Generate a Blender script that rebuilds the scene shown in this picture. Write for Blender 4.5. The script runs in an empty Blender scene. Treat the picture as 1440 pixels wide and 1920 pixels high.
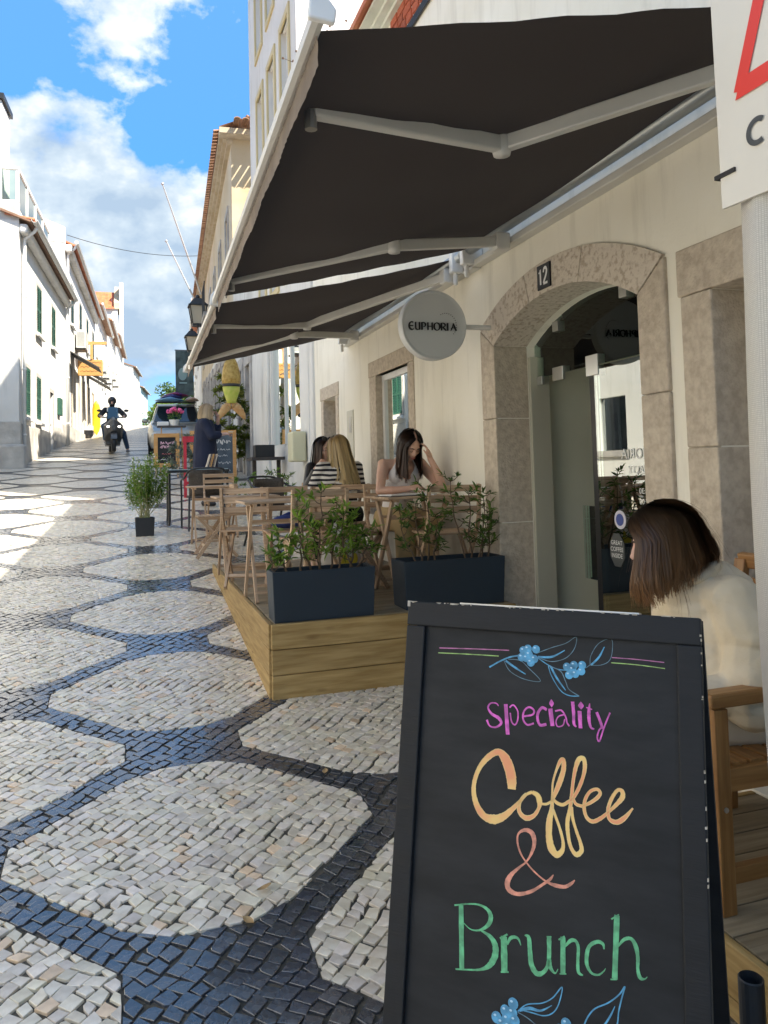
import bpy, bmesh, math, random
from math import sin, cos, pi, radians, sqrt, atan2
from mathutils import Vector, Matrix, Euler
random.seed(7)
SC = bpy.context.scene
COL = SC.collection
# ---------------------------------------------------------------- camera
cam_d = bpy.data.cameras.new('camera'); cam = bpy.data.objects.new('camera', cam_d); COL.objects.link(cam)
_r = (0.94951, -0.31267, -0.02595); _d = (-0.00725, 0.06083, -0.99812); _f = (0.31366, 0.94791, 0.0555)
m = Matrix.Identity(4)
for i in range(3):
    m[i][0] = _r[i]; m[i][1] = -_d[i]; m[i][2] = -_f[i]
m[0][3], m[1][3], m[2][3] = 0.0, 0.0, 1.69
cam.matrix_world = m
cam_d.sensor_fit = 'VERTICAL'; cam_d.sensor_height = 36.0; cam_d.lens = 27.0
cam_d.shift_y = -160.0 / 1440.0 * (1440.0 / 1920.0)
cam_d.clip_start = 0.05; cam_d.clip_end = 2000
SC.camera = cam
# ---------------------------------------------------------------- sky
SUN = Vector((0.62, -0.575, 1.0)).normalized()
w = bpy.data.worlds.new('World'); SC.world = w; w.use_nodes = True
nt = w.node_tree; N = nt.nodes; L = nt.links
for n in list(N): N.remove(n)
def wn(t, **k):
    n = N.new(t)
    for a, b in k.items(): setattr(n, a, b)
    return n
out = wn('ShaderNodeOutputWorld'); bg = wn('ShaderNodeBackground'); bg.inputs[1].default_value = 0.105
sky = wn('ShaderNodeTexSky', sky_type='NISHITA', sun_disc=False, sun_elevation=math.asin(SUN.z), sun_rotation=atan2(SUN.x, SUN.y))
sky.air_density = 1.0; sky.dust_density = 0.35; sky.ozone_density = 1.6; sky.altitude = 50
geo = wn('ShaderNodeTexCoord'); sep = wn('ShaderNodeSeparateXYZ'); L.new(geo.outputs['Generated'], sep.inputs[0])
def wm(op, a, b=None, c=None):
    n = wn('ShaderNodeMath', operation=op)
    for i, v in enumerate((a, b, c)):
        if v is None: continue
        if isinstance(v, (int, float)): n.inputs[i].default_value = v
        else: L.new(v, n.inputs[i])
    return n.outputs[0]
zel = wm('MAXIMUM', sep.outputs[2], 0.0)
def cloud(off, scale, detail, squash=1.5, rough=0.55):
    mp = wn('ShaderNodeMapping'); mp.inputs['Location'].default_value = off; mp.inputs['Scale'].default_value = (1, 1, squash); L.new(geo.outputs['Generated'], mp.inputs[0])
    n = wn('ShaderNodeTexNoise'); n.inputs['Scale'].default_value = scale; n.inputs['Detail'].default_value = detail
    n.inputs['Roughness'].default_value = rough; n.inputs['Distortion'].default_value = 0.1
    L.new(mp.outputs[0], n.inputs['Vector']); return n.outputs[0]
CO = (7.7, 1.1, 3.3)
c1 = cloud(CO, 3.6, 10.0); c2 = cloud((CO[0] + .02, CO[1] + .02, CO[2] - 0.05), 3.6, 6.0)
def ramp(v, stops):
    r = wn('ShaderNodeValToRGB'); L.new(v, r.inputs[0]); e = r.color_ramp.elements
    e[0].position, e[1].position = stops[0][0], stops[-1][0]
    e[0].color = (*stops[0][1], 1); e[1].color = (*stops[-1][1], 1)
    for p_, c_ in stops[1:-1]:
        x = e.new(p_); x.color = (*c_, 1)
    return r.outputs[0]
# cumulus bank low over the horizon, thinning out above
dd = wm('ADD', wm('ADD', c1, -0.5), wm('MULTIPLY', wm('SUBTRACT', 0.36, zel), 0.75))
dd = wm('SUBTRACT', dd, wm('MULTIPLY', wm('MAXIMUM', wm('SUBTRACT', 0.19, zel), 0.0), 2.0))
d2 = wm('SUBTRACT', wm('MINIMUM', wm('ADD', c1, 0.0), 1.0), wm('ADD', 0.548, wm('MULTIPLY', wm('MAXIMUM', wm('SUBTRACT', 0.42, zel), 0.0), 3.0)))
d3 = wm('MAXIMUM', dd, d2)
mask = ramp(wm('ADD', d3, 0.5), [(0.485, (0, 0, 0)), (0.52, (.65,) * 3), (0.57, (.97,) * 3)])
lit = wm('ADD', wm('MULTIPLY', wm('SUBTRACT', c1, c2), 2.2), wm('SUBTRACT', wm('MULTIPLY', d3, -1.15), wm('MULTIPLY', wm('MAXIMUM', wm('SUBTRACT', 0.27, zel), 0.0), 1.3)))
shade = ramp(wm('ADD', lit, 0.5), [(0.24, (1.20, 1.55, 1.95)), (0.38, (1.75, 2.05, 2.3)), (0.50, (2.7, 2.75, 2.75)), (0.62, (3.3, 3.25, 3.15))])
shade_n = shade
tint = wn('ShaderNodeMixRGB', blend_type='MULTIPLY'); tint.inputs[0].default_value = 1
L.new(sky.outputs[0], tint.inputs[1]); L.new(ramp(zel, [(0.0, (.31, .38, .43)), (0.12, (.24, .36, .49)), (0.35, (.24, .51, .74)), (0.6, (.46, .78, .88)), (0.9, (.82, .98, 1.0))]), tint.inputs[2])
mx = wn('ShaderNodeMixRGB'); L.new(mask, mx.inputs[0]); L.new(tint.outputs[0], mx.inputs[1]); L.new(shade, mx.inputs[2])
L.new(mx.outputs[0], bg.inputs[0]); L.new(bg.outputs[0], out.inputs[0])
# ---------------------------------------------------------------- sun, exposure
sd = bpy.data.lights.new('sun', 'SUN'); sd.energy = 3.5; sd.angle = radians(0.6); sd.color = (1.0, 0.91, 0.77)
so = bpy.data.objects.new('sun', sd); COL.objects.link(so); so.location = (5, -5, 30)
so.rotation_euler = SUN.to_track_quat('Z', 'Y').to_euler()
SC.view_settings.view_transform = 'Standard'; SC.view_settings.look = 'None'
SC.view_settings.exposure = 2.02; SC.view_settings.gamma = 1.0; SC.view_settings.use_curve_mapping = False
SC.render.engine = 'CYCLES'; SC.cycles.max_bounces = 10; SC.cycles.diffuse_bounces = 5; SC.cycles.glossy_bounces = 4
SC.cycles.transparent_max_bounces = 12; SC.cycles.sample_clamp_indirect = 8.0
try: SC.cycles.use_denoising = True
except Exception: pass
# ---------------------------------------------------------------- helpers
def gz(y):
    if y < 4.5: return .073 * y
    if y < 8: return .3285 + .108 * (y - 4.5)
    if y < 26: return .7065 + .105 * (y - 8)
    if y < 72: return 2.5965 + .078 * (y - 26)
    return 6.1845 - .02 * (y - 72)
def V(*a): return Vector(a)
class MB:
    def __init__(s): s.v = []; s.f = []; s.mi = []; s.cur = 0
    def add(s, vs, fs, mi=None):
        o = len(s.v); s.v += [tuple(x) for x in vs]; s.f += [tuple(i + o for i in f) for f in fs]
        s.mi += [s.cur if mi is None else mi] * len(fs); return s
    def hexa(s, p):
        return s.add(p, [(0, 3, 2, 1), (4, 5, 6, 7), (0, 1, 5, 4), (1, 2, 6, 5), (2, 3, 7, 6), (3, 0, 4, 7)])
    def box(s, x0, x1, y0, y1, z0, z1):
        return s.hexa([(x0, y0, z0), (x1, y0, z0), (x1, y1, z0), (x0, y1, z0), (x0, y0, z1), (x1, y0, z1), (x1, y1, z1), (x0, y1, z1)])
    def cbox(s, c, d, M=None):
        h = [x / 2 for x in d]; ps = [Vector((a * h[0], b * h[1], e * h[2])) for e in (-1, 1) for a, b in ((-1, -1), (1, -1), (1, 1), (-1, 1))]
        return s.hexa([Vector(c) + (M @ q if M else q) for q in ps])
    def bar(s, p0, p1, w, h, up=(0, 0, 1)):
        p0, p1 = Vector(p0), Vector(p1); d = (p1 - p0).normalized(); u = Vector(up)
        if abs(d.dot(u)) > .98: u = Vector((0, 1, 0))
        a = d.cross(u).normalized() * w / 2; b = a.cross(d).normalized() * h / 2
        return s.hexa([p0 - a - b, p0 + a - b, p1 + a - b, p1 - a - b, p0 - a + b, p0 + a + b, p1 + a + b, p1 - a + b])
    def tube(s, pts, r, n=8, caps=True, flat=1.0):
        pts = [Vector(p) for p in pts]; k = len(pts); rr = r if isinstance(r, (list, tuple)) else [r] * k
        ref = None; rings = []
        for i in range(k):
            d = (pts[min(i + 1, k - 1)] - pts[max(i - 1, 0)]).normalized()
            if ref is None:
                ref = Vector((0, 0, 1)) if abs(d.z) < .9 else Vector((1, 0, 0))
            a = (ref - d * ref.dot(d)).normalized(); ref = a; b = d.cross(a)
            rings.append([pts[i] + (a * cos(2 * pi * j / n) + b * flat * sin(2 * pi * j / n)) * rr[i] for j in range(n)])
        return s.loft(rings, caps)
    def loft(s, rings, caps=True, closed=True):
        n = len(rings[0]); vs = [q for r in rings for q in r]; fs = []
        for i in range(len(rings) - 1):
            for j in range(n if closed else n - 1):
                a = i * n + j; b = i * n + (j + 1) % n; fs.append((a, b, b + n, a + n))
        if caps:
            fs.append(tuple(reversed(range(n)))); fs.append(tuple((len(rings) - 1) * n + j for j in range(n)))
        return s.add(vs, fs)
    def lathe(s, c, prof, n=16, axis=2):
        rings = []
        for r, h in prof:
            R = []
            for j in range(n):
                a = 2 * pi * j / n; q = [r * cos(a), r * sin(a), h]
                if axis == 0: q = [h, r * cos(a), r * sin(a)]
                if axis == 1: q = [r * sin(a), h, r * cos(a)]
                R.append(Vector(c) + Vector(q))
            rings.append(R)
        return s.loft(rings)
    def prism(s, pts, d):
        n = len(pts); d = Vector(d); a = [Vector(p) for p in pts]; b = [p + d for p in a]
        return s.add(a + b, [tuple(reversed(range(n))), tuple(range(n, 2 * n))] + [(j, (j + 1) % n, n + (j + 1) % n, n + j) for j in range(n)])
    def ball(s, c, r, n=12, k=8, M=None):
        if not isinstance(r, (list, tuple)): r = (r, r, r)
        vs = []; fs = []; c = Vector(c)
        for i in range(1, k):
            t = pi * i / k
            for j in range(n):
                a = 2 * pi * j / n; q = Vector((r[0] * sin(t) * cos(a), r[1] * sin(t) * sin(a), r[2] * cos(t))); vs.append(c + (M @ q if M else q))
        for zz in (r[2], -r[2]):
            q = Vector((0, 0, zz)); vs.append(c + (M @ q if M else q))
        T = len(vs) - 2; B = T + 1
        for j in range(n):
            fs.append((T, j, (j + 1) % n)); fs.append((B, (k - 2) * n + (j + 1) % n, (k - 2) * n + j))
            for i in range(k - 2):
                a = i * n + j; b = i * n + (j + 1) % n; fs.append((a, a + n, b + n, b))
        return s.add(vs, fs)
    def cap(s, p0, r0, p1, r1, n=12):
        p0, p1 = Vector(p0), Vector(p1); d = p1 - p0; l = d.length; d = d.normalized() if l > 1e-6 else Vector((0, 0, 1))
        M = d.to_track_quat('Z', 'Y').to_matrix(); rings = []
        for t in (-80, -50, -20): rings.append((r0 * cos(radians(t)), r0 * sin(radians(t))))
        for t in (20, 50, 80): rings.append((r1 * cos(radians(t)), l + r1 * sin(radians(t))))
        R = [[p0 + M @ Vector((a * cos(2 * pi * j / n), a * sin(2 * pi * j / n), h)) for j in range(n)] for a, h in rings]
        return s.loft(R)
    def chain(s, *pr):
        for (a, ra), (b, rb) in zip(pr[:-1], pr[1:]): s.cap(a, ra, b, rb)
        return s
    def mesh(s, name='mesh', smooth=False):
        me = bpy.data.meshes.new(name); me.from_pydata(s.v, [], s.f); 
        if any(s.mi): me.polygons.foreach_set('material_index', s.mi)
        if smooth: me.polygons.foreach_set('use_smooth', [True] * len(me.polygons))
        me.validate(); me.update(); return me
    def build(s, name, mat, parent=None, loc=(0, 0, 0), rot=(0, 0, 0), smooth=False, bevel=0, auto=False):
        return mk(name, s.mesh(name, smooth), mat, parent, loc, rot, bevel)
def mk(name, me, mat, parent=None, loc=(0, 0, 0), rot=(0, 0, 0), bevel=0):
    o = bpy.data.objects.new(name, me); COL.objects.link(o)
    if mat is not None and not me.materials:
        for q in (mat if isinstance(mat, (list, tuple)) else [mat]): me.materials.append(q)
    o.parent = parent; o.location = loc; o.rotation_euler = rot
    if bevel:
        b = o.modifiers.new('edge', 'BEVEL'); b.width = bevel; b.segments = 2; b.limit_method = 'ANGLE'
    return o
def empty(name, loc=(0, 0, 0), rz=0.0, rot=None):
    o = bpy.data.objects.new(name, None); COL.objects.link(o); o.empty_display_size = .1; o.location = loc; o.rotation_euler = rot if rot else (0, 0, rz); return o
def tag(o, label, cat, group=None, kind=None):
    o['label'] = label; o['category'] = cat
    if group: o['group'] = group
    if kind: o['kind'] = kind
    return o
def struct(o): o['kind'] = 'structure'; return o
def stuff(o): o['kind'] = 'stuff'; return o
def copy_tree(o, parent=None):
    c = o.copy(); COL.objects.link(c); c.parent = parent
    for ch in [q for q in bpy.data.objects if q.parent == o]: copy_tree(ch, c)
    return c
_bc = {}
def piece(name, size, loc, rot, mat, parent, bevel=0.0):
    """a box piece with shared mesh data; its length runs along local x"""
    k = (tuple(round(x, 4) for x in size), mat.name)
    if k not in _bc:
        b = MB().box(-size[0] / 2, size[0] / 2, -size[1] / 2, size[1] / 2, -size[2] / 2, size[2] / 2); me = b.mesh(name); me.materials.append(mat); _bc[k] = me
    return mk(name, _bc[k], mat, parent, loc, rot, bevel)
def bpiece(name, p0, p1, w, h, mat, parent, bevel=0.0, up=(0, 0, 1)):
    p0, p1 = Vector(p0), Vector(p1); d = p1 - p0; x = d.normalized(); u = Vector(up)
    if abs(x.dot(u)) > .98: u = Vector((0, 1, 0))
    y = u.cross(x).normalized(); z = x.cross(y)
    M = Matrix((x, y, z)).transposed()
    return piece(name, (d.length, w, h), (p0 + p1) / 2, M.to_euler(), mat, parent, bevel)
def spline(pts, n=6):
    """Catmull-Rom through tuples"""
    if len(pts) < 3: 
        a, b = pts; return [tuple(a[k] + (b[k] - a[k]) * i / n for k in range(len(a))) for i in range(n + 1)]
    o = []; P = [pts[0]] + list(pts) + [pts[-1]]
    for i in range(1, len(P) - 2):
        p0, p1, p2, p3 = P[i - 1:i + 3]
        for j in range(n):
            t = j / n
            o.append(tuple(.5 * (2 * p1[k] + (p2[k] - p0[k]) * t + (2 * p0[k] - 5 * p1[k] + 4 * p2[k] - p3[k]) * t * t + (3 * p1[k] - p0[k] - 3 * p2[k] + p3[k]) * t ** 3) for k in range(len(p1))))
    o.append(tuple(pts[-1])); return o
def ribbon(mb, pts, fn):
    """flat stroke from (u, v, width) points; fn maps (u, v) to 3-D"""
    L_ = []; R_ = []
    for i, (u, v, wd) in enumerate(pts):
        a = pts[max(i - 1, 0)]; b = pts[min(i + 1, len(pts) - 1)]; dx, dy = b[0] - a[0], b[1] - a[1]; l = sqrt(dx * dx + dy * dy) or 1
        nx, ny = -dy / l * wd / 2, dx / l * wd / 2; L_.append(fn(u + nx, v + ny)); R_.append(fn(u - nx, v - ny))
    n = len(pts); mb.add(L_ + R_, [(i, i + 1, n + i + 1, n + i) for i in range(n - 1)])
# ---------------------------------------------------------------- materials
_mats = {}
def nodes(name):
    mt = bpy.data.materials.new(name); mt.use_nodes = True; t = mt.node_tree; b = t.nodes['Principled BSDF']; return mt, t, b
def M(name, c, c2=None, scale=6.0, rough=.7, rough2=None, bump=0.0, bscale=None, metal=0.0, stretch=None, coord='Object', rnd=0.0, spec=.5, sss=0.0, detail=5.0, lo=.35, hi=.65, attr=None, coat=0.0, streak=0.0, knots=False):
    if name in _mats: return _mats[name]
    mt, t, b = nodes(name); n = t.nodes; l = t.links
    b.inputs['Roughness'].default_value = rough; b.inputs['Metallic'].default_value = metal
    b.inputs['Specular IOR Level'].default_value = spec; b.inputs['Base Color'].default_value = (*c, 1)
    if sss: b.inputs['Subsurface Weight'].default_value = sss; b.inputs['Subsurface Radius'].default_value = (.02, .008, .004); b.inputs['Subsurface Scale'].default_value = .5
    if coat: b.inputs['Coat Weight'].default_value = coat; b.inputs['Coat Roughness'].default_value = .16
    tc = n.new('ShaderNodeTexCoord')
    vec = tc.outputs[coord]
    if coord == 'World':
        pass
    mp = n.new('ShaderNodeMapping'); l.new(vec, mp.inputs[0])
    if stretch: mp.inputs['Scale'].default_value = stretch
    col = None
    if c2 is not None or rough2 is not None:
        nz = n.new('ShaderNodeTexNoise'); nz.inputs['Scale'].default_value = scale; nz.inputs['Detail'].default_value = detail; l.new(mp.outputs[0], nz.inputs['Vector'])
        if rnd:
            oi = n.new('ShaderNodeObjectInfo'); ad = n.new('ShaderNodeVectorMath'); ad.operation = 'ADD'; sc_ = n.new('ShaderNodeVectorMath'); sc_.operation = 'SCALE'
            cv = n.new('ShaderNodeCombineXYZ'); l.new(oi.outputs['Random'], cv.inputs[0]); l.new(oi.outputs['Random'], cv.inputs[1]); l.new(oi.outputs['Random'], cv.inputs[2])
            l.new(cv.outputs[0], sc_.inputs[0]); sc_.inputs['Scale'].default_value = 37.0; l.new(mp.outputs[0], ad.inputs[0]); l.new(sc_.outputs[0], ad.inputs[1]); l.new(ad.outputs[0], nz.inputs['Vector'])
        mr = n.new('ShaderNodeMapRange'); mr.inputs[1].default_value = lo; mr.inputs[2].default_value = hi; l.new(nz.outputs[0], mr.inputs[0])
        if c2 is not None:
            mx = n.new('ShaderNodeMixRGB'); mx.inputs[1].default_value = (*c, 1); mx.inputs[2].default_value = (*c2, 1); l.new(mr.outputs[0], mx.inputs[0]); col = mx.outputs[0]
        if rough2 is not None:
            r2 = n.new('ShaderNodeMapRange'); r2.inputs[3].default_value = rough; r2.inputs[4].default_value = rough2; l.new(mr.outputs[0], r2.inputs[0]); l.new(r2.outputs[0], b.inputs['Roughness'])
    if rnd:
        oi = n.new('ShaderNodeObjectInfo'); hs = n.new('ShaderNodeHueSaturation'); r2 = n.new('ShaderNodeMapRange'); r2.inputs[3].default_value = 1 - rnd; r2.inputs[4].default_value = 1 + rnd
        l.new(oi.outputs['Random'], r2.inputs[0]); l.new(r2.outputs[0], hs.inputs['Value'])
        if col: l.new(col, hs.inputs['Color'])
        else: hs.inputs['Color'].default_value = (*c, 1)
        col = hs.outputs[0]
    if streak and col:
        ms = n.new('ShaderNodeMapping'); ms.inputs['Scale'].default_value = (2.6, 2.6, .32); l.new(vec, ms.inputs[0]); ns = n.new('ShaderNodeTexNoise'); ns.inputs['Scale'].default_value = 2.2; ns.inputs['Detail'].default_value = 9; ns.inputs['Roughness'].default_value = .62; l.new(ms.outputs[0], ns.inputs['Vector'])
        rs_ = n.new('ShaderNodeMapRange'); rs_.inputs[1].default_value = .52; rs_.inputs[2].default_value = .72; rs_.inputs[4].default_value = streak; l.new(ns.outputs[0], rs_.inputs[0]); mu_ = n.new('ShaderNodeMixRGB'); mu_.inputs[2].default_value = (c[0] * .42, c[1] * .40, c[2] * .36, 1); l.new(rs_.outputs[0], mu_.inputs[0]); l.new(col, mu_.inputs[1]); col = mu_.outputs[0]
    if knots and col:
        vk = n.new('ShaderNodeTexVoronoi'); vk.inputs['Scale'].default_value = 1.0; mk_ = n.new('ShaderNodeMapping'); mk_.inputs['Scale'].default_value = (2.6, 7, 7); l.new(vec, mk_.inputs[0]); oi2 = n.new('ShaderNodeObjectInfo'); mk2 = n.new('ShaderNodeVectorMath'); mk2.operation = 'ADD'; l.new(mk_.outputs[0], mk2.inputs[0]); sc2 = n.new('ShaderNodeMath'); sc2.operation = 'MULTIPLY'; sc2.inputs[1].default_value = 19.0; l.new(oi2.outputs['Random'], sc2.inputs[0]); l.new(sc2.outputs[0], mk2.inputs[1]); l.new(mk2.outputs[0], vk.inputs['Vector'])
        rk = n.new('ShaderNodeMapRange'); rk.inputs[1].default_value = .05; rk.inputs[2].default_value = .17; rk.inputs[3].default_value = .85; rk.inputs[4].default_value = 0; l.new(vk.outputs['Distance'], rk.inputs[0]); mu_ = n.new('ShaderNodeMixRGB'); mu_.inputs[2].default_value = (c[0] * .45, c[1] * .34, c[2] * .3, 1); l.new(rk.outputs[0], mu_.inputs[0]); l.new(col, mu_.inputs[1]); col = mu_.outputs[0]
    if attr:
        at = n.new('ShaderNodeAttribute'); at.attribute_name = attr; mu = n.new('ShaderNodeMixRGB'); mu.blend_type = 'MULTIPLY'; mu.inputs[0].default_value = 1
        if col: l.new(col, mu.inputs[1])
        else: mu.inputs[1].default_value = (*c, 1)
        l.new(at.outputs['Color'], mu.inputs[2]); col = mu.outputs[0]
    if col: l.new(col, b.inputs['Base Color'])
    if bump:
        nb = n.new('ShaderNodeTexNoise'); nb.inputs['Scale'].default_value = bscale or scale * 4; nb.inputs['Detail'].default_value = 6; l.new(mp.outputs[0], nb.inputs['Vector'])
        bp = n.new('ShaderNodeBump'); bp.inputs['Strength'].default_value = 1; bp.inputs['Distance'].default_value = bump; l.new(nb.outputs[0], bp.inputs['Height']); l.new(bp.outputs[0], b.inputs['Normal'])
    _mats[name] = mt; return mt
def glass(name, tint=(.75, .85, .82), refl=1.0, rough=0.0):
    if name in _mats: return _mats[name]
    mt, t, b = nodes(name); n = t.nodes; l = t.links; n.remove(b)
    tr = n.new('ShaderNodeBsdfTransparent'); tr.inputs[0].default_value = (*tint, 1); gl = n.new('ShaderNodeBsdfGlossy'); gl.inputs['Roughness'].default_value = rough; gl.inputs[0].default_value = (.95, 1, .98, 1)
    fr = n.new('ShaderNodeFresnel'); fr.inputs[0].default_value = 1.55; mu = n.new('ShaderNodeMath'); mu.operation = 'MULTIPLY'; mu.inputs[1].default_value = refl; mu.use_clamp = True; l.new(fr.outputs[0], mu.inputs[0])
    ms = n.new('ShaderNodeMixShader'); l.new(mu.outputs[0], ms.inputs[0]); l.new(tr.outputs[0], ms.inputs[1]); l.new(gl.outputs[0], ms.inputs[2])
    l.new(ms.outputs[0], n['Material Output'].inputs[0]); _mats[name] = mt; return mt
def leafmat(name, c, c2, trans=.35, rough=.45):
    if name in _mats: return _mats[name]
    mt, t, b = nodes(name); n = t.nodes; l = t.links
    at = n.new('ShaderNodeAttribute'); at.attribute_name = 'tint'; mx = n.new('ShaderNodeMixRGB'); mx.inputs[1].default_value = (*c, 1); mx.inputs[2].default_value = (*c2, 1); l.new(at.outputs['Fac'], mx.inputs[0])
    l.new(mx.outputs[0], b.inputs['Base Color']); b.inputs['Roughness'].default_value = rough; b.inputs['Specular IOR Level'].default_value = .35
    tl = n.new('ShaderNodeBsdfTranslucent'); l.new(mx.outputs[0], tl.inputs[0]); ms = n.new('ShaderNodeMixShader'); ms.inputs[0].default_value = trans
    l.new(b.outputs[0], ms.inputs[1]); l.new(tl.outputs[0], ms.inputs[2]); l.new(ms.outputs[0], n['Material Output'].inputs[0]); _mats[name] = mt; return mt
PL = dict(coord='Object')
plaster = M('cream_plaster', (.79, .745, .62), (.88, .845, .745), scale=1.3, streak=.30, rough=.85, bump=.006, bscale=9, detail=8, lo=.3, hi=.7)
white_pl = M('white_plaster', (.64, .625, .58), (.72, .71, .68), scale=.8, streak=.25, rough=.85, bump=.008, bscale=7, detail=9, lo=.3, hi=.62)
white_pl2 = M('white_plaster_weathered', (.50, .48, .44), (.70, .69, .65), scale=.7, streak=.45, rough=.85, bump=.012, bscale=5, detail=10, lo=.3, hi=.5)
ochre_pl = M('ochre_plaster', (.52, .40, .23), (.62, .53, .39), scale=.6, rough=.85, bump=.01, bscale=5, detail=9, lo=.35, hi=.62)
stone_m = M('limestone_trim', (.45, .375, .29), (.60, .52, .41), scale=24, rough=.8, bump=.007, bscale=70, detail=8)
stone_g = M('grey_stone', (.34, .32, .30), (.50, .47, .43), scale=4, rough=.8, bump=.01, bscale=25, detail=8)
rough_st = M('rubble_plinth', (.36, .34, .31), (.55, .52, .47), scale=2.2, rough=.85, bump=.03, bscale=6, detail=8)
tile_red = M('terracotta', (.42, .12, .055), (.55, .22, .11), scale=3, rough=.75, bump=.004, bscale=20, rnd=.12)
tile_old = M('old_terracotta', (.26, .13, .075), (.40, .24, .15), scale=3, rough=.8, bump=.004, bscale=20, rnd=.15)
white_pt = M('white_paint', (.78, .78, .76), (.70, .70, .68), scale=3, rough=.4)
cream_al = M('cream_aluminium', (.60, .58, .52), (.66, .64, .58), scale=4, rough=.42)
steel = M('brushed_steel', (.62, .62, .60), rough=.3, metal=.9)
dark_mt = M('dark_metal', (.02, .022, .024), rough=.45)
black_pl = M('black_plastic', (.012, .012, .014), rough=.45)
green_sh = M('green_shutter', (.018, .075, .05), (.025, .10, .065), scale=3, rough=.5)
blue_sh = M('dark_teal_shutter', (.02, .06, .06), rough=.5)
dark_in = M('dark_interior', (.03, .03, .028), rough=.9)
deck_w = M('treated_pine', (.30, .185, .058), (.45, .305, .120), scale=3, stretch=(1.2, 14, 14), rough=.65, bump=.0015, bscale=9, rnd=.14, detail=7, knots=True)
deck_t = M('deck_boards', (.22, .165, .095), (.34, .27, .17), scale=3, stretch=(1.0, 16, 16), rough=.7, bump=.002, bscale=9, rnd=.14, detail=7)
acacia = M('weathered_acacia', (.36, .235, .14), (.54, .39, .26), scale=4, stretch=(1.0, 18, 18), rough=.6, bump=.001, bscale=9, rnd=.14)
teak = M('oiled_teak', (.26, .115, .03), (.38, .19, .06), scale=4, stretch=(1.0, 18, 18), rough=.42, bump=.0008, bscale=9, rnd=.10)
pine = M('varnished_pine', (.50, .25, .07), (.60, .34, .12), scale=4, stretch=(1.0, 16, 16), rough=.5)
planter_m = M('navy_planter', (.013, .024, .037), (.017, .030, .045), scale=3, rough=.55, rough2=.68, bump=.0004, bscale=300)
soil_m = M('soil', (.03, .02, .013), (.07, .05, .03), scale=30, rough=.95, bump=.01)
bark_m = M('bark', (.09, .06, .035), (.16, .11, .07), scale=20, rough=.9, bump=.002)
stem_g = M('pale_stem', (.30, .27, .13), (.22, .26, .08), scale=10, rough=.7)
skin_m = M('skin', (.56, .33, .235), (.60, .37, .27), scale=8, rough=.5, sss=.12)
skin_m2 = M('skin_light', (.60, .37, .28), (.62, .39, .31), scale=8, rough=.5, sss=.12)
pane_m = glass('window_glass', (.35, .40, .40), 6.5)
pane_shop = glass('shop_glass', (.62, .72, .69), 4.6)
pane_clear = glass('clear_glass', (.84, .92, .89), 1.3)
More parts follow.
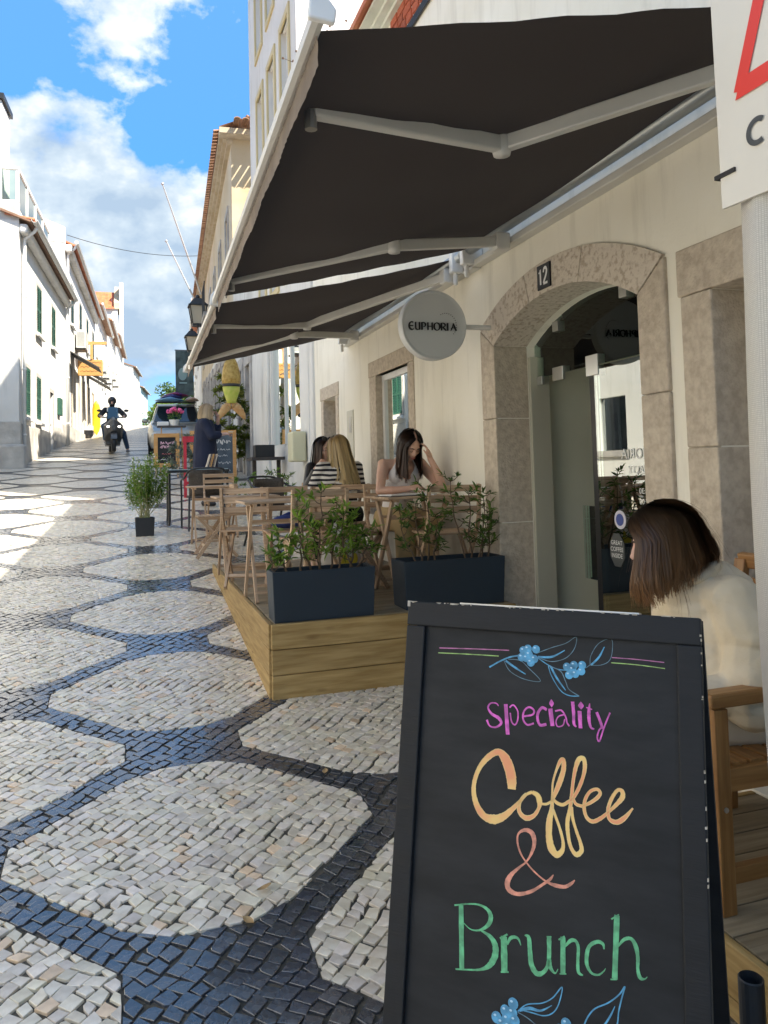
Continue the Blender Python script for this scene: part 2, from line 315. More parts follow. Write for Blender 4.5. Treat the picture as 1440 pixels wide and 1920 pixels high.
STROKES=[('pink',[(-239.9,100.7,2.2),(-157.5,96.4,2.1),(-74.3,93.0,2.0)]),('lime',[(-242.3,111.7,2.2),(-165.3,108.7,2.1),(-97.9,107.1,2.0)]),('pink',[(146.6,90.0,1.8),(197.1,89.7,1.7),(249.5,91.1,1.7)]),('lime',[(145.5,100.5,1.8),(197.0,100.3,1.7),(250.9,102.8,1.7)]),('blue',[(-118.3,132.5,3.2),(-95.5,118.4,3.2),(-71.9,107.2,3.2),(-50.4,101.8,3.1)]),('bluegrey',[(-85.6,115.0,1.6),(-71.0,136.5,1.6),(-39.4,150.0,1.5),(-3.0,150.9,1.5),(-28.4,127.3,1.5),(-48.2,112.6,1.6),(-75.7,111.9,1.6)]),('blue',[(-81.6,115.4,4.4),(-59.5,128.2,4.3),(-35.8,139.9,1.5)]),('bluegrey',[(-9.8,93.1,1.5),(20.4,79.9,1.5),(50.4,68.7,1.5),(72.5,54.5,1.5),(69.0,78.1,1.5),(50.7,99.1,1.5),(20.9,108.7,1.5),(-5.8,103.7,1.5)]),('blue',[(-9.7,101.5,4.2),(20.7,99.0,4.1),(48.7,83.2,1.5)]),('blue',[(-11.6,102.4,1.9),(13.5,116.5,1.9),(36.1,123.5,1.9),(58.4,123.3,1.8)]),('blue',[(13.5,118.3,1.9),(21.4,139.0,1.9),(40.4,165.5,1.8),(58.9,174.1,1.8),(80.0,173.0,1.8)]),('bluegrey',[(13.5,118.3,1.9),(39.9,126.7,1.9),(51.2,146.9,1.8),(58.7,161.9,1.8),(80.0,173.0,1.8)]),('blue',[(19.2,119.6,4.1),(32.6,141.6,4.1),(51.4,164.4,1.5)]),('bluegrey',[(102.0,109.0,1.4),(103.8,89.5,1.4),(120.0,63.6,1.4),(145.0,53.0,1.4),(147.7,75.6,1.4),(141.3,97.0,1.4),(123.5,107.2,1.4),(102.0,109.0,1.4)]),('blue',[(103.8,108.9,4.0),(120.0,91.8,3.9),(131.4,69.8,1.8)]),('bluegrey',[(93.0,115.7,1.4),(103.8,107.1,1.4)]),('magenta',[(-94.3,211.2,2.4),(-100.4,206.4,2.4),(-112.3,207.7,3.2),(-117.9,217.3,4.0),(-109.5,229.0,5.5),(-93.4,236.1,7.1),(-87.2,246.1,5.5),(-98.7,255.3,3.9),(-112.6,254.4,3.2),(-119.8,242.7,4.8)]),('magenta',[(-78.3,205.9,8.2),(-71.7,267.2,8.1)]),('magenta',[(-69.5,212.1,3.1),(-61.2,205.9,3.1),(-51.2,217.2,3.1),(-50.7,234.9,3.1),(-56.2,245.4,3.1),(-64.0,239.9,3.1),(-67.7,222.6,3.1)]),('magenta',[(-38.2,226.4,3.8),(-18.6,220.7,3.8),(-15.7,211.6,3.8),(-26.5,206.5,3.8),(-37.0,215.7,3.8),(-38.9,231.8,3.8),(-29.4,242.3,3.8),(-15.2,237.8,3.8)]),('magenta',[(12.0,207.6,5.6),(1.9,204.5,5.6),(-6.6,215.9,5.6),(-7.0,229.9,5.6),(-1.2,239.7,5.6),(11.8,236.5,5.6)]),('magenta',[(19.4,204.3,8.9),(24.8,238.4,8.8)]),('magenta',[(21.4,185.6,0.7),(21.9,193.3,9.7),(22.4,201.6,0.7)]),('magenta',[(29.9,208.4,3.3),(42.7,205.3,3.3),(52.0,216.4,3.3),(55.1,228.0,3.3),(60.2,234.6,3.3)]),('magenta',[(48.3,213.3,2.6),(37.4,218.0,2.6),(32.0,228.9,2.6),(35.8,238.1,2.6),(46.7,234.1,2.6),(50.3,221.7,2.6)]),('magenta',[(66.3,185.5,7.3),(68.6,207.6,6.5),(69.5,228.1,5.8),(74.6,234.3,2.9)]),('magenta',[(80.9,202.2,7.9),(83.2,236.0,7.9)]),('magenta',[(83.3,183.7,0.7),(83.7,191.3,11.5),(84.1,199.1,0.7)]),('magenta',[(101.6,185.3,2.1),(100.2,200.8,6.4),(100.6,217.7,6.4),(104.2,231.5,4.9),(111.3,234.1,2.8)]),('magenta',[(94.5,193.9,2.1),(106.6,196.7,2.1)]),('magenta',[(115.8,200.8,5.6),(123.5,218.5,5.6),(127.7,231.4,5.6)]),('magenta',[(142.8,198.8,3.1),(131.2,227.7,3.1),(121.8,255.5,3.1),(117.2,249.4,3.1),(120.7,235.6,3.1),(127.0,228.2,3.1)]),('coffee',[(-59.4,373.9,16.8),(-60.5,355.9,21.5),(-65.5,335.6,22.2),(-76.5,314.6,20.0),(-91.6,304.6,13.4),(-112.2,316.7,12.0),(-130.9,339.3,9.6),(-141.9,367.5,9.1),(-142.9,394.2,10.2),(-133.7,419.1,13.1),(-116.6,435.9,14.7),(-94.4,437.5,18.1),(-74.3,427.8,13.0),(-56.0,410.8,9.2),(-42.1,395.8,6.3),(-28.2,379.6,4.5),(-15.6,372.6,5.6)]),('coffee',[(-15.6,372.6,5.6),(-4.2,377.2,10.7),(0.3,388.0,11.2),(-0.9,400.8,6.1),(-10.4,416.2,7.3),(-25.7,423.8,10.1),(-38.6,418.2,8.5),(-43.2,406.2,7.4),(-38.0,388.8,4.6),(-28.2,377.5,4.0)]),('coffee',[(0.3,391.8,3.9),(14.3,390.9,3.9),(25.3,384.1,3.9)]),('coffee',[(25.3,384.1,3.9),(29.3,376.0,6.1),(41.3,346.3,10.4),(49.2,319.8,9.3),(48.4,301.9,8.3),(42.1,305.3,7.2),(34.0,324.4,3.9),(27.5,348.3,3.3),(26.7,373.8,3.9),(26.3,396.6,8.3),(21.7,422.3,12.1),(21.4,449.7,13.1),(26.6,470.9,15.2),(37.6,480.7,12.1),(48.3,472.0,8.1),(50.3,457.0,5.9),(43.8,433.5,4.9),(33.9,410.4,4.9),(26.8,394.0,3.9)]),('coffee',[(28.5,378.6,3.9),(36.3,385.0,6.0),(48.6,386.8,6.0),(60.8,378.7,5.4),(68.8,372.4,5.4)]),('coffee',[(68.8,372.4,5.4),(79.5,353.3,6.5),(88.8,329.4,6.4),(92.7,308.7,7.5),(89.9,293.8,8.6),(80.4,296.4,9.2),(73.8,313.8,7.6),(69.1,339.8,6.0),(66.6,365.3,6.5),(63.6,390.7,6.5),(58.5,416.3,7.5),(60.1,440.6,7.0),(65.6,461.6,6.4),(76.4,473.7,8.5),(86.9,465.1,7.9),(84.9,451.0,6.3),(77.4,432.8,5.3),(69.2,409.6,5.4),(66.3,387.8,5.4)]),('coffee',[(69.4,372.4,4.9),(75.7,381.4,5.4),(87.7,383.2,5.3)]),('coffee',[(87.7,383.2,4.8),(103.6,374.5,5.3),(118.1,362.5,6.3),(123.4,353.0,5.8),(116.8,347.3,5.3),(103.6,353.5,5.3),(94.3,368.6,5.9),(91.7,386.3,6.4),(97.1,402.6,6.3),(109.0,408.0,6.8),(124.7,399.4,6.3),(137.7,387.6,4.7)]),('coffee',[(137.7,387.6,4.1),(153.2,371.7,6.2),(166.2,355.2,8.7),(166.3,344.2,7.7),(157.3,343.1,5.7),(145.5,360.7,6.2),(139.0,381.3,6.7),(141.5,397.9,6.7),(155.7,401.6,8.7),(171.0,390.7,7.6),(186.4,371.4,2.0)]),('salmon',[(31.4,518.7,1.6),(24.8,528.3,5.4),(11.5,539.3,4.9),(-12.8,557.3,6.0),(-40.2,567.6,7.8),(-58.6,563.9,10.1),(-63.2,551.3,11.3),(-55.2,535.0,7.9),(-38.8,518.4,4.5),(-25.1,506.0,3.3),(-14.4,488.0,5.5),(-8.7,467.2,8.3),(-13.8,450.7,10.0),(-27.9,446.8,7.3),(-41.9,455.4,4.0),(-44.3,470.9,4.0),(-38.1,489.8,3.9),(-25.1,506.0,3.3),(-5.3,521.9,3.3),(16.8,533.5,3.8),(35.7,537.0,7.0),(54.4,535.8,6.4),(67.6,527.3,5.3),(74.1,520.1,2.1)]),('green',[(-161.3,611.1,10.7),(-153.8,727.8,10.5)]),('green',[(-176.0,615.8,3.0),(-150.0,608.0,3.0)]),('green',[(-160.0,610.6,2.7),(-126.8,603.9,3.3),(-105.2,607.9,6.5),(-96.0,619.8,9.7),(-100.9,636.1,7.7),(-118.3,649.4,3.9),(-138.0,652.3,2.3),(-153.4,644.4,1.7)]),('green',[(-115.1,649.6,3.2),(-95.3,656.8,8.3),(-84.4,670.8,12.1),(-85.0,689.9,12.7),(-96.5,708.6,9.6),(-115.5,719.8,4.5),(-141.3,726.0,2.9),(-167.6,731.0,3.0)]),('green',[(-67.2,649.4,13.3),(-64.0,711.8,13.1)]),('green',[(-75.4,655.2,3.5),(-59.8,644.2,3.5)]),('green',[(-59.8,662.6,3.8),(-53.9,650.5,6.3),(-44.5,645.8,5.6),(-36.6,648.1,4.4),(-31.7,657.8,1.9)]),('green',[(-71.5,713.8,2.8),(-55.2,710.0,2.8)]),('green',[(-24.4,638.2,1.9),(-15.9,640.9,8.0),(-13.0,662.9,9.2),(-9.4,685.9,10.4),(0.1,698.2,10.3),(10.7,697.0,7.8),(21.0,685.5,6.6),(25.2,667.5,7.8),(24.9,630.7,9.1)]),('green',[(20.1,631.2,2.4),(29.7,629.1,2.4)]),('green',[(25.5,667.5,7.8),(28.5,682.4,7.8),(37.6,690.2,3.0),(43.4,681.6,1.5)]),('green',[(52.2,624.7,10.1),(53.0,687.1,10.0)]),('green',[(43.6,631.4,3.0),(55.5,622.7,3.0)]),('green',[(54.8,642.5,2.4),(66.5,628.2,6.5),(76.8,625.9,5.9),(82.2,636.5,6.4),(81.5,659.9,5.8),(83.0,677.5,6.4),(91.7,681.1,2.3)]),('green',[(46.5,689.2,2.4),(59.7,686.1,2.3)]),('green',[(131.2,628.1,2.3),(128.9,619.6,5.7),(118.9,618.0,6.3),(104.5,627.6,6.4),(98.8,643.1,7.5),(98.9,661.1,6.9),(107.5,673.1,4.6),(120.4,673.4,3.4),(130.3,665.3,2.3),(134.0,659.3,1.1)]),('green',[(155.3,564.9,10.2),(150.8,673.0,10.1)]),('green',[(144.7,574.1,2.6),(159.0,562.9,2.5)]),('green',[(157.2,617.2,2.8),(168.5,603.3,5.6),(181.1,599.3,6.1),(189.3,608.9,8.3),(193.2,626.9,6.6),(193.0,646.9,6.0),(196.9,659.7,7.1),(205.0,660.2,2.7),(210.0,655.4,1.4)]),('green',[(143.0,675.6,2.5),(154.7,672.9,2.5)]),('blue',[(-34.8,772.9,2.1),(-16.9,756.8,2.1),(13.1,746.8,2.1),(33.7,732.8,2.1),(51.8,710.5,2.1),(45.7,740.1,2.1),(34.1,758.2,2.1),(16.5,767.2,2.1),(-4.5,767.9,2.1),(-22.7,768.6,2.1)]),('blue',[(-31.8,770.8,4.3),(-10.7,761.7,6.0),(10.4,760.3,3.6),(32.5,745.9,1.5)]),('bluegrey',[(-34.8,774.2,1.8),(-16.3,778.5,1.8),(-1.1,784.9,1.8),(25.9,798.1,1.8)]),('blue',[(90.8,773.8,2.6),(95.0,761.0,2.6),(102.1,746.1,2.6),(114.8,730.5,2.5),(140.0,714.3,2.5),(159.6,695.9,2.5),(169.3,681.1,2.5),(163.7,701.1,2.5),(158.0,724.6,2.5),(155.1,745.7,2.5),(145.4,764.5,2.5),(112.0,780.5,2.5)]),('blue',[(120.4,766.1,3.1),(133.0,751.3,3.1),(144.1,733.0,3.1),(151.1,717.7,1.1)])]
BERRIES=[(-41.7,90.9,9.0),(-32.0,86.5,8.9),(-13.8,86.2,8.8),(-45.2,105.1,9.0),(-29.0,98.3,8.9),(-17.3,106.4,8.8),(-24.8,114.3,8.9),(-34.7,106.0,8.9),(53.9,116.6,8.5),(68.6,111.8,8.4),(85.7,110.4,8.4),(58.5,132.8,8.5),(71.3,129.2,8.4),(84.0,122.8,8.4),(65.7,120.9,8.4),(-44.3,761.8,10.4),(-59.4,777.7,10.5),(-77.0,793.3,10.6),(-45.4,777.6,10.4),(-55.8,791.1,10.5),(-40.5,789.8,10.4),(-66.4,800.3,10.5),(-52.4,803.1,10.4),(60.6,768.6,9.8),(49.1,782.0,9.9),(69.4,779.3,9.8),(59.4,788.1,9.8)]
# ---------------------------------------------------------------- street
sand = M('joint_sand', (.055, .048, .036), (.115, .10, .075), scale=25, rough=.95, bump=.006, bscale=60)
wst = M('white_cobble', (.66, .58, .465), (.81, .745, .64), scale=22, rough=.30, rough2=.52, bump=.0022, bscale=45, attr='tint', detail=8, coat=.35)
bst = M('black_cobble', (.042, .046, .055), (.075, .080, .092), scale=22, rough=.15, rough2=.32, bump=.0024, bscale=45, attr='tint', detail=8, coat=1.0, spec=.9)
def sett_mat(name, c, c2, r1):
    mt, t, b = nodes(name); n = t.nodes; l = t.links
    tc = n.new('ShaderNodeTexCoord'); mp = n.new('ShaderNodeMapping'); mp.inputs['Rotation'].default_value = (0, 0, pi / 4); l.new(tc.outputs['Object'], mp.inputs[0])
    br = n.new('ShaderNodeTexBrick'); br.inputs['Scale'].default_value = 1; br.inputs['Brick Width'].default_value = .066; br.inputs['Row Height'].default_value = .066; br.inputs['Mortar Size'].default_value = .004; br.inputs['Mortar Smooth'].default_value = .4
    br.inputs['Color1'].default_value = (*c, 1); br.inputs['Color2'].default_value = (*c2, 1); br.inputs['Mortar'].default_value = (.07, .06, .045, 1); l.new(mp.outputs[0], br.inputs['Vector'])
    l.new(br.outputs['Color'], b.inputs['Base Color']); b.inputs['Roughness'].default_value = r1
    bp = n.new('ShaderNodeBump'); bp.inputs['Distance'].default_value = .006; bp.invert = True; l.new(br.outputs['Fac'], bp.inputs['Height']); l.new(bp.outputs[0], b.inputs['Normal']); _mats[name] = mt; return mt
wfar = sett_mat('white_setts', (.60, .53, .43), (.72, .66, .56), .38)
bfar = sett_mat('black_setts', (.035, .038, .045), (.055, .06, .07), .30)
mb = MB(); ys = [-14 + .5 * i for i in range(200)] + [90 + 15 * i for i in range(24)]; xs = [-300, -80, -20, -6, -3, -1, 1, 3, 6, 20, 80, 300]
mb.add([(x, y, gz(y) - .014) for y in ys for x in xs], [(j * 12 + i, j * 12 + i + 1, (j + 1) * 12 + i + 1, (j + 1) * 12 + i) for j in range(len(ys) - 1) for i in range(11)])
street = struct(mb.build('street', bfar, smooth=True))
street['label'] = 'cobbled street of white cells between bands of black stone'
YS = 14.4
def inview(x, y):
    return y > 1.15 and y < YS and x > -.17 * y - 1.1 and x < 2.41 and not (x > .86 and 4.72 < y < 7.9) and x < .6 + y * 1.05
CELL = [(.715, .10), (.285, .545), (.13, .625), (-.13, .625), (-.285, .545), (-.715, .10), (-.715, -.10), (-.285, -.545), (-.13, -.625), (.13, -.625), (.285, -.545), (.715, -.10)]
PX, PY, X0, Y0 = 1.0, 1.71, .25, 3.3
cells = []
for i in range(-9, 8):
    for j in range(-4, 46):
        cells.append((X0 + PX * i, Y0 + PY * j + (PY / 2 if i % 2 else 0)))
def clip(poly, a, b, keep_left=True):
    """clip polygon by the line a->b"""
    out = []; n = len(poly); ex, ey = b[0] - a[0], b[1] - a[1]
    def side(p):
        s = ex * (p[1] - a[1]) - ey * (p[0] - a[0]); return s if keep_left else -s
    for k in range(n):
        p, q = poly[k], poly[(k + 1) % n]; sp, sq = side(p), side(q)
        if sp >= 0: out.append(p)
        if sp * sq < 0:
            t = sp / (sp - sq); out.append((p[0] + (q[0] - p[0]) * t, p[1] + (q[1] - p[1]) * t))
    return out
def area(p): return .5 * sum(p[k][0] * p[(k + 1) % len(p)][1] - p[(k + 1) % len(p)][0] * p[k][1] for k in range(len(p))) if len(p) > 2 else 0
S_ = .052
def setts(cx, cy, rad, ang, rng, S_=S_):
    """loose running-bond setts round a point"""
    ca, sa = cos(ang), sin(ang); k = int(rad / S_) + 2
    jit = {}
    def corner(a, b):
        if (a, b) not in jit: jit[(a, b)] = (rng.uniform(-.009, .009), rng.uniform(-.008, .008))
        return jit[(a, b)]
    for r in range(-k, k + 1):
        off = rng.uniform(0, S_); x = -rad - S_ + off; h0 = r * S_
        wob = rng.uniform(-.003, .003)
        while x < rad + S_:
            wd = S_ * rng.choice((.72, .82, .88, .92, .95, 1.0, 1.05, 1.15)); q = []; tw = rng.uniform(-.07, .07); sk = rng.uniform(-.010, .010)
            for (dx, dy) in ((0, 0), (wd, 0), (wd, S_), (0, S_)):
                u, v = x + dx + (sk if dy else 0) - tw * (dy - S_ / 2), h0 + dy + wob + tw * (dx - wd / 2); u += rng.uniform(-.0062, .0062); v += rng.uniform(-.0068, .0068) + .008 * sin(u * 9 + h0 * 5) + .005 * sin(u * 23 + h0 * 11)
                q.append((cx + u * ca - v * sa, cy + u * sa + v * ca))
            if rng.random() < .30:
                k9 = rng.randrange(4); a9, b9, c9 = q[k9 - 1], q[k9], q[(k9 + 1) % 4]; t9 = rng.uniform(.12, .3); q[k9:k9 + 1] = [(b9[0] + (a9[0] - b9[0]) * t9, b9[1] + (a9[1] - b9[1]) * t9), (b9[0] + (c9[0] - b9[0]) * t9, b9[1] + (c9[1] - b9[1]) * t9)]
            yield q; x += wd
white, black = [], []
rng = random.Random(3)
near = [c for c in cells if .2 < c[1] < YS + .8 and -4.2 < c[0] < 3.3]
def octo(c): return [(c[0] + a, c[1] + b) for a, b in CELL]
for c in near:
    O_ = octo(c); a0 = pi / 4 + rng.uniform(-.05, .05)
    for q in setts(c[0], c[1], .74, a0, rng):
        mx_, my_ = sum(p[0] for p in q) / len(q), sum(p[1] for p in q) / len(q)
        if not inview(mx_, my_): continue
        if abs(mx_ - c[0]) / .76 > 1 or abs(my_ - c[1]) / .71 > 1: continue
        for k in range(12): 
            q = clip(q, O_[k], O_[(k + 1) % 12])
            if len(q) < 3: break
        if len(q) > 2 and area(q) > .0005: white.append(q)
bx0, bx1 = -3.6, 2.6
for jy in range(8):
    for q in setts(-.4, 2.2 + 1.6 * jy, 2.2 + .25 * jy, pi / 4 + .03, random.Random(50 + jy), .062):
        mx_, my_ = sum(p[0] for p in q) / len(q), sum(p[1] for p in q) / len(q)
        lo, hi = 2.2 + 1.6 * (jy - .5), 2.2 + 1.6 * (jy + .5)
        if not (lo <= my_ < hi) and not (jy == 0 and my_ < lo) and not (jy == 7 and my_ >= hi): continue
        if not inview(mx_, my_): continue
        ok = True
        for c in near:
            dx, dy = abs(mx_ - c[0]), abs(my_ - c[1])
            if dx > .78 or dy > .74: continue
            O_ = octo(c); best = None
            for k in range(12):
                z = clip(q, O_[k], O_[(k + 1) % 12], False); ar = area(z)
                if best is None or ar > best[0]: best = (ar, z)
            if best[0] < .0006: ok = False; break
            q = best[1]
        if ok and len(q) > 2: black.append(q)
def sett_geo(q, rng, gg=0.0):
    n = len(q); cx, cy = sum(p[0] for p in q) / n, sum(p[1] for p in q) / n
    h = rng.uniform(-.001, .0015); tx, ty = rng.uniform(-.025, .025), rng.uniform(-.025, .025); g = rng.uniform(.0021, .0036) + gg
    def ins(p, d):
        l = sqrt((p[0] - cx) ** 2 + (p[1] - cy) ** 2) or 1; k = max(.2, 1 - d / l); return cx + (p[0] - cx) * k, cy + (p[1] - cy) * k
    lo = [ins(p, g) for p in q]; mid = [ins(p, g + .0015) for p in q]; hi = [ins(p, g + .0034) for p in q]
    f = lambda p, z: (p[0], p[1], gz(p[1]) + z + h + (p[0] - cx) * tx + (p[1] - cy) * ty)
    vs = [f(p, -.022) for p in lo] + [f(p, -.0014) for p in mid] + [f(p, .0) for p in hi]
    fs = [(k, (k + 1) % n, n + (k + 1) % n, n + k) for k in range(n)] + [(n + k, n + (k + 1) % n, 2 * n + (k + 1) % n, 2 * n + k) for k in range(n)] + [tuple(range(2 * n, 3 * n))]
    return vs, fs
def tinted(me, cols):
    a = me.color_attributes.new('tint', 'FLOAT_COLOR', 'POINT'); a.data.foreach_set('color', [x for c in cols for x in c])
def near_rank(q):
    x, y = sum(p[0] for p in q) / len(q), sum(p[1] for p in q) / len(q)
    vis = x < .62 * (y / 1.75) and x > -.146 * y and y > 2.1 and (y - 2.1) > -1
    return (0 if vis else 1, x * x + y * y)
for lst, mat, nm, sd_ in ((white, wst, 'white_cobble', 5), (black, bst, 'black_cobble', 6)):
    lst.sort(key=near_rank); rng = random.Random(sd_); mb = MB(); cols = []
    for i, q in enumerate(lst):
        vs, fs = sett_geo(q, rng, 0.0 if mat is wst else rng.uniform(0, .0022))
        v = rng.uniform(.78, 1.12)
        c = (v, v * rng.uniform(.96, 1.0), v * rng.uniform(.88, 1.0), 1) if mat is wst else (v * 1.0, v, v * rng.uniform(.95, 1.1), 1)
        if mat is wst and rng.random() < .035: c = (v * 1.05, v * .86, v * .68, 1)
        if i < 150:
            cx, cy = sum(p[0] for p in q) / len(q), sum(p[1] for p in q) / len(q); cz = gz(cy)
            b = MB().add([(x - cx, y - cy, z - cz) for x, y, z in vs], fs); me = b.mesh('cobble'); tinted(me, [c] * len(vs)); mk('cobble', me, mat, street, (cx, cy, cz))
        else:
            mb.add(vs, fs); cols += [c] * len(vs)
    me = mb.mesh(nm + 's'); tinted(me, cols); stuff(mk(nm + 's', me, mat, street))
mb = MB(); yy = [.9 + .45 * i for i in range(31)]
for a, b in zip(yy[:-1], yy[1:]):
    mb.add([(-.17 * a - 1.2, a, gz(a) - .0085), (2.42, a, gz(a) - .0085), (2.42, b, gz(b) - .0085), (-.17 * b - 1.2, b, gz(b) - .0085)], [(0, 1, 2, 3)])
mb.build('joint_bed', sand, street)
mb = MB()
for c in cells:
    if inview(*c) or not (-16 < c[1] < 75) or not -8 < c[0] < 7: continue
    if c[1] < YS and -.17 * c[1] - 1.8 < c[0] < 2.9 and c[1] > .6: continue
    O_ = octo(c); mb.add([(x, y, gz(y) - .007) for x, y in O_], [tuple(range(12))])
stuff(mb.build('far_white_cells', wfar, street))
# raised kerb along the houses opposite
# ---------------------------------------------------------------- buildings on the cafe side
WX = 2.42
def facade(mb, x0, x1, z0, z1, holes, depth, fn):
    """wall in the (x, z) plane with rectangular holes and reveals; fn(x, d, z) -> world"""
    xs = sorted({x0, x1} | {h[0] for h in holes} | {h[1] for h in holes}); zs = sorted({z0, z1} | {h[2] for h in holes} | {h[3] for h in holes})
    for a, b in zip(xs[:-1], xs[1:]):
        for c, d in zip(zs[:-1], zs[1:]):
            mx_, mz = (a + b) / 2, (c + d) / 2
            if any(h[0] < mx_ < h[1] and h[2] < mz < h[3] for h in holes): continue
            mb.add([fn(a, 0, c), fn(b, 0, c), fn(b, 0, d), fn(a, 0, d)], [(0, 1, 2, 3)])
    for h in holes:
        a, b, c, d = h[:4]; dp = h[4] if len(h) > 4 else depth
        for (p, q) in (((a, c), (b, c)), ((b, c), (b, d)), ((b, d), (a, d)), ((a, d), (a, c))):
            mb.add([fn(p[0], 0, p[1]), fn(q[0], 0, q[1]), fn(q[0], dp, q[1]), fn(p[0], dp, p[1])], [(0, 1, 2, 3)])
fr = lambda y, d, z: (WX + d, y, z)          # right-hand wall: x along the street, d into the house
# --- cafe
cafe = empty('cafe_building', (0, 0, 0)); tag(cafe, 'low cream cafe building with arched stone doorway numbered 12', 'building')
DY0, DY1, DS, DC = 3.19, 4.79, 2.53, 2.745      # door opening, springing, crown
SILL = .5
holes = [(DY0, DY1, SILL, DC, .34), (6.56, 7.53, 1.32, 2.66, .16), (9.17, 9.80, gz(9.4), 2.61, .3), (1.75, 2.69, .34, 2.46, .3)]
mb = MB(); facade(mb, -9.0, 10.3, -.8, 6.02, holes, .3, fr)
yc, hw = (DY0 + DY1) / 2, (DY1 - DY0) / 2; rise = DC - DS; RA = (hw * hw + rise * rise) / (2 * rise); zc = DC - RA
def arch(y, r=RA): return zc + sqrt(max(r * r - (y - yc) ** 2, 0))
na = 20; ay = [DY0 + (DY1 - DY0) * i / na for i in range(na + 1)]
for a, b in zip(ay[:-1], ay[1:]):
    mb.add([fr(a, 0, arch(a)), fr(b, 0, arch(b)), fr(b, 0, DC + .001), fr(a, 0, DC + .001)], [(0, 1, 2, 3)])
    mb.add([fr(a, 0, arch(a)), fr(b, 0, arch(b)), fr(b, .34, arch(b)), fr(a, .34, arch(a))], [(0, 1, 2, 3)])
mb.add([fr(-9, 0, -.8), fr(-9, 6, -.8), fr(-9, 6, 6.02), fr(-9, 0, 6.02)], [(0, 1, 2, 3)])
mb.add([fr(10.3, 0, -.8), fr(10.3, 6, -.8), fr(10.3, 6, 6.02), fr(10.3, 0, 6.02)], [(0, 1, 2, 3)])
mb.build('wall', plaster, cafe)
mb = MB().hexa([fr(-9.3, -.28, 6.10), fr(10.5, -.28, 6.10), fr(10.5, 3.2, 7.5), fr(-9.3, 3.2, 7.5), fr(-9.3, -.28, 6.16), fr(10.5, -.28, 6.16), fr(10.5, 3.2, 7.56), fr(-9.3, 3.2, 7.56)])
mb.hexa([fr(-9.3, 3.2, 7.5), fr(10.5, 3.2, 7.5), fr(10.5, 6.3, 6.1), fr(-9.3, 6.3, 6.1), fr(-9.3, 3.2, 7.56), fr(10.5, 3.2, 7.56), fr(10.5, 6.3, 6.16), fr(-9.3, 6.3, 6.16)])
roof = mb.build('roof', tile_red, cafe)
mb = MB()                                     # moulded cornice under the eave
for d0, d1, z0, z1 in ((-.06, 0, 5.99, 6.03), (-.13, 0, 6.03, 6.07), (-.22, 0, 6.07, 6.099)):
    mb.box(WX + d0, WX + d1 - .002, -9.0, 10.3, z0 + .001, z1)
mb.build('cornice', M('cornice_paint', (.60, .62, .52), (.70, .71, .63), scale=4, rough=.6), cafe)
rb = M('red_brick', (.33, .07, .03), (.42, .11, .05), scale=5, rough=.8, rnd=.2, bump=.003)
k = 0; rng = random.Random(4)
for row in range(3):
    y = 4.6 + rng.uniform(-.1, .1)
    while y < 6.6:
        wd = rng.uniform(.10, .19); z = 5.72 + row * .093
        piece('brick', (wd, .02, .075), (WX - .007, y + wd / 2, z + .035), (0, 0, pi / 2), rb, cafe); y += wd + .025
mb = MB()
for i in range(5): mb.tube([(WX - .02 - .008 * (i % 2), -6, 5.60 + .016 * i), (WX - .025, 4.2, 5.60 + .015 * i), (WX - .02, 7.0, 5.61 + .015 * i), (WX - .02, 10.2, 5.60 + .016 * i)], .009, 6)
mb.build('cable_bundle', dark_mt, cafe)
# stone surround of the arched door: jamb blocks and voussoirs
JW = .205; PR = .022
def jamb(y0, y1, z0, z1, nm='jamb_stone', pr=PR, dp=.24, mat=None):
    b = MB().box(WX - pr, WX + dp, y0, y1, z0, z1); return b.build(nm, mat or stone_m, cafe, bevel=.008)
for (a, b) in ((DY0 - JW, DY0 + .004), (DY1 - .004, DY1 + JW)):
    for z0, z1 in ((SILL - .1, 1.30), (1.303, 2.02)): jamb(a, b, z0, z1)
    za, zb_ = (DS - .006, DS + .135) if a > 4 else (DS + .135, DS - .006)
    MB().hexa([(WX - PR, a, 2.023), (WX + .24, a, 2.023), (WX + .24, b, 2.023), (WX - PR, b, 2.023), (WX - PR, a, za), (WX + .24, a, za), (WX + .24, b, zb_), (WX - PR, b, zb_)]).build('jamb_stone', stone_m, cafe, bevel=.008)
RO = RA + .20
for i in range(3):
    t0, t1 = -1 + 2 * i / 3 + .004, -1 + 2 * (i + 1) / 3 - .004; ang = math.asin((hw + .0) / RA); pts = []; m_ = MB(); n_ = 10
    ring = []
    for j in range(n_ + 1):
        a = ang * (t0 + (t1 - t0) * j / n_); ring.append((yc + RA * sin(a), zc + RA * cos(a) + .0)); 
    ring2 = []
    for j in range(n_ + 1):
        y_ = (hw + JW) * (t0 + (t1 - t0) * j / n_); R2 = ((hw + JW) ** 2 + .265 ** 2) / (2 * .265); ring2.append((yc + y_, DC + .195 - R2 + sqrt(R2 * R2 - y_ * y_)))
    for j in range(n_):
        p = [ring[j], ring[j + 1], ring2[j + 1], ring2[j]]
        m_.hexa([(WX + .24, q[0], q[1] - .004) for q in p] + [(WX - PR, q[0], q[1] - .004) for q in p])
    m_.build('arch_stone', M('arch_limestone', (.42, .345, .265), (.62, .545, .45), scale=34, rough=.8, bump=.008, bscale=40, detail=7, lo=.36, hi=.50), cafe)
# threshold step
MB().box(WX - .12, WX + .34, DY0 - .1, DY1 + .1, .2, SILL).build('door_step', stone_m, cafe, bevel=.01)
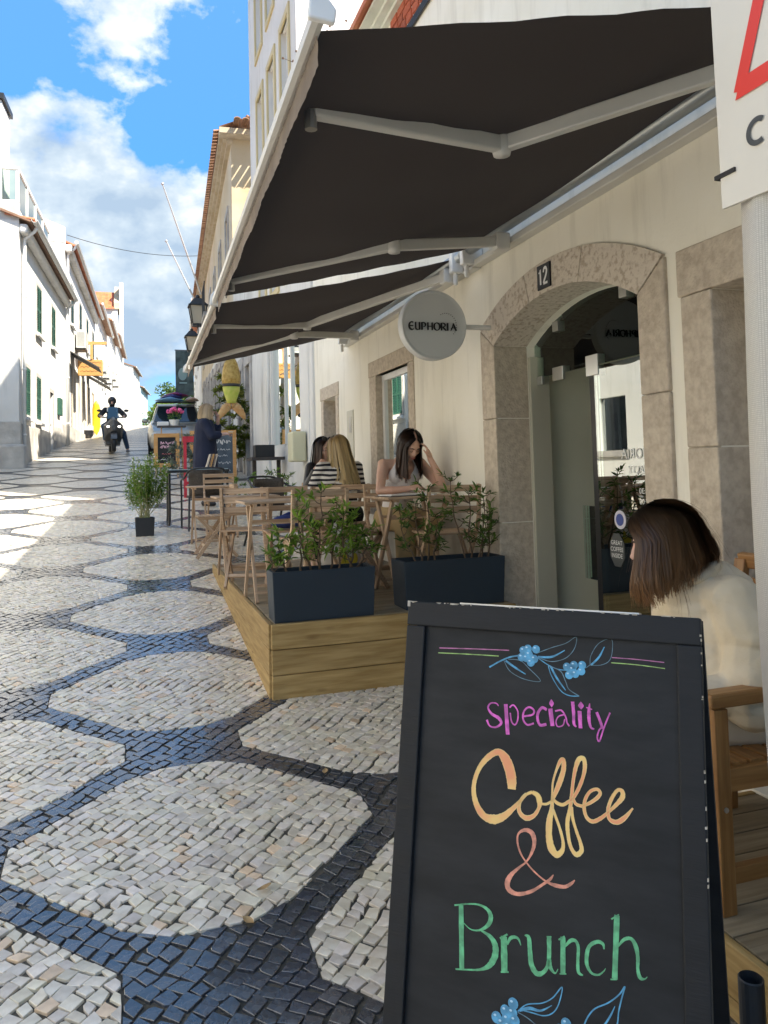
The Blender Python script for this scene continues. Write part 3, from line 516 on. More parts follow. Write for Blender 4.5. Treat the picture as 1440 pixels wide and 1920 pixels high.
# neighbouring stone doorway at the right edge
for z0, z1 in ((.3, .95), (.953, 1.75), (1.753, 2.44)):
    jamb(2.69 - .004, 2.88, z0, z1); jamb(1.56, 1.75 + .004, z0, z1)
jamb(1.50, 2.90, 2.443, 2.66, 'lintel_stone')
MB().box(WX + .27, WX + .30, 1.75, 2.69, .34, 2.44).build('white_panel', white_pt, cafe)
# window
wz0, wz1, wy0, wy1 = 1.32, 2.66, 6.56, 7.53
jamb(wy0 - .15, wy0 + .003, wz0, wz1 - .003, 'window_stone', .012); jamb(wy1 - .003, wy1 + .22, wz0, wz1 - .003, 'window_stone', .012); jamb(wy0 - .15, wy1 + .24, wz1, wz1 + .16, 'window_stone', .014)
jamb(wy0 - .18, wy1 + .25, wz0 - .09, wz0 - .003, 'sill_stone', .05)
mb = MB()
for y0, y1, z0, z1 in ((wy0, wy0 + .05, wz0, wz1), (wy1 - .07, wy1, wz0, wz1), (wy0 + .05, wy1 - .07, wz1 - .06, wz1), (wy0 + .05, wy1 - .07, wz0, wz0 + .06)): mb.box(WX + .06, WX + .11, y0 + .001, y1 - .001, z0 + .001, z1 - .001)
wf = mb.build('window_frame', white_pt, cafe)
MB().box(WX + .08, WX + .086, wy0 + .04, wy1 - .06, wz0 + .05, wz1 - .05).build('pane', pane_m, wf)
MB().box(WX + .5, WX + .52, wy0 - .5, wy1 + .5, 1.0, 3).build('curtain', dark_in, wf)
# small side door with grey stone
jamb(9.05, 9.17 + .003, gz(9.1) - .1, 2.61, 'jamb_stone', .012); jamb(9.80 - .003, 9.93, gz(9.9) - .1, 2.61, 'jamb_stone', .012); jamb(9.03, 9.97, 2.612, 2.78, 'lintel_stone', .014)
MB().box(WX + .26, WX + .30, 9.17, 9.80, .8, 2.61).build('side_door', M('grey_door', (.22, .22, .22), (.30, .30, .29), scale=6, rough=.7), cafe, bevel=.004)
mp_ = MB().box(WX - .012, WX + .01, 8.40, 8.66, 1.72, 2.38).build('meter_panel', M('panel_grey', (.58, .56, .47), rough=.6), cafe, bevel=.004)
MB().box(WX - .018, WX - .012, 8.46, 8.56, 2.12, 2.30).build('meter_window', steel, mp_)
MB().box(WX - .03, WX, 9.02, 9.04, 1.75, 1.95).build('doorbell', black_pl, cafe)
# room behind the door
RX0, RX1, RY0, RY1, RZ0, RZ1 = WX + .36, 7.2, 2.2, 4.86, .48, 3.1
mb = MB().add([(RX0, RY0, RZ0), (RX1, RY0, RZ0), (RX1, RY1, RZ0), (RX0, RY1, RZ0), (RX0, RY0, RZ1), (RX1, RY0, RZ1), (RX1, RY1, RZ1), (RX0, RY1, RZ1)], [(4, 7, 6, 5), (1, 5, 6, 2), (2, 6, 7, 3), (0, 4, 5, 1)])
inner = M('room_plaster', (.72, .71, .56), (.78, .77, .62), scale=2, rough=.8)
mb.build('room_wall', inner, cafe)
MB().box(RX0 - .02, RX1, RY0, RY1, RZ0 - .05, RZ0).build('room_floor', M('room_tile', (.10, .09, .08), rough=.3), cafe)
MB().box(WX + .245, RX0 + .03, DY1 - .035, DY1 - .002, RZ0, 2.45).build('door_lining', M('lining_paint', (.48, .47, .38), rough=.6), cafe)
# glazed front of the door
gx = WX + .30
def archpoly(x, z0, y0=DY0, y1=DY1, n=16):
    ys_ = [y0 + (y1 - y0) * i / n for i in range(n + 1)]
    return [(x, y0, z0), (x, y1, z0)] + [(x, y, arch(y) - .004) for y in reversed(ys_)]
MB().prism(archpoly(gx, 2.30), (.01, 0, 0)).build('transom_pane', pane_clear, cafe)
gd = MB().box(gx, gx + .01, DY0 + .01, 4.07, SILL + .01, 2.29).build('glass_door', pane_shop, cafe)
MB().box(gx + .10, gx + .75, 4.165, 4.177, SILL + .01, 2.28).build('open_glass_door', pane_clear, cafe)
for y, z, h in ((4.10, 2.30, .13), (4.50, 2.30, .09), (4.77, 2.28, .06)): MB().box(gx - .006, gx + .016, y - .08, y + .05, z - h / 2, z + h / 2).build('door_fitting', steel, cafe, bevel=.003)
for y in (3.75, 4.5): MB().box(gx - .006, gx + .016, y - .04, y + .03, arch(y) - .075, arch(y) - .008).build('door_fitting', steel, cafe, bevel=.003)
MB().box(gx + .02, gx + .12, 4.06, 4.15, SILL, 2.27).build('door_post', black_pl, cafe)
mb = MB()
for z in (1.28, 1.05): mb.tube([(gx + .1, 4.16, z), (gx + .1, 4.23, z)], .012, 10); 
mb.build('door_knob', steel, cafe)
MB().box(gx + .095, gx + .105, 4.23, 4.40, .95, 1.42).build('pull_plate', pane_clear, cafe)
ac = MB().box(RX0 + .7, RX0 + .95, 2.9, 3.65, 2.45, 2.75).build('air_conditioner', white_pt, cafe, bevel=.02)
MB().box(RX0 + .69, RX0 + .70, 2.95, 3.60, 2.50, 2.56).build('vent', dark_mt, ac)
# lettering helpers
TXT = {}
def text_mesh(s, size, align='CENTER', ext=0.0):
    cu = bpy.data.curves.new('txt', 'FONT'); cu.body = s; cu.size = size; cu.align_x = align; cu.align_y = 'CENTER'; cu.extrude = ext; cu.resolution_u = 3
    o = bpy.data.objects.new('txt', cu); COL.objects.link(o); bpy.context.view_layer.update()
    me = bpy.data.meshes.new_from_object(o.evaluated_get(bpy.context.evaluated_depsgraph_get())); bpy.data.objects.remove(o); bpy.data.curves.remove(cu); me.materials.clear(); return me
def put_text(name, s, size, mat, parent, M4):
    me = text_mesh(s, size); me.transform(M4); return mk(name, me, mat, parent)
def wallframe(x, y, z, mirror=False):     # text facing -x (towards the street): right runs towards -y
    sx = 1 if not mirror else -1
    return Matrix(((0, 0, -1, x), (-sx, 0, 0, y), (0, 1, 0, z), (0, 0, 0, 1)))
white_let = M('white_lettering', (.80, .80, .78), rough=.5); black_let = M('black_lettering', (.015, .015, .016), rough=.45)
put_text('door_lettering', 'EUPHORIA', .085, white_let, gd, wallframe(gx - .004, 3.62, 1.74, True))
put_text('door_lettering', 'SPECIALTY', .06, white_let, gd, wallframe(gx - .004, 3.62, 1.65, True))
for i, s in enumerate(('08:30', '17:00')): put_text('door_lettering', s, .045, white_let, gd, wallframe(gx - .004, 3.62, 1.53 - .06 * i, True))
bd = MB().prism([(gx - .004, 3.90 + .075 * cos(a), 1.18 + .105 * sin(a)) for a in [2 * pi * i / 8 + pi / 8 for i in range(8)]], (.003, 0, 0)).build('door_badge', M('badge', (.06, .065, .065), rough=.5), gd)
for i, s in enumerate(('GREAT', 'COFFEE', 'INSIDE')): put_text('badge_lettering', s, .036, white_let, bd, wallframe(gx - .0065, 3.90, 1.222 - .038 * i))
st_ = MB().prism([(gx - .004, 3.86 + .055 * cos(2 * pi * i / 20), 1.36 + .055 * sin(2 * pi * i / 20)) for i in range(20)], (.003, 0, 0)).build('round_sticker', M('sticker_white', (.62, .60, .66), rough=.5), gd)
MB().prism([(gx - .0065, 3.86 + .036 * cos(2 * pi * i / 20), 1.36 + .036 * sin(2 * pi * i / 20)) for i in range(20)], (.002, 0, 0)).build('sticker_centre', M('sticker_blue', (.06, .09, .30), rough=.5), st_)
# house number tile
nt_ = tag(MB().box(-.012, 0, -.075, .075, -.075, .075).build('number_tile', M('number_tile_black', (.012, .013, .014), rough=.35), None, (WX - PR - .001, 4.06, 2.835), bevel=.003), 'small black tile with white number 12 on the door arch', 'number tile')
mb = MB(); F2 = lambda u, v: (-.0135, -u, v)
for pts in ([(-.048, .025, .014), (-.030, .046, .018), (-.030, -.048, .018)], [(.006, .022, .013), (.014, .043, .017), (.034, .046, .018), (.044, .026, .018), (.034, .0, .018), (.012, -.030, .018), (.004, -.044, .016)], [(.002, -.046, .015), (.050, -.046, .015)]):
    ribbon(mb, spline(pts, 5) if len(pts) > 3 else pts, F2)
mb.build('numerals', white_let, nt_)
# --- tall white house
tall = empty('tall_white_house', (0, 0, 0)); tag(tall, 'tall white house with narrow framed windows rising above the brown awnings', 'building')
TY0, TY1, TZ = 11.05, 15.7, 12.6
hs = []; wins = []
for zc_ in (5.6, 8.2, 10.6):
    for yc_ in (11.9, 13.15, 14.4): wins.append((yc_ - .32, yc_ + .32, zc_ - .75, zc_ + .75))
shop = (11.3, 13.75, 2.1, 4.15); hs = wins + [shop]
mb = MB(); facade(mb, TY0, TY1, -.2, TZ, [(*h, .14) for h in hs], .14, fr)
for y in (TY0, TY1): mb.add([fr(y, 0, -.2), fr(y, 7, -.2), fr(y, 7, TZ), fr(y, 0, TZ)], [(0, 1, 2, 3)])
mb.add([fr(TY0, 0, TZ), fr(TY1, 0, TZ), fr(TY1, 7, TZ), fr(TY0, 7, TZ)], [(0, 1, 2, 3)])
mb.build('wall', white_pl, tall)
yel = M('ochre_trim', (.60, .50, .27), rough=.7)
for (y0, y1, z0, z1) in wins:
    mb = MB()
    for a, b, c, d in ((y0 - .11, y0, z0 - .11, z1 + .11), (y1, y1 + .11, z0 - .11, z1 + .11), (y0, y1, z1, z1 + .11), (y0, y1, z0 - .11, z0)): mb.box(WX - .03, WX + .02, a + .001, b - .001, c, d)
    wf = mb.build('window_surround', yel, tall)
    mb = MB()
    for a, b, c, d in ((y0, y0 + .06, z0, z1), (y1 - .06, y1, z0, z1), (y0 + .06, y1 - .06, z1 - .06, z1), (y0 + .06, y1 - .06, z0, z0 + .06), ((y0 + y1) / 2 - .025, (y0 + y1) / 2 + .025, z0 + .06, z1 - .06)): mb.box(WX + .08, WX + .12, a + .001, b - .001, c + .001, d - .001)
    mb.build('window_sash', white_pt, wf); MB().box(WX + .10, WX + .105, y0 + .05, y1 - .05, z0 + .05, z1 - .05).build('pane', pane_m, wf)
y0, y1, z0, z1 = shop
mb = MB()
for a, b in ((y0, y0 + .05), (y1 - .06, y1), (12.05, 12.13), (12.62, 12.67)): mb.box(WX + .03, WX + .10, a, b, z0 + .001, z1 - .001)
mb.box(WX + .03, WX + .10, y0 + .05, y1 - .06, z0, z0 + .06); sf = mb.build('shop_window_frame', M('white_frame_al', (.62, .62, .58), rough=.4), tall)
for a, b in ((y0 + .04, 12.06), (12.12, 12.63), (12.66, y1 - .05)): MB().box(WX + .06, WX + .066, a, b, z0 + .05, z1).build('shop_pane', pane_m, sf)
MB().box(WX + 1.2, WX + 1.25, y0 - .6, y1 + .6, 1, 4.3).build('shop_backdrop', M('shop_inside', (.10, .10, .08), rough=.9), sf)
MB().box(WX - .035, WX + .01, 10.3, 11.03, .3, 6.0).build('pilaster', white_pl, tall, bevel=.01)
for a, b in ((10.5, 10.62), (13.85, 14.05), (14.1, 14.6)): MB().box(WX - .05, WX - .001, a, b, gz(a) - .1, 4.2).build('pier', white_pl2, tall, bevel=.012)
mb = MB().box(WX - .26, WX - .052, 10.66, 11.0, 1.83, 2.26); tag(mb.build('meter_box', M('beige_box', (.60, .58, .40), rough=.55), bevel=.025), 'beige utility box fixed on the white wall beside the shop window', 'utility box')
# --- row house between, with stone doorways
mid = empty('stone_fronted_house', (0, 0, 0)); tag(mid, 'narrow weathered house with grey stone doorways behind the hanging fish tail', 'building')
mh = [(16.15, 16.75, 1.5, 4.0, .3), (17.35, 17.95, 1.6, 4.0, .3)]
mb = MB(); facade(mb, 15.7, 18.8, .4, 6.9, mh, .3, fr); mb.add([fr(15.7, 0, 6.9), fr(18.8, 0, 6.9), fr(18.8, 7, 7.4), fr(15.7, 7, 7.4)], [(0, 1, 2, 3)]); mb.build('wall', white_pl2, mid)
for y0, y1, z0, z1, _ in mh:
    for a, b in ((y0 - .2, y0 + .003), (y1 - .003, y1 + .2)): MB().box(WX - .04, WX + .1, a, b, z0 - .2, z1 - .002).build('jamb_stone', stone_g, mid, bevel=.012)
    MB().box(WX - .045, WX + .1, y0 - .22, y1 + .22, z1, z1 + .28).build('lintel_stone', stone_g, mid, bevel=.012)
    MB().box(WX + .24, WX + .28, y0, y1, z0, z1).build('door', M('old_door', (.13, .13, .12), (.2, .2, .19), scale=5, rough=.7), mid)
MB().box(WX - .16, WX - .002, 15.7, 18.8, 6.70, 6.898).build('cornice', white_pl2, mid, bevel=.03)
# --- ochre house turning with the street
och = empty('ochre_house', (WX, 18.8, 0), radians(-90 - 2.7)); tag(och, 'ochre plastered old house with tiled eave, window and stone ground floor', 'building')
fo = lambda x, d, z: (-x, d, z)              # x = distance along the street
OL, OZ = 19.5, 10.1
ow = [(x - .42, x + .42, 6.6, 8.5, .15) for x in (1.6, 4.6, 7.6, 10.6, 13.6, 16.6)]; od = [(x - .5, x + .5, 1.3 + .105 * x, 4.6 + .06 * x, .25) for x in (1.2, 3.2, 5.2, 7.4, 9.6, 12.0, 14.4, 17.0)]
mb = MB(); facade(mb, 0, OL, 5.6, OZ, ow, .15, fo)
for x in (0, OL): mb.add([fo(x, 0, .5), fo(x, 8, .5), fo(x, 8, OZ), fo(x, 0, OZ)], [(0, 1, 2, 3)])
mb.build('upper_wall', ochre_pl, och)
mb = MB(); facade(mb, 0, OL, .5, 5.6, od, .25, fo); mb.build('ground_floor_wall', white_pl2, och)
for x0, x1, z0, z1, _ in ow:
    b = MB()
    for a, c, d, e in ((x0 - .14, x0, z0 - .14, z1 + .14), (x1, x1 + .14, z0 - .14, z1 + .14), (x0, x1, z1, z1 + .14), (x0, x1, z0 - .14, z0)): b.box(-c + .001, -a - .001, -.04, .02, d, e)
    wf = b.build('window_surround', stone_g, och); MB().box(-x1, -x0, .1, .12, z0, z1).build('pane', pane_m, wf)
for x0, x1, z0, z1, _ in od:
    for a, c in ((x0 - .18, x0 + .003), (x1 - .003, x1 + .18)): MB().box(-c, -a, -.05, .1, z0 - .3, z1 - .002).build('jamb_stone', stone_g, och, bevel=.01)
    MB().box(-x1 - .2, -x0 + .2, -.055, .1, z1, z1 + .25).build('lintel_stone', stone_g, och, bevel=.01)
    MB().box(-x1, -x0, .2, .24, z0, z1).build('door', M('old_door_2', (.10, .13, .13), (.25, .24, .22), scale=2, rough=.7), och)
mb = MB()
for i in range(3): mb.box(-OL, .02, -.10 - .09 * i, .05, OZ - .26 + .09 * i, OZ - .175 + .09 * i)
mb.box(-.02 - 0, .35, -.3, 8, OZ - .14, OZ - .005)
mb.build('cornice', M('cornice_old', (.45, .36, .24), (.58, .50, .38), scale=3, rough=.8), och)
et = MB(); n_ = 8
for j in range(n_): pass
tm = MB(); seg = [(.085 * cos(pi * j / 6), .055 * sin(pi * j / 6)) for j in range(7)]
tm.loft([[(a, -.42, b + .02) for a, b in seg] + [(a * .86, -.42, b * .8 + .012) for a, b in reversed(seg)], [(a * .8, .25, b + .12) for a, b in seg] + [(a * .7, .25, b * .8 + .11) for a, b in reversed(seg)]])
tme = tm.mesh('tile'); tme.materials.append(tile_old)
for i in range(int(OL / .2)): mk('eave_tile', tme, tile_old, och, (-.1 - i * .2, 0, OZ + .02))
for i in range(20): mk('eave_tile', tme, tile_old, och, (.35, .1 + i * .2, OZ + .02), (0, 0, pi / 2))
MB().add([fo(-.3, -.3, OZ + .03), fo(OL, -.3, OZ + .03), fo(OL, 4, OZ + 1.9), fo(-.3, 4, OZ + 1.9)], [(0, 1, 2, 3)]).build('roof', tile_old, och)
MB().tube([(-.3, .9, OZ), (-.9, .5, OZ + .9)], .05, 8).build('vent_pipe', tile_old, och)
for x in (4.6,):
    b = MB().box(-x - .8, -x + .8, -.55, 0, 6.3, 6.42); bal = b.build('balcony', stone_g, och)
    b = MB(); b.bar((-x - .8, -.52, 7.3), (-x + .8, -.52, 7.3), .03, .03)
    for i in range(14): b.tube([(-x - .8 + i * 1.6 / 13, -.52, 6.42), (-x - .8 + i * 1.6 / 13, -.52, 7.3)], .01, 5)
    b.build('balustrade', dark_mt, bal)
# houses closing the right side farther up
def plain_house(name, label, P0, ang, length, depth, zb, ze, side, wall_m, roof_m, nwin=4, group=None, storeys=2, shut=None, ridge=1.4, doors=True):
    root = empty(name, (P0[0], P0[1], 0), radians(90 - ang) if side < 0 else radians(-90 - ang)); sg = 1 if side < 0 else -1
    F_ = lambda x, d, z: (sg * x, d, z)
    hl = []; span = (ze - zb - .3) / storeys
    for s in range(storeys):
        for i in range(nwin):
            x = length * (i + .5) / nwin; z0 = zb + s * span + (.9 if s else .35); zt = zb + (s + 1) * span - .35
            zg = z0 + (.0 if s else x * .08)
            hl.append((x - .42, x + .42, zg, max(zt, zg + .9), .12))
    b = MB(); facade(b, 0, length, zb - 2.2, ze, hl, .12, F_)
    for x in (0, length): b.add([F_(x, 0, zb - 2.2), F_(x, depth, zb - 2.2), F_(x, depth, ze), F_(x, depth / 2, ze + ridge), F_(x, 0, ze)], [(0, 1, 2, 3, 4)])
    b.build('wall', wall_m, root)
    for (x0, x1, z0, z1, _) in hl:
        wm_ = MB().box(min(sg * x0, sg * x1), max(sg * x0, sg * x1), .07, .10, z0, z1).build('window', shut or pane_m, root)
        MB().box(min(sg * x0, sg * x1) - .08, max(sg * x0, sg * x1) + .08, -.05, .05, z0 - .12, z0 - .002).build('sill', stone_g, wm_)
    b = MB(); ov = .35
    b.hexa([F_(-.1, -ov, ze - .12), F_(length + .1, -ov, ze - .12), F_(length + .1, depth / 2, ze + ridge + .02), F_(-.1, depth / 2, ze + ridge + .02), F_(-.1, -ov, ze - .02), F_(length + .1, -ov, ze - .02), F_(length + .1, depth / 2, ze + ridge + .14), F_(-.1, depth / 2, ze + ridge + .14)])
    b.hexa([F_(-.1, depth + ov, ze - .12), F_(length + .1, depth + ov, ze - .12), F_(length + .1, depth / 2, ze + ridge + .02), F_(-.1, depth / 2, ze + ridge + .02), F_(-.1, depth + ov, ze - .02), F_(length + .1, depth + ov, ze - .02), F_(length + .1, depth / 2, ze + ridge + .14), F_(-.1, depth / 2, ze + ridge + .14)])
    rf = b.build('roof', roof_m, root)
    b = MB(); b.tube([F_(-.15, -ov - .05, ze - .08), F_(length + .15, -ov - .05, ze - .10)], .06, 8); b.build('gutter', white_pt, rf)
    tag(root, label, 'building', group); return root
plain_house('far_house', 'white far house past the ochre house with red roof edge', (3.35, 38.6), 3.5, 12, 7, 3.6, 10.4, 1, white_pl2, tile_red, 3)
plain_house('far_house', 'pale house farthest up on the shaded side of the street', (4.1, 51), 4.0, 20, 7, 4.6, 10.6, 1, white_pl2, tile_old, 5)
# ---------------------------------------------------------------- houses on the sunny side
def shutter_mesh(w, h, slats=22):
    b = MB(); b.box(0, .05, 0, .035, 0, h); b.box(w - .05, w, 0, .035, 0, h); b.box(.05, w - .05, 0, .035, h - .06, h); b.box(.05, w - .05, 0, .035, 0, .06); b.box(.05, w - .05, 0, .035, h * .5 - .03, h * .5 + .03)
    n = slats
    for i in range(n):
        z = .07 + (h - .14) * i / n; b.hexa([(.05, .002, z), (w - .05, .002, z), (w - .05, .030, z + .03), (.05, .030, z + .03), (.05, .002, z + .012), (w - .05, .002, z + .012), (w - .05, .030, z + .042), (.05, .030, z + .042)])
    return b
def window_unit(root, x0, x1, z0, z1, shut, frame=stone_g, depth=.1, fw=.1):
    b = MB()
    for a, c, d, e in ((x0 - fw, x0, z0 - fw, z1 + fw), (x1, x1 + fw, z0 - fw, z1 + fw), (x0, x1, z1, z1 + fw), (x0, x1, z0 - fw, z0)): b.box(a + .001, c - .001, -.025, .02, d, e)
    wf = b.build('window_frame', frame, root)
    MB().box(x0 - fw - .05, x1 + fw + .05, -.11, -.0255, z0 - fw - .06, z0 - fw + .02).build('sill', white_pl, wf, bevel=.01)
    hwid = (x1 - x0) / 2
    for i in range(2): shutter_mesh(hwid - .004, z1 - z0 - .01).build('shutter', shut, wf, (x0 + i * hwid + .002, -.018, z0 + .005))
    return wf
def downpipe(root, x, z0, z1, ztop, y=-.08):
    b = MB(); b.tube([(x, -.36, ztop), (x, -.30, ztop - .12), (x, y, ztop - .32), (x, y, ztop - .5), (x, y, z0)], .042, 8)
    for z in (z0 + .8, z0 + 2.4, z0 + 4.2): b.lathe((x, y, z), [(.052, -.02), (.052, .02)], 10)
    return b.build('downpipe', white_pt, root, smooth=True)
# --- corner house
L1 = empty('corner_house', (-2.53, 20.13, 0), radians(87.5)); tag(L1, 'white corner house with green slatted shutters and rough stone plinth', 'building')
LL = 8.7; E1 = 7.95
hl = [(2.55, 3.35, 5.72, 6.98, .12), (5.35, 6.15, 5.80, 7.0, .12), (.75, 1.50, 3.30, 4.50, .12), (2.5, 3.25, 3.30, 4.46, .12), (5.0, 5.72, 2.45, 4.30, .18)]
FL = lambda x, d, z: (x, d, z)
mb = MB(); facade(mb, 0, LL, 1.2, E1, hl, .12, FL)
mb.add([(0, 0, 1.2), (0, 7, 1.2), (0, 7, E1 + .45), (0, 0, E1 + .45)], [(0, 1, 2, 3)]); mb.add([(0, .3, E1), (LL, .3, E1), (LL, 7, E1 + .4), (0, 7, E1 + .4)], [(0, 1, 2, 3)])
mb.box(.0, .25, .02, 7, E1, E1 + .5)
mb.build('wall', white_pl, L1)
for h in hl[:4]: window_unit(L1, *h[:4], green_sh)
dm = MB().box(5.0, 5.72, .10, .16, 2.45, 4.30).build('door', M('dark_door', (.03, .028, .025), rough=.6), L1); MB().lathe((5.62, .06, 3.3), [(.03, -.0), (.03, .05)], 8).build('handle', steel, dm)
b = MB()
for a, c, d, e in ((4.88, 5.0, 2.4, 4.42), (5.72, 5.84, 2.4, 4.42), (5.0, 5.72, 4.30, 4.42)): b.box(a + .001, c - .001, -.02, .05, d, e)
b.build('door_surround', stone_g, L1)
b = MB()
for x0, x1, zt in ((-.05, 2.0, 3.02), (2.0, 4.88, 3.05), (5.84, 7.6, 3.32), (7.6, LL, 3.5)): b.box(x0, x1 - .002, -.05, .02, 1.2, zt)
b.box(-.052, .02, -.048, 6.9, 1.2, 3.06)
b.build('plinth', rough_st, L1, bevel=.015)
MB().box(-.42, .0, -.2, .35, 1.2, 2.5).build('corner_stone', rough_st, L1, bevel=.06)
b = MB().hexa([(-.10, -.30, E1 - .06), (LL + .05, -.30, E1 - .06), (LL + .05, .4, E1 + .20), (-.10, .4, E1 + .20), (-.10, -.30, E1 - .01), (LL + .05, -.30, E1 - .01), (LL + .05, .4, E1 + .26), (-.10, .4, E1 + .26)])
rf = b.build('eave_boards', M('brown_soffit', (.20, .11, .07), (.28, .17, .11), scale=5, rough=.8), L1)
b = MB(); b.box(-.02, LL, -.20, .0, E1 - .30, E1 - .07); b.build('eave_moulding', white_pl, L1, bevel=.05)
gm = tile_red; tmr = tm.mesh('tile'); tmr.materials.append(tile_red)
for i in range(43): mk('roof_tile', tmr, tile_red, rf, (.0 + i * .2, .06, E1 + .0))
b = MB(); seg = [(.075 * cos(pi + pi * j / 8), .075 * sin(pi + pi * j / 8)) for j in range(9)]
b.loft([[(x, -.37 + a, E1 - .0 + c) for a, c in seg] + [(x, -.37 + a * .9, E1 + c * .9 + .004) for a, c in reversed(seg)] for x in (-.15, LL + .05)]); b.build('gutter', M('gutter_white', (.62, .62, .60), rough=.45), L1)
downpipe(L1, .28, 1.95, 7, E1 - .06); downpipe(L1, LL - .12, 2.75, 7, E1 - .06)
MB().box(6.65, 7.25, -.10, .0, 3.72, 4.28).build('meter_box', green_sh, L1, bevel=.015)
tl = MB().box(-.035, -.001, 2.2, 2.95, 3.55, 4.25).build('tile_panel', M('tile_panel_brown', (.45, .36, .26), (.60, .52, .42), scale=9, rough=.4), L1); MB().lathe((-.04, 2.57, 3.9), [(.22, 0), (.22, -.004)], 18, 0).build('tile_ring', white_pt, tl)
rl = MB().box(.1, 5.4, .02, .09, E1 + 1.3, E1 + 1.37).build('terrace_rail', white_pt, L1); MB().box(.1, .17, .0905, .40, E1 + 1.3, E1 + 1.37).build('terrace_rail', white_pt, L1)
for x in (.15, 1.4, 2.7, 4.0, 5.3): MB().box(x - .035, x + .035, .02, .09, E1 + .3, E1 + 1.299).build('railing_post', white_pt, L1)
MB().box(.12, 5.3, .05, .06, E1 + .4, E1 + 1.28).build('railing_pane', pane_clear, rl); MB().box(.13, .14, .1, .40, E1 + .5, E1 + 1.28).build('railing_pane', pane_clear, rl)
ch = MB().box(.05, 1.1, .40, 1.6, E1, E1 + 3.0).build('chimney', white_pl2, L1, bevel=.03); MB().box(-.01, 1.16, .34, 1.66, E1 + 3.002, E1 + 3.14).build('chimney_cap', dark_mt, ch)
# --- second house
L2 = empty('gutter_house', (-2.15, 28.84, 0), radians(88.2)); tag(L2, 'white house behind the corner house with tall dark shutters and air conditioner', 'building')
E2 = 10.0; LL2 = 13.6
hl = [(x - .5, x + .5, 7.5, 8.95, .12) for x in (2.3, 5.6, 8.9, 12.2)] + [(x - .6, x + .6, 3.3 + .078 * x, 5.9, .3) for x in (1.6, 4.0, 6.6, 9.2, 12.0)]
mb = MB(); facade(mb, 0, LL2, 1.5, E2, hl, .12, FL)
mb.add([(0, 0, 1.5), (0, 7.5, 1.5), (0, 7.5, E2 + 1.6), (0, 3.6, E2 + 1.9), (0, .0, E2 + .55)], [(0, 1, 2, 3, 4)]); mb.box(-.02, .28, -.0, .5, E2, E2 + .56); mb.build('wall', white_pl, L2)
for h in hl[:4]: window_unit(L2, *h[:4], blue_sh)
for h in hl[4:]:
    dq = MB().box(h[0], h[1], .2, .24, h[2] - .6, h[3]).build('shop_door', M('shop_door_grey', (.10, .10, .09), (.20, .19, .16), scale=2, rough=.5), L2)
    for a, c in ((h[0] - .22, h[0]), (h[1], h[1] + .22)): MB().box(a, c, -.03, .05, h[2] - .9, h[3]).build('jamb_stone', stone_m, L2, bevel=.01)
b = MB().box(-.05, LL2, -.05, -.031, 2.2, 3.55); b.build('plinth', rough_st, L2)
b = MB().hexa([(.28, -.34, E2 - .06), (LL2, -.34, E2 - .06), (LL2, 3.6, E2 + 1.5), (.28, 3.6, E2 + 1.5), (.28, -.34, E2), (LL2, -.34, E2), (LL2, 3.6, E2 + 1.57), (.28, 3.6, E2 + 1.57)]); r2 = b.build('roof', tile_red, L2)
b = MB(); b.box(-.02, LL2, -.24, .0, E2 - .34, E2 - .07); b.build('eave_moulding', white_pl2, L2, bevel=.06)
b = MB(); b.tube([(-.1, -.40, E2 - .02), (LL2, -.40, E2 - .06)], .07, 8); b.build('gutter', M('gutter_white', (.62, .62, .60)), L2); downpipe(L2, .2, 2.8, 8, E2 - .06)
dmr = MB().hexa([(7.2, 1.2, E2 + .7), (9.4, 1.2, E2 + .7), (9.4, 2.6, E2 + 2.2), (7.2, 2.6, E2 + 2.2), (7.2, 1.2, E2 + .8), (9.4, 1.2, E2 + .8), (9.4, 2.6, E2 + 2.3), (7.2, 2.6, E2 + 2.3)]).build('dormer_roof', tile_old, L2)
def ac_unit(x, z, root, s=1.0):
    a = MB().box(x - .45 * s, x + .45 * s, -.42, -.06, z, z + .62 * s).build('air_conditioner', white_pt, root, bevel=.02)
    b = MB()
    for i in range(9): b.box(x - .46 * s, x - .451 * s, -.38 + i * .034, -.365 + i * .034, z + .06, z + .56 * s)
    for i in range(12): b.box(x - .38 * s + i * .045, x - .36 * s + i * .045, -.432, -.421, z + .06, z + .56 * s)
    b.build('fan_grille', M('grille_grey', (.30, .30, .27), rough=.5), a)
    MB().box(x - .35 * s, x + .35 * s, -.4, 0, z - .05, z - .002).build('bracket', dark_mt, a)
ac_unit(3.7, 6.75, L2, 1.15)
for x in (2.4, 6.6, 9.2): MB().hexa([(x - .8, -1.0, 5.75), (x + .8, -1.0, 5.75), (x + .8, 0, 6.35), (x - .8, 0, 6.35), (x - .8, -1.0, 5.79), (x + .8, -1.0, 5.79), (x + .8, 0, 6.39), (x - .8, 0, 6.39)]).build('door_canopy', M('dark_canopy', (.06, .06, .06), rough=.7), L2)
sg = empty('hanging_wooden_sign', (-1.9, 33.3, 6.2), radians(-2)); tag(sg, 'light wooden board hung from a bracket on the sunny house', 'sign')
MB().bar((-.25, 0, .95), (1.0, 0, .95), .12, .12).build('bracket', pine, sg); MB().bar((.42, 0, .28), (.42, 0, .9), .1, .14).build('hanger', pine, sg, bevel=.01)
sb = MB().box(-.1, .85, -.03, .03, -.4, .27).build('board', pine, sg, bevel=.02)
b = MB()
for i in range(3): ribbon(b, [(-.02 + .05 * k, .15 - .18 * i + .02 * ((k * 7 + i * 3) % 3 - 1), .025) for k in range(17)], lambda u, v: (u, -.034, v))
b.build('lettering', M('brown_lettering', (.22, .10, .03), rough=.6), sb)
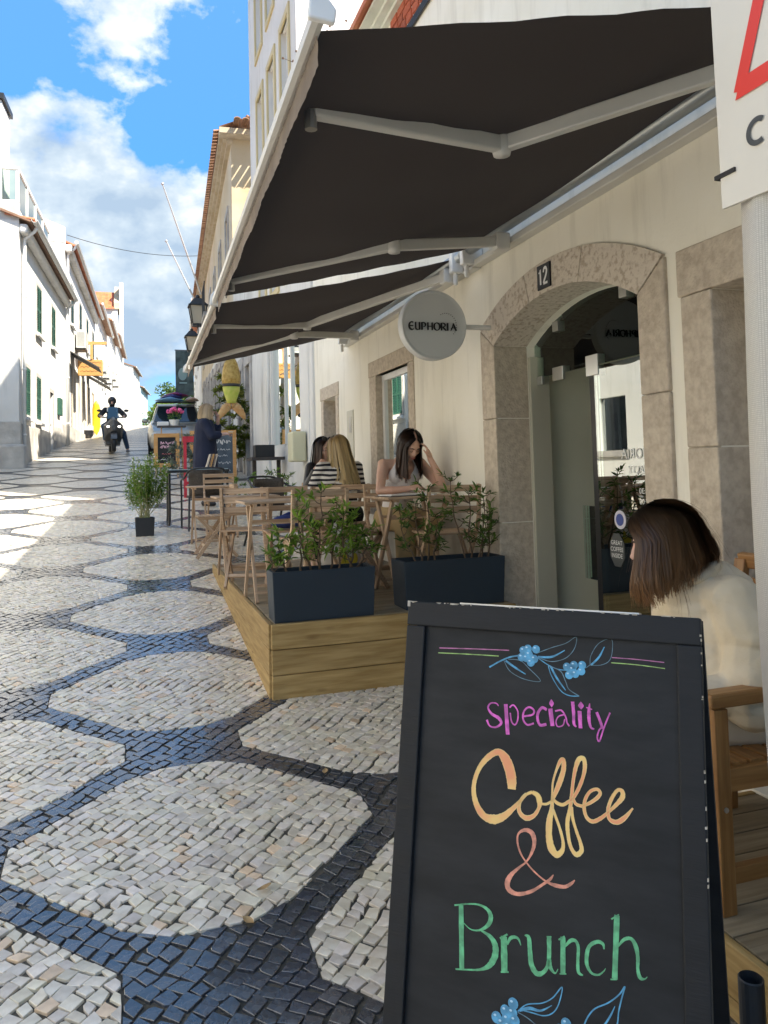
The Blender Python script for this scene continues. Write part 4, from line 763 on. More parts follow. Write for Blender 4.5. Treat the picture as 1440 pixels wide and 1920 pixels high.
# --- farther row
R_ = 88.2
def along(y): return (-1.72 + (y - 42.4) * .0314)
P = (along(42.4), 42.4); h3 = plain_house('row_house', 'white row house third along the sunny side with several air conditioners', P, 1.8, 10, 7, 4.0, 10.8, -1, white_pl, tile_old, 4)
for x in (2.2, 5.0, 7.6): ac_unit(x, 7.4, h3)
P = (along(52.4), 52.4); h4 = plain_house('row_house', 'white row house fourth along the sunny side with brown eave', P, 1.8, 11, 7, 4.7, 11.9, -1, white_pl, tile_old, 4)
for x in (2.5, 6.5): ac_unit(x, 8.2, h4)
P = (along(63.4), 63.4); plain_house('row_house', 'white row house fifth along, just before the tall gabled house', P, 1.8, 13, 7, 5.5, 12.9, -1, white_pl2, tile_old, 4)
# tall gabled house with bright red tiles
tg = empty('red_roofed_house', (-.7, 80, 0)); tag(tg, 'tall white house with bright red tiled roof at the top of the street', 'building')
mb = MB().box(-5.6, -.4, 0, 10, 4, 18.3); mb.build('wall', white_pl, tg)
nr, nc = 9, 16; tmm = MB(); tmm.hexa([(-.15, 0, 0), (.15, 0, 0), (.15, .34, .26), (-.15, .34, .26), (-.15, 0, .05), (.15, 0, .05), (.15, .34, .31), (-.15, .34, .31)]); tme2 = tmm.mesh('tile'); tme2.materials.append(M('bright_terracotta', (.55, .11, .035), (.62, .17, .06), scale=3, rough=.7, rnd=.18))
for i in range(nr):
    for j in range(nc): mk('roof_tile', tme2, None, tg, (-5.5 + j * .31, -.3 + i * .31, 18.25 + i * .245))
MB().prism([(-.75, -.15, 18.3), (-.75, 3, 18.3), (-.75, 3, 21.1), (-.75, 2.5, 21.1), (-.75, -.15, 18.9)], (.5, 0, 0)).build('gable_parapet', ochre_pl, tg); MB().box(-.26, .12, .05, 3.3, 4, 21.0).build('corner_pier', white_pl, tg, bevel=.03)
for z in (9, 12, 15): 
    for x in (-4.4, -2.4): MB().box(x, x + .9, -.04, .05, z, z + 1.5).build('window', pane_m, tg)
# farther houses at the crest
far = [('white far house with brown eaves beyond the tall gabled house', (.35, 92), 5, 9, 8, 5.5, 14.2, white_pl, tile_old), ('pale blue-grey far house on the crest of the street', (1.3, 102), 6, 10, 8, 5.2, 13.0, M('pale_blue_wall', (.48, .62, .66), rough=.8), tile_old), ('low white far house where the street bends away', (2.6, 113), 8, 12, 8, 5.0, 10.6, white_pl2, tile_old)]
for lb, P, ang, ln, dp, zb, ze, wm_, rm in far: plain_house('far_house', lb, P, ang, ln, dp, zb, ze, -1, wm_, rm, 3)
pg = empty('far_gable_house', (4.2, 118, 0), radians(20)); tag(pg, 'far cream house with a plain gable below the green trees', 'building')
MB().add([(0, 0, 3), (7, 0, 3), (7, 0, 9.0), (3.5, 0, 11.2), (0, 0, 9.0), (0, 9, 3), (7, 9, 3), (7, 9, 9), (3.5, 9, 11.2), (0, 9, 9)], [(0, 1, 2, 3, 4), (0, 4, 9, 5), (1, 6, 7, 2)]).build('wall', M('cream_far', (.66, .60, .48), rough=.85), pg)
MB().hexa([(-.3, -.3, 8.8), (3.5, -.3, 11.2), (3.5, 9.3, 11.2), (-.3, 9.3, 8.8), (-.3, -.3, 9.0), (3.5, -.3, 11.45), (3.5, 9.3, 11.45), (-.3, 9.3, 9.0)]).hexa([(7.3, -.3, 8.8), (3.5, -.3, 11.2), (3.5, 9.3, 11.2), (7.3, 9.3, 8.8), (7.3, -.3, 9.0), (3.5, -.3, 11.45), (3.5, 9.3, 11.45), (7.3, 9.3, 9.0)]).build('roof', tile_old, pg)
# house on the left of the camera, out of frame but mirrored in the panes
plain_house('opposite_house', 'white house opposite the cafe, seen mirrored in its window', (-4.1, -2.0), 2.0, 19, 7, .4, 6.6, -1, white_pl, tile_old, 7)
# --- overhead cable, flag poles, lamps
cb = MB(); pts = []
for i in range(25):
    t = i / 24; pts.append((-2.2 + 5.2 * t, 30.5 + 2 * t, 10.75 + .1 * t - .55 * 4 * t * (1 - t) * .5))
cb.tube(pts, .012, 5); tag(cb.build('overhead_cable', dark_mt), 'thin cable slung across the street between the house fronts', 'cable')
for lb, a, c in (('longer flag pole leaning out over the street by the lanterns', (2.9, 33.0, 9.3), (1.3, 31.5, 13.4)), ('shorter flag pole leaning out beside the longer one', (2.9, 34.6, 9.1), (1.55, 34.3, 11.9))):
    f = MB(); f.tube([a, c], [.045, .028], 8); f.ball(c, .06); tag(f.build('flag_pole', M('pole_grey', (.45, .47, .48), rough=.4, metal=.4)), lb, 'pole', 'leaning flag poles')
def lantern(loc, lb, s=1.0):
    r = empty('street_lantern', loc); tag(r, lb, 'street lamp', 'wall lanterns')
    b = MB(); h = .26 * s; t = .17 * s
    for a in range(4):
        x, y = ((1, 1), (-1, 1), (-1, -1), (1, -1))[a]; b.bar((x * h, y * h, .62 * s), (x * t, y * t, .05 * s), .025, .025)
    b.prism([(x * (h + .04), y * (h + .04), .62 * s) for x, y in ((1, 1), (-1, 1), (-1, -1), (1, -1))], (0, 0, .03)); b.loft([[(x * (h + .02), y * (h + .02), .65 * s) for x, y in ((1, 1), (-1, 1), (-1, -1), (1, -1))], [(x * .1 * s, y * .1 * s, .88 * s) for x, y in ((1, 1), (-1, 1), (-1, -1), (1, -1))]]); b.ball((0, 0, .93 * s), .07 * s)
    b.prism([(x * t, y * t, .0) for x, y in ((1, 1), (-1, 1), (-1, -1), (1, -1))], (0, 0, .06 * s)); b.build('lantern_frame', dark_mt, r)
    MB().loft([[(x * (h - .02), y * (h - .02), .615 * s) for x, y in ((1, 1), (-1, 1), (-1, -1), (1, -1))], [(x * (t - .015), y * (t - .015), .065 * s) for x, y in ((1, 1), (-1, 1), (-1, -1), (1, -1))]]).build('lantern_glass', M('frosted_glass', (.55, .48, .36), rough=.35), r)
    b = MB(); b.tube([(0, 0, 0), (0, 0, -.25 * s), (.3, 0, -.35 * s), (.75, 0, -.3 * s)], .022, 6); b.tube([(.75, 0, -.6), (.75, 0, .5)], .02, 6); b.build('bracket', dark_mt, r)
lantern((2.05, 24.6, 6.35), 'black wall lantern with amber glass above the far awning end'); lantern((2.45, 32.5, 6.75), 'smaller black wall lantern farther up, beside the dark banner')
bn = empty('hanging_banner', (2.35, 37.0, 5.4)); tag(bn, 'dark hanging banner with pale figure shape on the ochre house front', 'banner')
MB().box(-.32, .50, -.02, .02, 0, 2.1).build('cloth', M('banner_dark', (.03, .05, .055), (.10, .15, .16), scale=2.5, rough=.8), bn); MB().bar((-.35, 0, 2.13), (.9, 0, 2.13), .04, .04).build('rod', dark_mt, bn)
MB().ball((0, -.022, 1.0), (.2, .005, .3)).box(-.15, .2, -.024, -.021, .55, .62).build('print', M('banner_pale', (.25, .38, .40), rough=.8), bn)
# ---------------------------------------------------------------- trees
def leaf_cloud(mb, cols, centre, rad, n, size, rng, shape='ball', squash=(1, 1, 1), bright=None):
    for _ in range(n):
        while True:
            q = Vector((rng.uniform(-1, 1), rng.uniform(-1, 1), rng.uniform(-1, 1)))
            if .2 < q.length < 1: break
        q = q.normalized() * (q.length ** .45)
        p = Vector(centre) + Vector((q.x * rad * squash[0], q.y * rad * squash[1], q.z * rad * squash[2]))
        add_leaf(mb, cols, p, rng, size * rng.uniform(.6, 1.3), bright if bright is not None else rng.random())
def add_leaf(mb, cols, p, rng, s, tint, d=None, wd=.4):
    if d is None: d = Vector((rng.gauss(0, 1), rng.gauss(0, 1), rng.gauss(0, .7))).normalized()
    u = d.cross(Vector((rng.gauss(0, 1), rng.gauss(0, 1), rng.gauss(0, 1)))).normalized(); nn = d.cross(u)
    a, b, c_, e = p, p + d * s * .5 + u * s * wd * .5 + nn * s * .06, p + d * s - nn * s * .1, p + d * s * .5 - u * s * wd * .5 + nn * s * .06
    mb.add([a, b, c_, e], [(0, 1, 2, 3)]); cols += [(tint, tint, tint, 1)] * 4
def crown_build(mb, cols, name, mat, parent):
    me = mb.mesh(name); tinted(me, cols); return mk(name, me, mat, parent)
def tree(name, label, loc, h, rad, seed, mat, leaf=.35, n=2600, group=None):
    r = empty(name, loc); tag(r, label, 'tree', group); rng = random.Random(seed); b = MB()
    b.tube([(0, 0, -.5), (.1, 0, h * .25), (.05, .1, h * .5), (.2, .1, h * .7)], [.22, .17, .13, .06], 8)
    for i in range(6):
        a = i * 1.05; b.tube([(.05, .05, h * (.35 + .05 * i)), (cos(a) * rad * .35, sin(a) * rad * .35, h * (.5 + .05 * i)), (cos(a) * rad * .7, sin(a) * rad * .7, h * (.6 + .05 * i))], [.08, .05, .02], 6)
    b.build('trunk', bark_m, r); mb = MB(); cols = []
    for i in range(26):
        a = rng.uniform(0, 2 * pi); rr = rad * sqrt(rng.random()) * .8; c = (cos(a) * rr, sin(a) * rr, h * rng.uniform(.45, 1.0)); leaf_cloud(mb, cols, c, rad * rng.uniform(.22, .40), n // 26, leaf, rng)
    crown_build(mb, cols, 'crown', mat, r); return r
lf_tree = leafmat('tree_leaf', (.035, .075, .018), (.11, .18, .04)); lf_lime = leafmat('lime_leaf', (.10, .17, .02), (.20, .28, .05))
tree('street_tree', 'dark green tree standing tallest where the street ends', (7.2, 112, gz(112)), 8.6, 3.6, 11, lf_tree, .55, group=None)
tree('street_tree', 'bright lime green tree low beside the dark one at the street end', (4.6, 104, gz(104) - .6), 5.6, 2.8, 12, lf_lime, .5)
tree('street_tree', 'second dark tree behind the parked car, nearer the shaded houses', (9.5, 105, gz(105)), 8.0, 3.2, 13, lf_tree, .55)
# bare twigs above the awning, beyond the roofs
bt = empty('bare_tree', (4.6, 9.9, 5.6)); tag(bt, 'leafless tree whose thin twigs show above the awning against the white wall', 'tree')
b = MB(); rng = random.Random(21)
def twig(p, d, l, r, k):
    q = p + d * l; mid_ = p + d * l * .5 + Vector((rng.uniform(-.1, .1), 0, rng.uniform(-.1, .1))) * l; b.tube([p, mid_, q], [r, r * .8, r * .6], 5)
    if k == 0:
        b.ball(q, .012 + r, 6, 4); return
    for _ in range(3): twig(p + d * l * rng.uniform(.5, 1), (d + Vector((rng.uniform(-.8, .8), rng.uniform(-.3, .3), rng.uniform(-.5, .8)))).normalized(), l * .66, r * .6, k - 1)
twig(Vector((0, 0, 0)), Vector((-.2, 0, 1)), 1.3, .05, 4); twig(Vector((.3, 0, .3)), Vector((-.75, 0, .7)).normalized(), 1.5, .04, 4); b.build('branches', bark_m, bt)
# ---------------------------------------------------------------- awnings
canvas = leafmat('brown_canvas', (.050, .038, .030), (.050, .038, .030), .30, .9)
val_m = M('valance_canvas', (.15, .12, .095), (.22, .18, .145), scale=6, rough=.9, bump=.003, bscale=40)
bar_m = M('awning_aluminium', (.58, .57, .53), (.64, .63, .59), scale=3, rough=.38)
tube_m = M('roller_tube', (.42, .45, .46), rough=.35, metal=.6)
def arm(root, w, e, f, s=.052):
    def bx(a, c, nm): return bpiece(nm, a, c, .045, s + .012, bar_m, root, bevel=.008)
    a = bx(w, e, 'arm'); c = bx(e, f, 'arm'); k = Vector(e)
    j = MB().lathe((0, 0, 0), [(.034, -.045), (.040, -.02), (.040, .02), (.034, .045)], 14).build('elbow', bar_m, root, k, smooth=True)
    MB().box(-.05, .05, -.05, .05, -.06, .05).build('shoulder', bar_m, root, w, bevel=.01)
    b = MB(); b.lathe((0, 0, 0), [(.02, -.07), (.02, .06)], 10); b.build('hinge_pin', steel, root, f)
def awning(name, label, y0, y1, xf0, xf1, zf, zw, arms, seed):
    r = empty(name, (0, 0, 0)); tag(r, label, 'awning', 'brown awnings over the terrace')
    xw = WX - .11; nx, ny = 22, 34; rng = random.Random(seed)
    vs = []
    for j in range(ny + 1):
        t = j / ny; y = y0 + .06 + (y1 - y0 - .12) * t; xf = xf0 + (xf1 - xf0) * t
        for i in range(nx + 1):
            u = i / nx; x = xw + (xf - xw) * u; z = zw + (zf - zw) * u - .05 * sin(pi * u) * (.35 + .65 * sin(pi * t)) + .006 * sin(t * 25 + u * 3) * sin(pi * u) + .016 * sin(u * 9 + t * 6 + seed) * sin(pi * t) + .004 * sin(u * 34 + 9 * t + 2 * sin(t * 12)) * sin(pi * u)
            vs.append((x, y, z))
    fs = [(j * (nx + 1) + i, j * (nx + 1) + i + 1, (j + 1) * (nx + 1) + i + 1, (j + 1) * (nx + 1) + i) for j in range(ny) for i in range(nx)]
    MB().add(vs, fs).build('canopy', canvas, r, smooth=True)
    b = MB(); pr = [(-.016, -.016), (-.019, .007), (-.012, .021), (.007, .020), (.016, .009), (.016, -.013), (.0, -.019)]
    b.loft([[(xf0 + a, y0 - .03, zf + c) for a, c in pr], [(xf1 + a, y1 + .03, zf + c) for a, c in pr]]); b.build('front_bar', bar_m, r)
    for y, xf, sg_ in ((y0 - .03, xf0, -1), (y1 + .03, xf1, 1)):
        b = MB(); b.prism([(xf - .034, y, zf - .03), (xf + .034, y, zf - .036), (xf + .040, y, zf + .0), (xf + .018, y, zf + .028), (xf + .0, y, zf + .066), (xf - .026, y, zf + .036)], (0, sg_ * .02, 0)); b.build('end_cap', white_pt, r, bevel=.006)
    n = 150; vs = []
    for j in range(n + 1):
        t = j / n; y = y0 + .05 + (y1 - y0 - .1) * t; xf = xf0 + (xf1 - xf0) * t + .012
        dr = .080 + .0025 * sin(t * pi * (y1 - y0) / .30) + .0025 * sin(t * 11 + seed)
        w_ = .002 * sin(t * 31 + seed)
        for k in range(5): vs.append((xf + w_ * k / 4 + .002 * rng.uniform(-1, 1), y, zf - .012 - dr * k / 4))
    fs = [(j * 5 + k, j * 5 + k + 1, (j + 1) * 5 + k + 1, (j + 1) * 5 + k) for j in range(n) for k in range(4)]
    MB().add(vs, fs).build('valance', val_m, r, smooth=True)
    MB().tube([(WX - .10, y0 - .05, zw + .0), (WX - .10, y1 + .05, zw + .0)], .042, 16).build('roller', tube_m, r, smooth=True)
    MB().box(WX - .075, WX - .002, y0 - .15, y1 + .12, zw - .12, zw - .075).build('mounting_rail', bar_m, r, bevel=.006)
    for w_, e, f in arms: arm(r, w_, e, f)
    for y in (y0 + .05, y1 - .05):
        MB().box(WX - .16, WX - .003, y - .03, y + .03, zw - .11, zw + .09).build('wall_bracket', white_pt, r, bevel=.008); MB().lathe((WX - .12, y, zw - .15), [(.012, -.05), (.018, -.04), (.018, .02), (.012, .04)], 10).build('crank_eye', white_pt, r)
    return r
ZW, ZF = 3.25, 2.82
awning('awning', 'nearer dark brown retractable awning with folding arms over the arched door', 1.81, 5.02, .45, .53, ZF, ZW, [((2.30, 1.95, 3.14), (1.43, 2.72, 2.985), (.55, 2.32, 2.84)), ((2.28, 4.40, 3.14), (1.46, 4.14, 2.985), (.575, 4.55, 2.84))], 1)
awning('awning', 'farther dark brown retractable awning over the terrace chairs', 5.12, 8.45, .535, .575, ZF, ZW - .01, [((2.28, 5.02 + .25, 3.13), (1.48, 6.55, 2.975), (.61, 5.92, 2.83)), ((2.28, 7.85, 3.13), (1.46, 7.02, 2.975), (.585, 8.0, 2.83))], 2)
# ---------------------------------------------------------------- round sign
sgn = empty('round_sign', (1.965, 4.83, 2.66)); tag(sgn, 'round pale grey sign lettered EUPHORIA on a bracket beside the door', 'sign')
face = M('sign_white', (.62, .63, .62), rough=.45)
MB().lathe((0, 0, 0), [(.215, -.036), (.232, -.040), (.238, -.034), (.238, .034), (.232, .040), (.215, .036)], 64, 1).build('disc', face, sgn)
b = MB(); b.tube([(.235, 0, 0), (.44, 0, 0)], .018, 12); b.lathe((.445, 0, 0), [(.055, -.008), (.055, .008)], 20, 0); b.build('bracket', white_pt, sgn, smooth=False)
G = {'E': [[(.82, .92, .13), (.55, 1.0, .2), (.2, .85, .24), (.06, .5, .26), (.2, .15, .26), (.55, .0, .22), (.88, .1, .14)], [(.15, .5, .15), (.78, .5, .15)]],
 'U': [[(.12, 1, .2), (.12, .25, .2), (.3, .04, .17), (.55, .02, .12), (.75, .15, .1)], [(.8, 1, .22), (.8, .0, .22)]],
 'P': [[(.12, 1, .22), (.12, 0, .22)], [(.12, .95, .1), (.5, .97, .12), (.82, .75, .2), (.7, .5, .16), (.4, .42, .08)]],
 'H': [[(.12, 1, .2), (.12, 0, .2)], [(.85, 1, .2), (.85, 0, .2)], [(.12, .5, .1), (.85, .5, .1)]],
 'O': [[(.5, 1, .12), (.15, .82, .2), (.06, .5, .24), (.15, .18, .2), (.5, 0, .12), (.85, .18, .2), (.94, .5, .24), (.85, .82, .2), (.5, 1, .12)]],
 'R': [[(.12, 1, .22), (.12, 0, .22)], [(.12, .95, .1), (.5, .97, .12), (.78, .76, .2), (.66, .54, .16), (.3, .48, .08)], [(.35, .5, .1), (.6, .25, .2), (.95, .0, .16)]],
 'I': [[(.2, 1, .24), (.2, 0, .24)]], 'A': [[(.05, .0, .08), (.25, .25, .12), (.55, 1, .1)], [(.5, 1, .16), (.72, .5, .24), (1.0, .0, .22)], [(.1, .2, .06), (.3, .42, .1), (.65, .36, .07)]]}
wds = {'E': .9, 'U': .92, 'P': .85, 'H': .98, 'O': 1.05, 'R': .95, 'I': .42, 'A': 1.0}
b = MB(); x = 0; tot = sum(wds[c] for c in 'EUPHORIA') + .12 * 7; sc_ = .345 / tot; hh = .052
for c in 'EUPHORIA':
    for s in G[c]:
        pts = [(-.188 + (x + q[0] * wds[c]) * sc_, -.012 + (q[1] - .5) * hh, q[2] * .042) for q in s]
        pts = spline(pts, 5) if len(pts) > 2 else pts; ribbon(b, pts, lambda u, v: (u, -.050, v)); ribbon(b, pts, lambda u, v: (u, -.0405, v))
    x += wds[c] + .12
b.build('lettering', black_let, sgn)
b = MB()
for i in range(15):
    a = radians(120 - i * 11.8); b.lathe((.085 + .075 * cos(a) + .0, -.041, .0 + .082 * sin(a)), [(.0032, 0), (.0032, -.002)], 8, 1)
b.build('dot_arc', black_let, sgn)
# ---------------------------------------------------------------- hanging fish tail
ft = empty('hanging_fish_tail', (1.79, 14.4, 2.74)); ft.scale = (.84, .84, .9); tag(ft, 'yellow and green fish tail figure hanging from the white house', 'hanging figure')
def ring(z, rx, ry, cx=0, n=14): return [(cx + rx * cos(2 * pi * j / n), ry * sin(2 * pi * j / n), z) for j in range(n)]
gold = M('painted_gold', (.30, .18, .03), (.48, .33, .09), scale=18, rough=.5); lime = M('painted_lime', (.34, .42, .04), (.50, .48, .10), scale=10, rough=.5); cop = M('painted_copper', (.45, .22, .07), (.50, .33, .14), scale=10, rough=.5)
MB().loft([ring(.28, .10, .08), ring(.36, .12, .09), ring(.52, .18, .12), ring(.62, .19, .13)]).build('tail_body', lime, ft, smooth=True)
MB().loft([ring(.62, .195, .132), ring(.68, .20, .135)]).build('belt', M('painted_black', (.03, .03, .028), rough=.5), ft, smooth=True)
MB().loft([ring(.68, .20, .135), ring(.80, .21, .14), ring(.95, .19, .13), ring(1.10, .15, .1), ring(1.2, .10, .08)]).build('upper_body', gold, ft, smooth=True)
for s in (-1, 1): MB().loft([[(s * a, b_ * .05, z) for a, z in ((.0, .30), (.10, .26), (.02, .18))] for b_ in (-1,)] + [[(s * a, .0 + b_ * .05, z) for a, z in ((.0, .30), (.10, .26), (.02, .18))] for b_ in (1,)]).tube([(s * .03, 0, .25), (s * .14, 0, .17), (s * .26, 0, .02), (s * .29, 0, -.06)], [.085, .095, .06, .015], 10, flat=.5).build('tail_fin', cop, ft, smooth=True)
b = MB(); b.tube([(0, 0, 1.2), (0, 0, 1.5)], .008, 6); b.tube([(0, 0, 1.5), (.55, 0, 1.5)], .018, 6); b.build('hanger', dark_mt, ft)
# ---------------------------------------------------------------- wrapped scaffold and warning panel at the right edge
sh_m, t, bs = nodes('scaffold_mesh'); n = t.nodes; l = t.links
tc = n.new('ShaderNodeTexCoord'); wv = n.new('ShaderNodeTexBrick'); mp = n.new('ShaderNodeMapping'); mp.inputs['Rotation'].default_value = (0, pi / 2, 0); l.new(tc.outputs['UV'], wv.inputs['Vector'])
wv.inputs['Scale'].default_value = 1; wv.inputs['Brick Width'].default_value = .0062; wv.inputs['Row Height'].default_value = .0046; wv.inputs['Mortar Size'].default_value = .0007; wv.offset = 0
wv.inputs['Color1'].default_value = (.66, .64, .58, 1); wv.inputs['Color2'].default_value = (.60, .58, .53, 1); wv.inputs['Mortar'].default_value = (.48, .455, .41, 1)
nz = n.new('ShaderNodeTexNoise'); nz.inputs['Scale'].default_value = 3; l.new(tc.outputs['Object'], nz.inputs['Vector']); mu = n.new('ShaderNodeMixRGB'); mu.blend_type = 'MULTIPLY'; mu.inputs[0].default_value = .5; l.new(wv.outputs['Color'], mu.inputs[1]); l.new(nz.outputs['Color'], mu.inputs[2])
mu2 = n.new('ShaderNodeMixRGB'); mu2.inputs[0].default_value = .75; l.new(mu.outputs[0], mu2.inputs[1]); l.new(wv.outputs['Color'], mu2.inputs[2]); l.new(mu2.outputs[0], bs.inputs['Base Color']); bs.inputs['Roughness'].default_value = .8
bp = n.new('ShaderNodeBump'); bp.inputs['Distance'].default_value = .001; bp.invert = True; l.new(wv.outputs['Fac'], bp.inputs['Height']); l.new(bp.outputs[0], bs.inputs['Normal'])
SX = 1.40; SYE = 1.47
scf = empty('scaffold_wrap', (SX, SYE, .1)); tag(scf, 'off-white woven mesh sheet wrapping the scaffold at the picture edge', 'scaffold sheet')
b = MB(); ny, nz_ = 60, 70; vs = []; uv = []
for i in range(ny + 1):
    y = -i * 2.6 / ny
    for j in range(nz_ + 1):
        z = 3.9 * j / nz_; x = .016 * sin(y * 17 + .5 * sin(z * 2)) + .01 * sin(y * 41 + z) + .012 * sin(z * 3.1 + y * 5); vs.append((x, y + .012 * sin(z * 2.3) * (1 if i == 0 else 0), z)); uv.append((y, z))
fs = [(i * (nz_ + 1) + j, i * (nz_ + 1) + j + 1, (i + 1) * (nz_ + 1) + j + 1, (i + 1) * (nz_ + 1) + j) for i in range(ny) for j in range(nz_)]
b.add(vs, fs); me = b.mesh('sheet', True); ul = me.uv_layers.new(name='UVMap')
for lp in me.loops: ul.data[lp.index].uv = uv[lp.vertex_index]
mk('sheet', me, sh_m, scf)
b = MB()
for y in (-.06, -2.5): b.tube([(.05, y, -.1), (.05, y, 3.95)], .024, 10)
for z in (.2, 1.9, 3.7): b.tube([(.05, .0, z), (.05, -2.6, z)], .022, 10)
b.build('scaffold_tube', steel, scf)
wp = empty('warning_panel', (SX - .03, SYE + .01, 2.30)); tag(wp, 'white warning panel with red triangle tied over the mesh sheet', 'sign')
pan = M('panel_white', (.70, .67, .60), (.66, .63, .56), scale=3, rough=.5)
b = MB(); b.prism([(0, .012, 1.5), (0, -1.2, 1.5), (0, -1.2, -.035), (0, 0, .0)], (.008, 0, 0)); pn = b.build('panel', pan, wp)
b = MB(); F_ = lambda u, v: (-.003, u, v); red = M('warning_red', (.72, .05, .035), rough=.45)
A_, B_, C_ = (-.075, .255), (-.39, 1.07), (-.705, .255)
ribbon(b, [(*A_, .036), (*B_, .036)], F_); ribbon(b, [(*B_, .036), (*C_, .036)], lambda u, v: (-.0032, u, v))
b.add([(-.0036, u, v) for u, v in ((-.062, .240), (-.72, .240), (-.70, .285), (-.082, .285))], [(0, 1, 2, 3)]); b.build('triangle', red, pn)
b = MB(); ribbon(b, [(-.265 - .05 * (1 - cos(a)) * 1 + .0, 0, 0) for a in ()] or [(-.122 - .027 * cos(radians(t_)), .142 + .027 * sin(radians(t_)), .013) for t_ in range(-310, -48, 12)], F_); b.build('letter', M('panel_letter', (.06, .065, .07), rough=.5), pn)
MB().box(-.006, .012, -.05, .015, .075, .085).build('cable_tie', black_pl, wp)
pst = tag(MB().lathe((0, 0, 0), [(.030, 0), (.030, .315), (.027, .318), (.025, .30), (.025, .1)], 20).build('barrier_post', M('post_grey', (.035, .036, .038), rough=.5), None, (1.425, 1.575, .115), smooth=False), 'short dark grey hollow post standing by the scaffold sheet', 'post')
# ---------------------------------------------------------------- terrace decks
DZ = .78; DX0, DX1, DYA, DYB = .79, 2.415, 4.63, 7.97
dk = empty('terrace_deck', (DX0, DYA, 0)); tag(dk, 'raised pine terrace deck under the awnings, levelled on the sloping street', 'deck')
w_, n_ = .118, int((DYB - DYA) / .122)
for i in range(n_ + 1):
    y = .03 + i * .122 + .059
    if y > DYB - DYA - .03: break
    piece('deck_board', (DX1 - DX0 - .03, w_ - .006, .026), ((DX1 - DX0) / 2 + .01, y, DZ - .013), (0, 0, 0), deck_t, dk, .002)
zt = DZ - .002
for z0, z1 in ((DZ - .148, DZ + .0), (DZ - .298, DZ - .152), (DZ - .46, DZ - .302)):
    piece('fascia_board', (DX1 - DX0, .028, z1 - z0), ((DX1 - DX0) / 2, .0, (z0 + z1) / 2), (0, 0, 0), deck_w, dk, .004)
for z0, z1, y1 in ((DZ - .148, DZ + .0, DYB - DYA), (DZ - .298, DZ - .152, 2.6), (DZ - .46, DZ - .302, 1.35)):
    piece('fascia_board', (y1 - .018, .028, z1 - z0), (.0, y1 / 2 + .009 + .0, (z0 + z1) / 2 - .0005), (0, 0, pi / 2), deck_w, dk, .004)
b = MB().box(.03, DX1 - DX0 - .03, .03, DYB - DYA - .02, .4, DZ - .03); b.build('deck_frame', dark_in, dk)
d2 = empty('seat_deck', (1.60, -1.2, 0)); tag(d2, 'low weathered deck beneath the teak armchair at the right', 'deck')
Z2 = .335
for i in range(31): piece('deck_board', (.79, .116, .026), (.415, .06 + i * .122, Z2 - .013), (0, 0, 0), deck_t, d2, .002)
for z0, z1 in ((Z2 - .145, Z2), (Z2 - .33, Z2 - .149)): piece('fascia_board', (3.80, .028, z1 - z0), (.0, 1.9, (z0 + z1) / 2), (0, 0, pi / 2), deck_w, d2, .004); piece('fascia_board', (.80, .028, z1 - z0 - .001), (.415, 3.80, (z0 + z1) / 2), (0, 0, 0), deck_w, d2, .004)
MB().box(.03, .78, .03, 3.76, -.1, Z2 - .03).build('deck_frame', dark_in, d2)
# ---------------------------------------------------------------- folding chairs and tables (built once, then copied)
def make_chair():
    r = empty('folding_chair'); hw_ = .185
    for s in (-1, 1):
        x = s * hw_
        b = MB(); prf = [(-.215, .79), (-.19, .60), (-.155, .50), (.21, .0)]
        pts = spline(prf, 4); ring_ = []
        for i, (y, z) in enumerate(pts):
            a = pts[max(i - 1, 0)]; c = pts[min(i + 1, len(pts) - 1)]; dy, dz = c[0] - a[0], c[1] - a[1]; l_ = sqrt(dy * dy + dz * dz); ny, nz = -dz / l_ * .019, dy / l_ * .019
            ring_.append([(x - .010, y + ny, z + nz), (x + .010, y + ny, z + nz), (x + .010, y - ny, z - nz), (x - .010, y - ny, z - nz)])
        b.loft(ring_); b.build('back_post', acacia, r)
        bpiece('leg', (x - s * .024, .165, .425), (x - s * .024, -.225, .0), .036, .020, acacia, r, up=(1, 0, 0))
        bpiece('seat_rail', (x - s * .024, -.16, .425), (x - s * .024, .19, .425), .02, .03, acacia, r)
    for i in range(6): piece('seat_slat', (.40, .052, .014), (0, -.145 + i * .0635, .447), (0, 0, 0), acacia, r, .002)
    for i, z in enumerate((.765, .69, .615)): piece('back_slat', (.38, .045, .014), (0, -.213 + (.765 - z) * .1 + .015, z), (radians(83), 0, 0), acacia, r, .002)
    piece('stretcher', (.33, .03, .016), (0, -.15, .085), (radians(45), 0, 0), acacia, r); piece('stretcher', (.36, .03, .016), (0, .12, .125), (radians(-50), 0, 0), acacia, r)
    return r
def make_table():
    r = empty('folding_table')
    for i in range(8): piece('top_slat', (.55, .062, .016), (0, -.235 + i * .067, .70), (0, 0, 0), acacia, r, .002)
    for x in (-.20, .20): bpiece('top_rail', (x, -.26, .682), (x, .26, .682), .022, .022, acacia, r)
    for s in (-1, 1):
        x = s * .215
        bpiece('leg', (x, -.19, .68), (x, .20, .0), .04, .02, acacia, r, up=(1, 0, 0)); bpiece('leg', (x - s * .024, .19, .68), (x - s * .024, -.20, .0), .04, .02, acacia, r, up=(1, 0, 0))
    for y, z in ((.17, .07), (-.17, .07), (.12, .55), (-.12, .55)): piece('stretcher', (.40, .032, .018), (0, y, z), (0, 0, 0), acacia, r)
    return r
chair0, table0 = make_chair(), make_table(); first = {}
def place(src, x, y, z, deg, label, cat, group):
    o = src if src.name not in first else copy_tree(src); first[src.name] = 1
    o.location = (x, y, z); o.rotation_euler = (0, 0, radians(deg)); tag(o, label, cat, group); return o
CG, TG = 'folding wooden chairs', 'folding wooden tables'
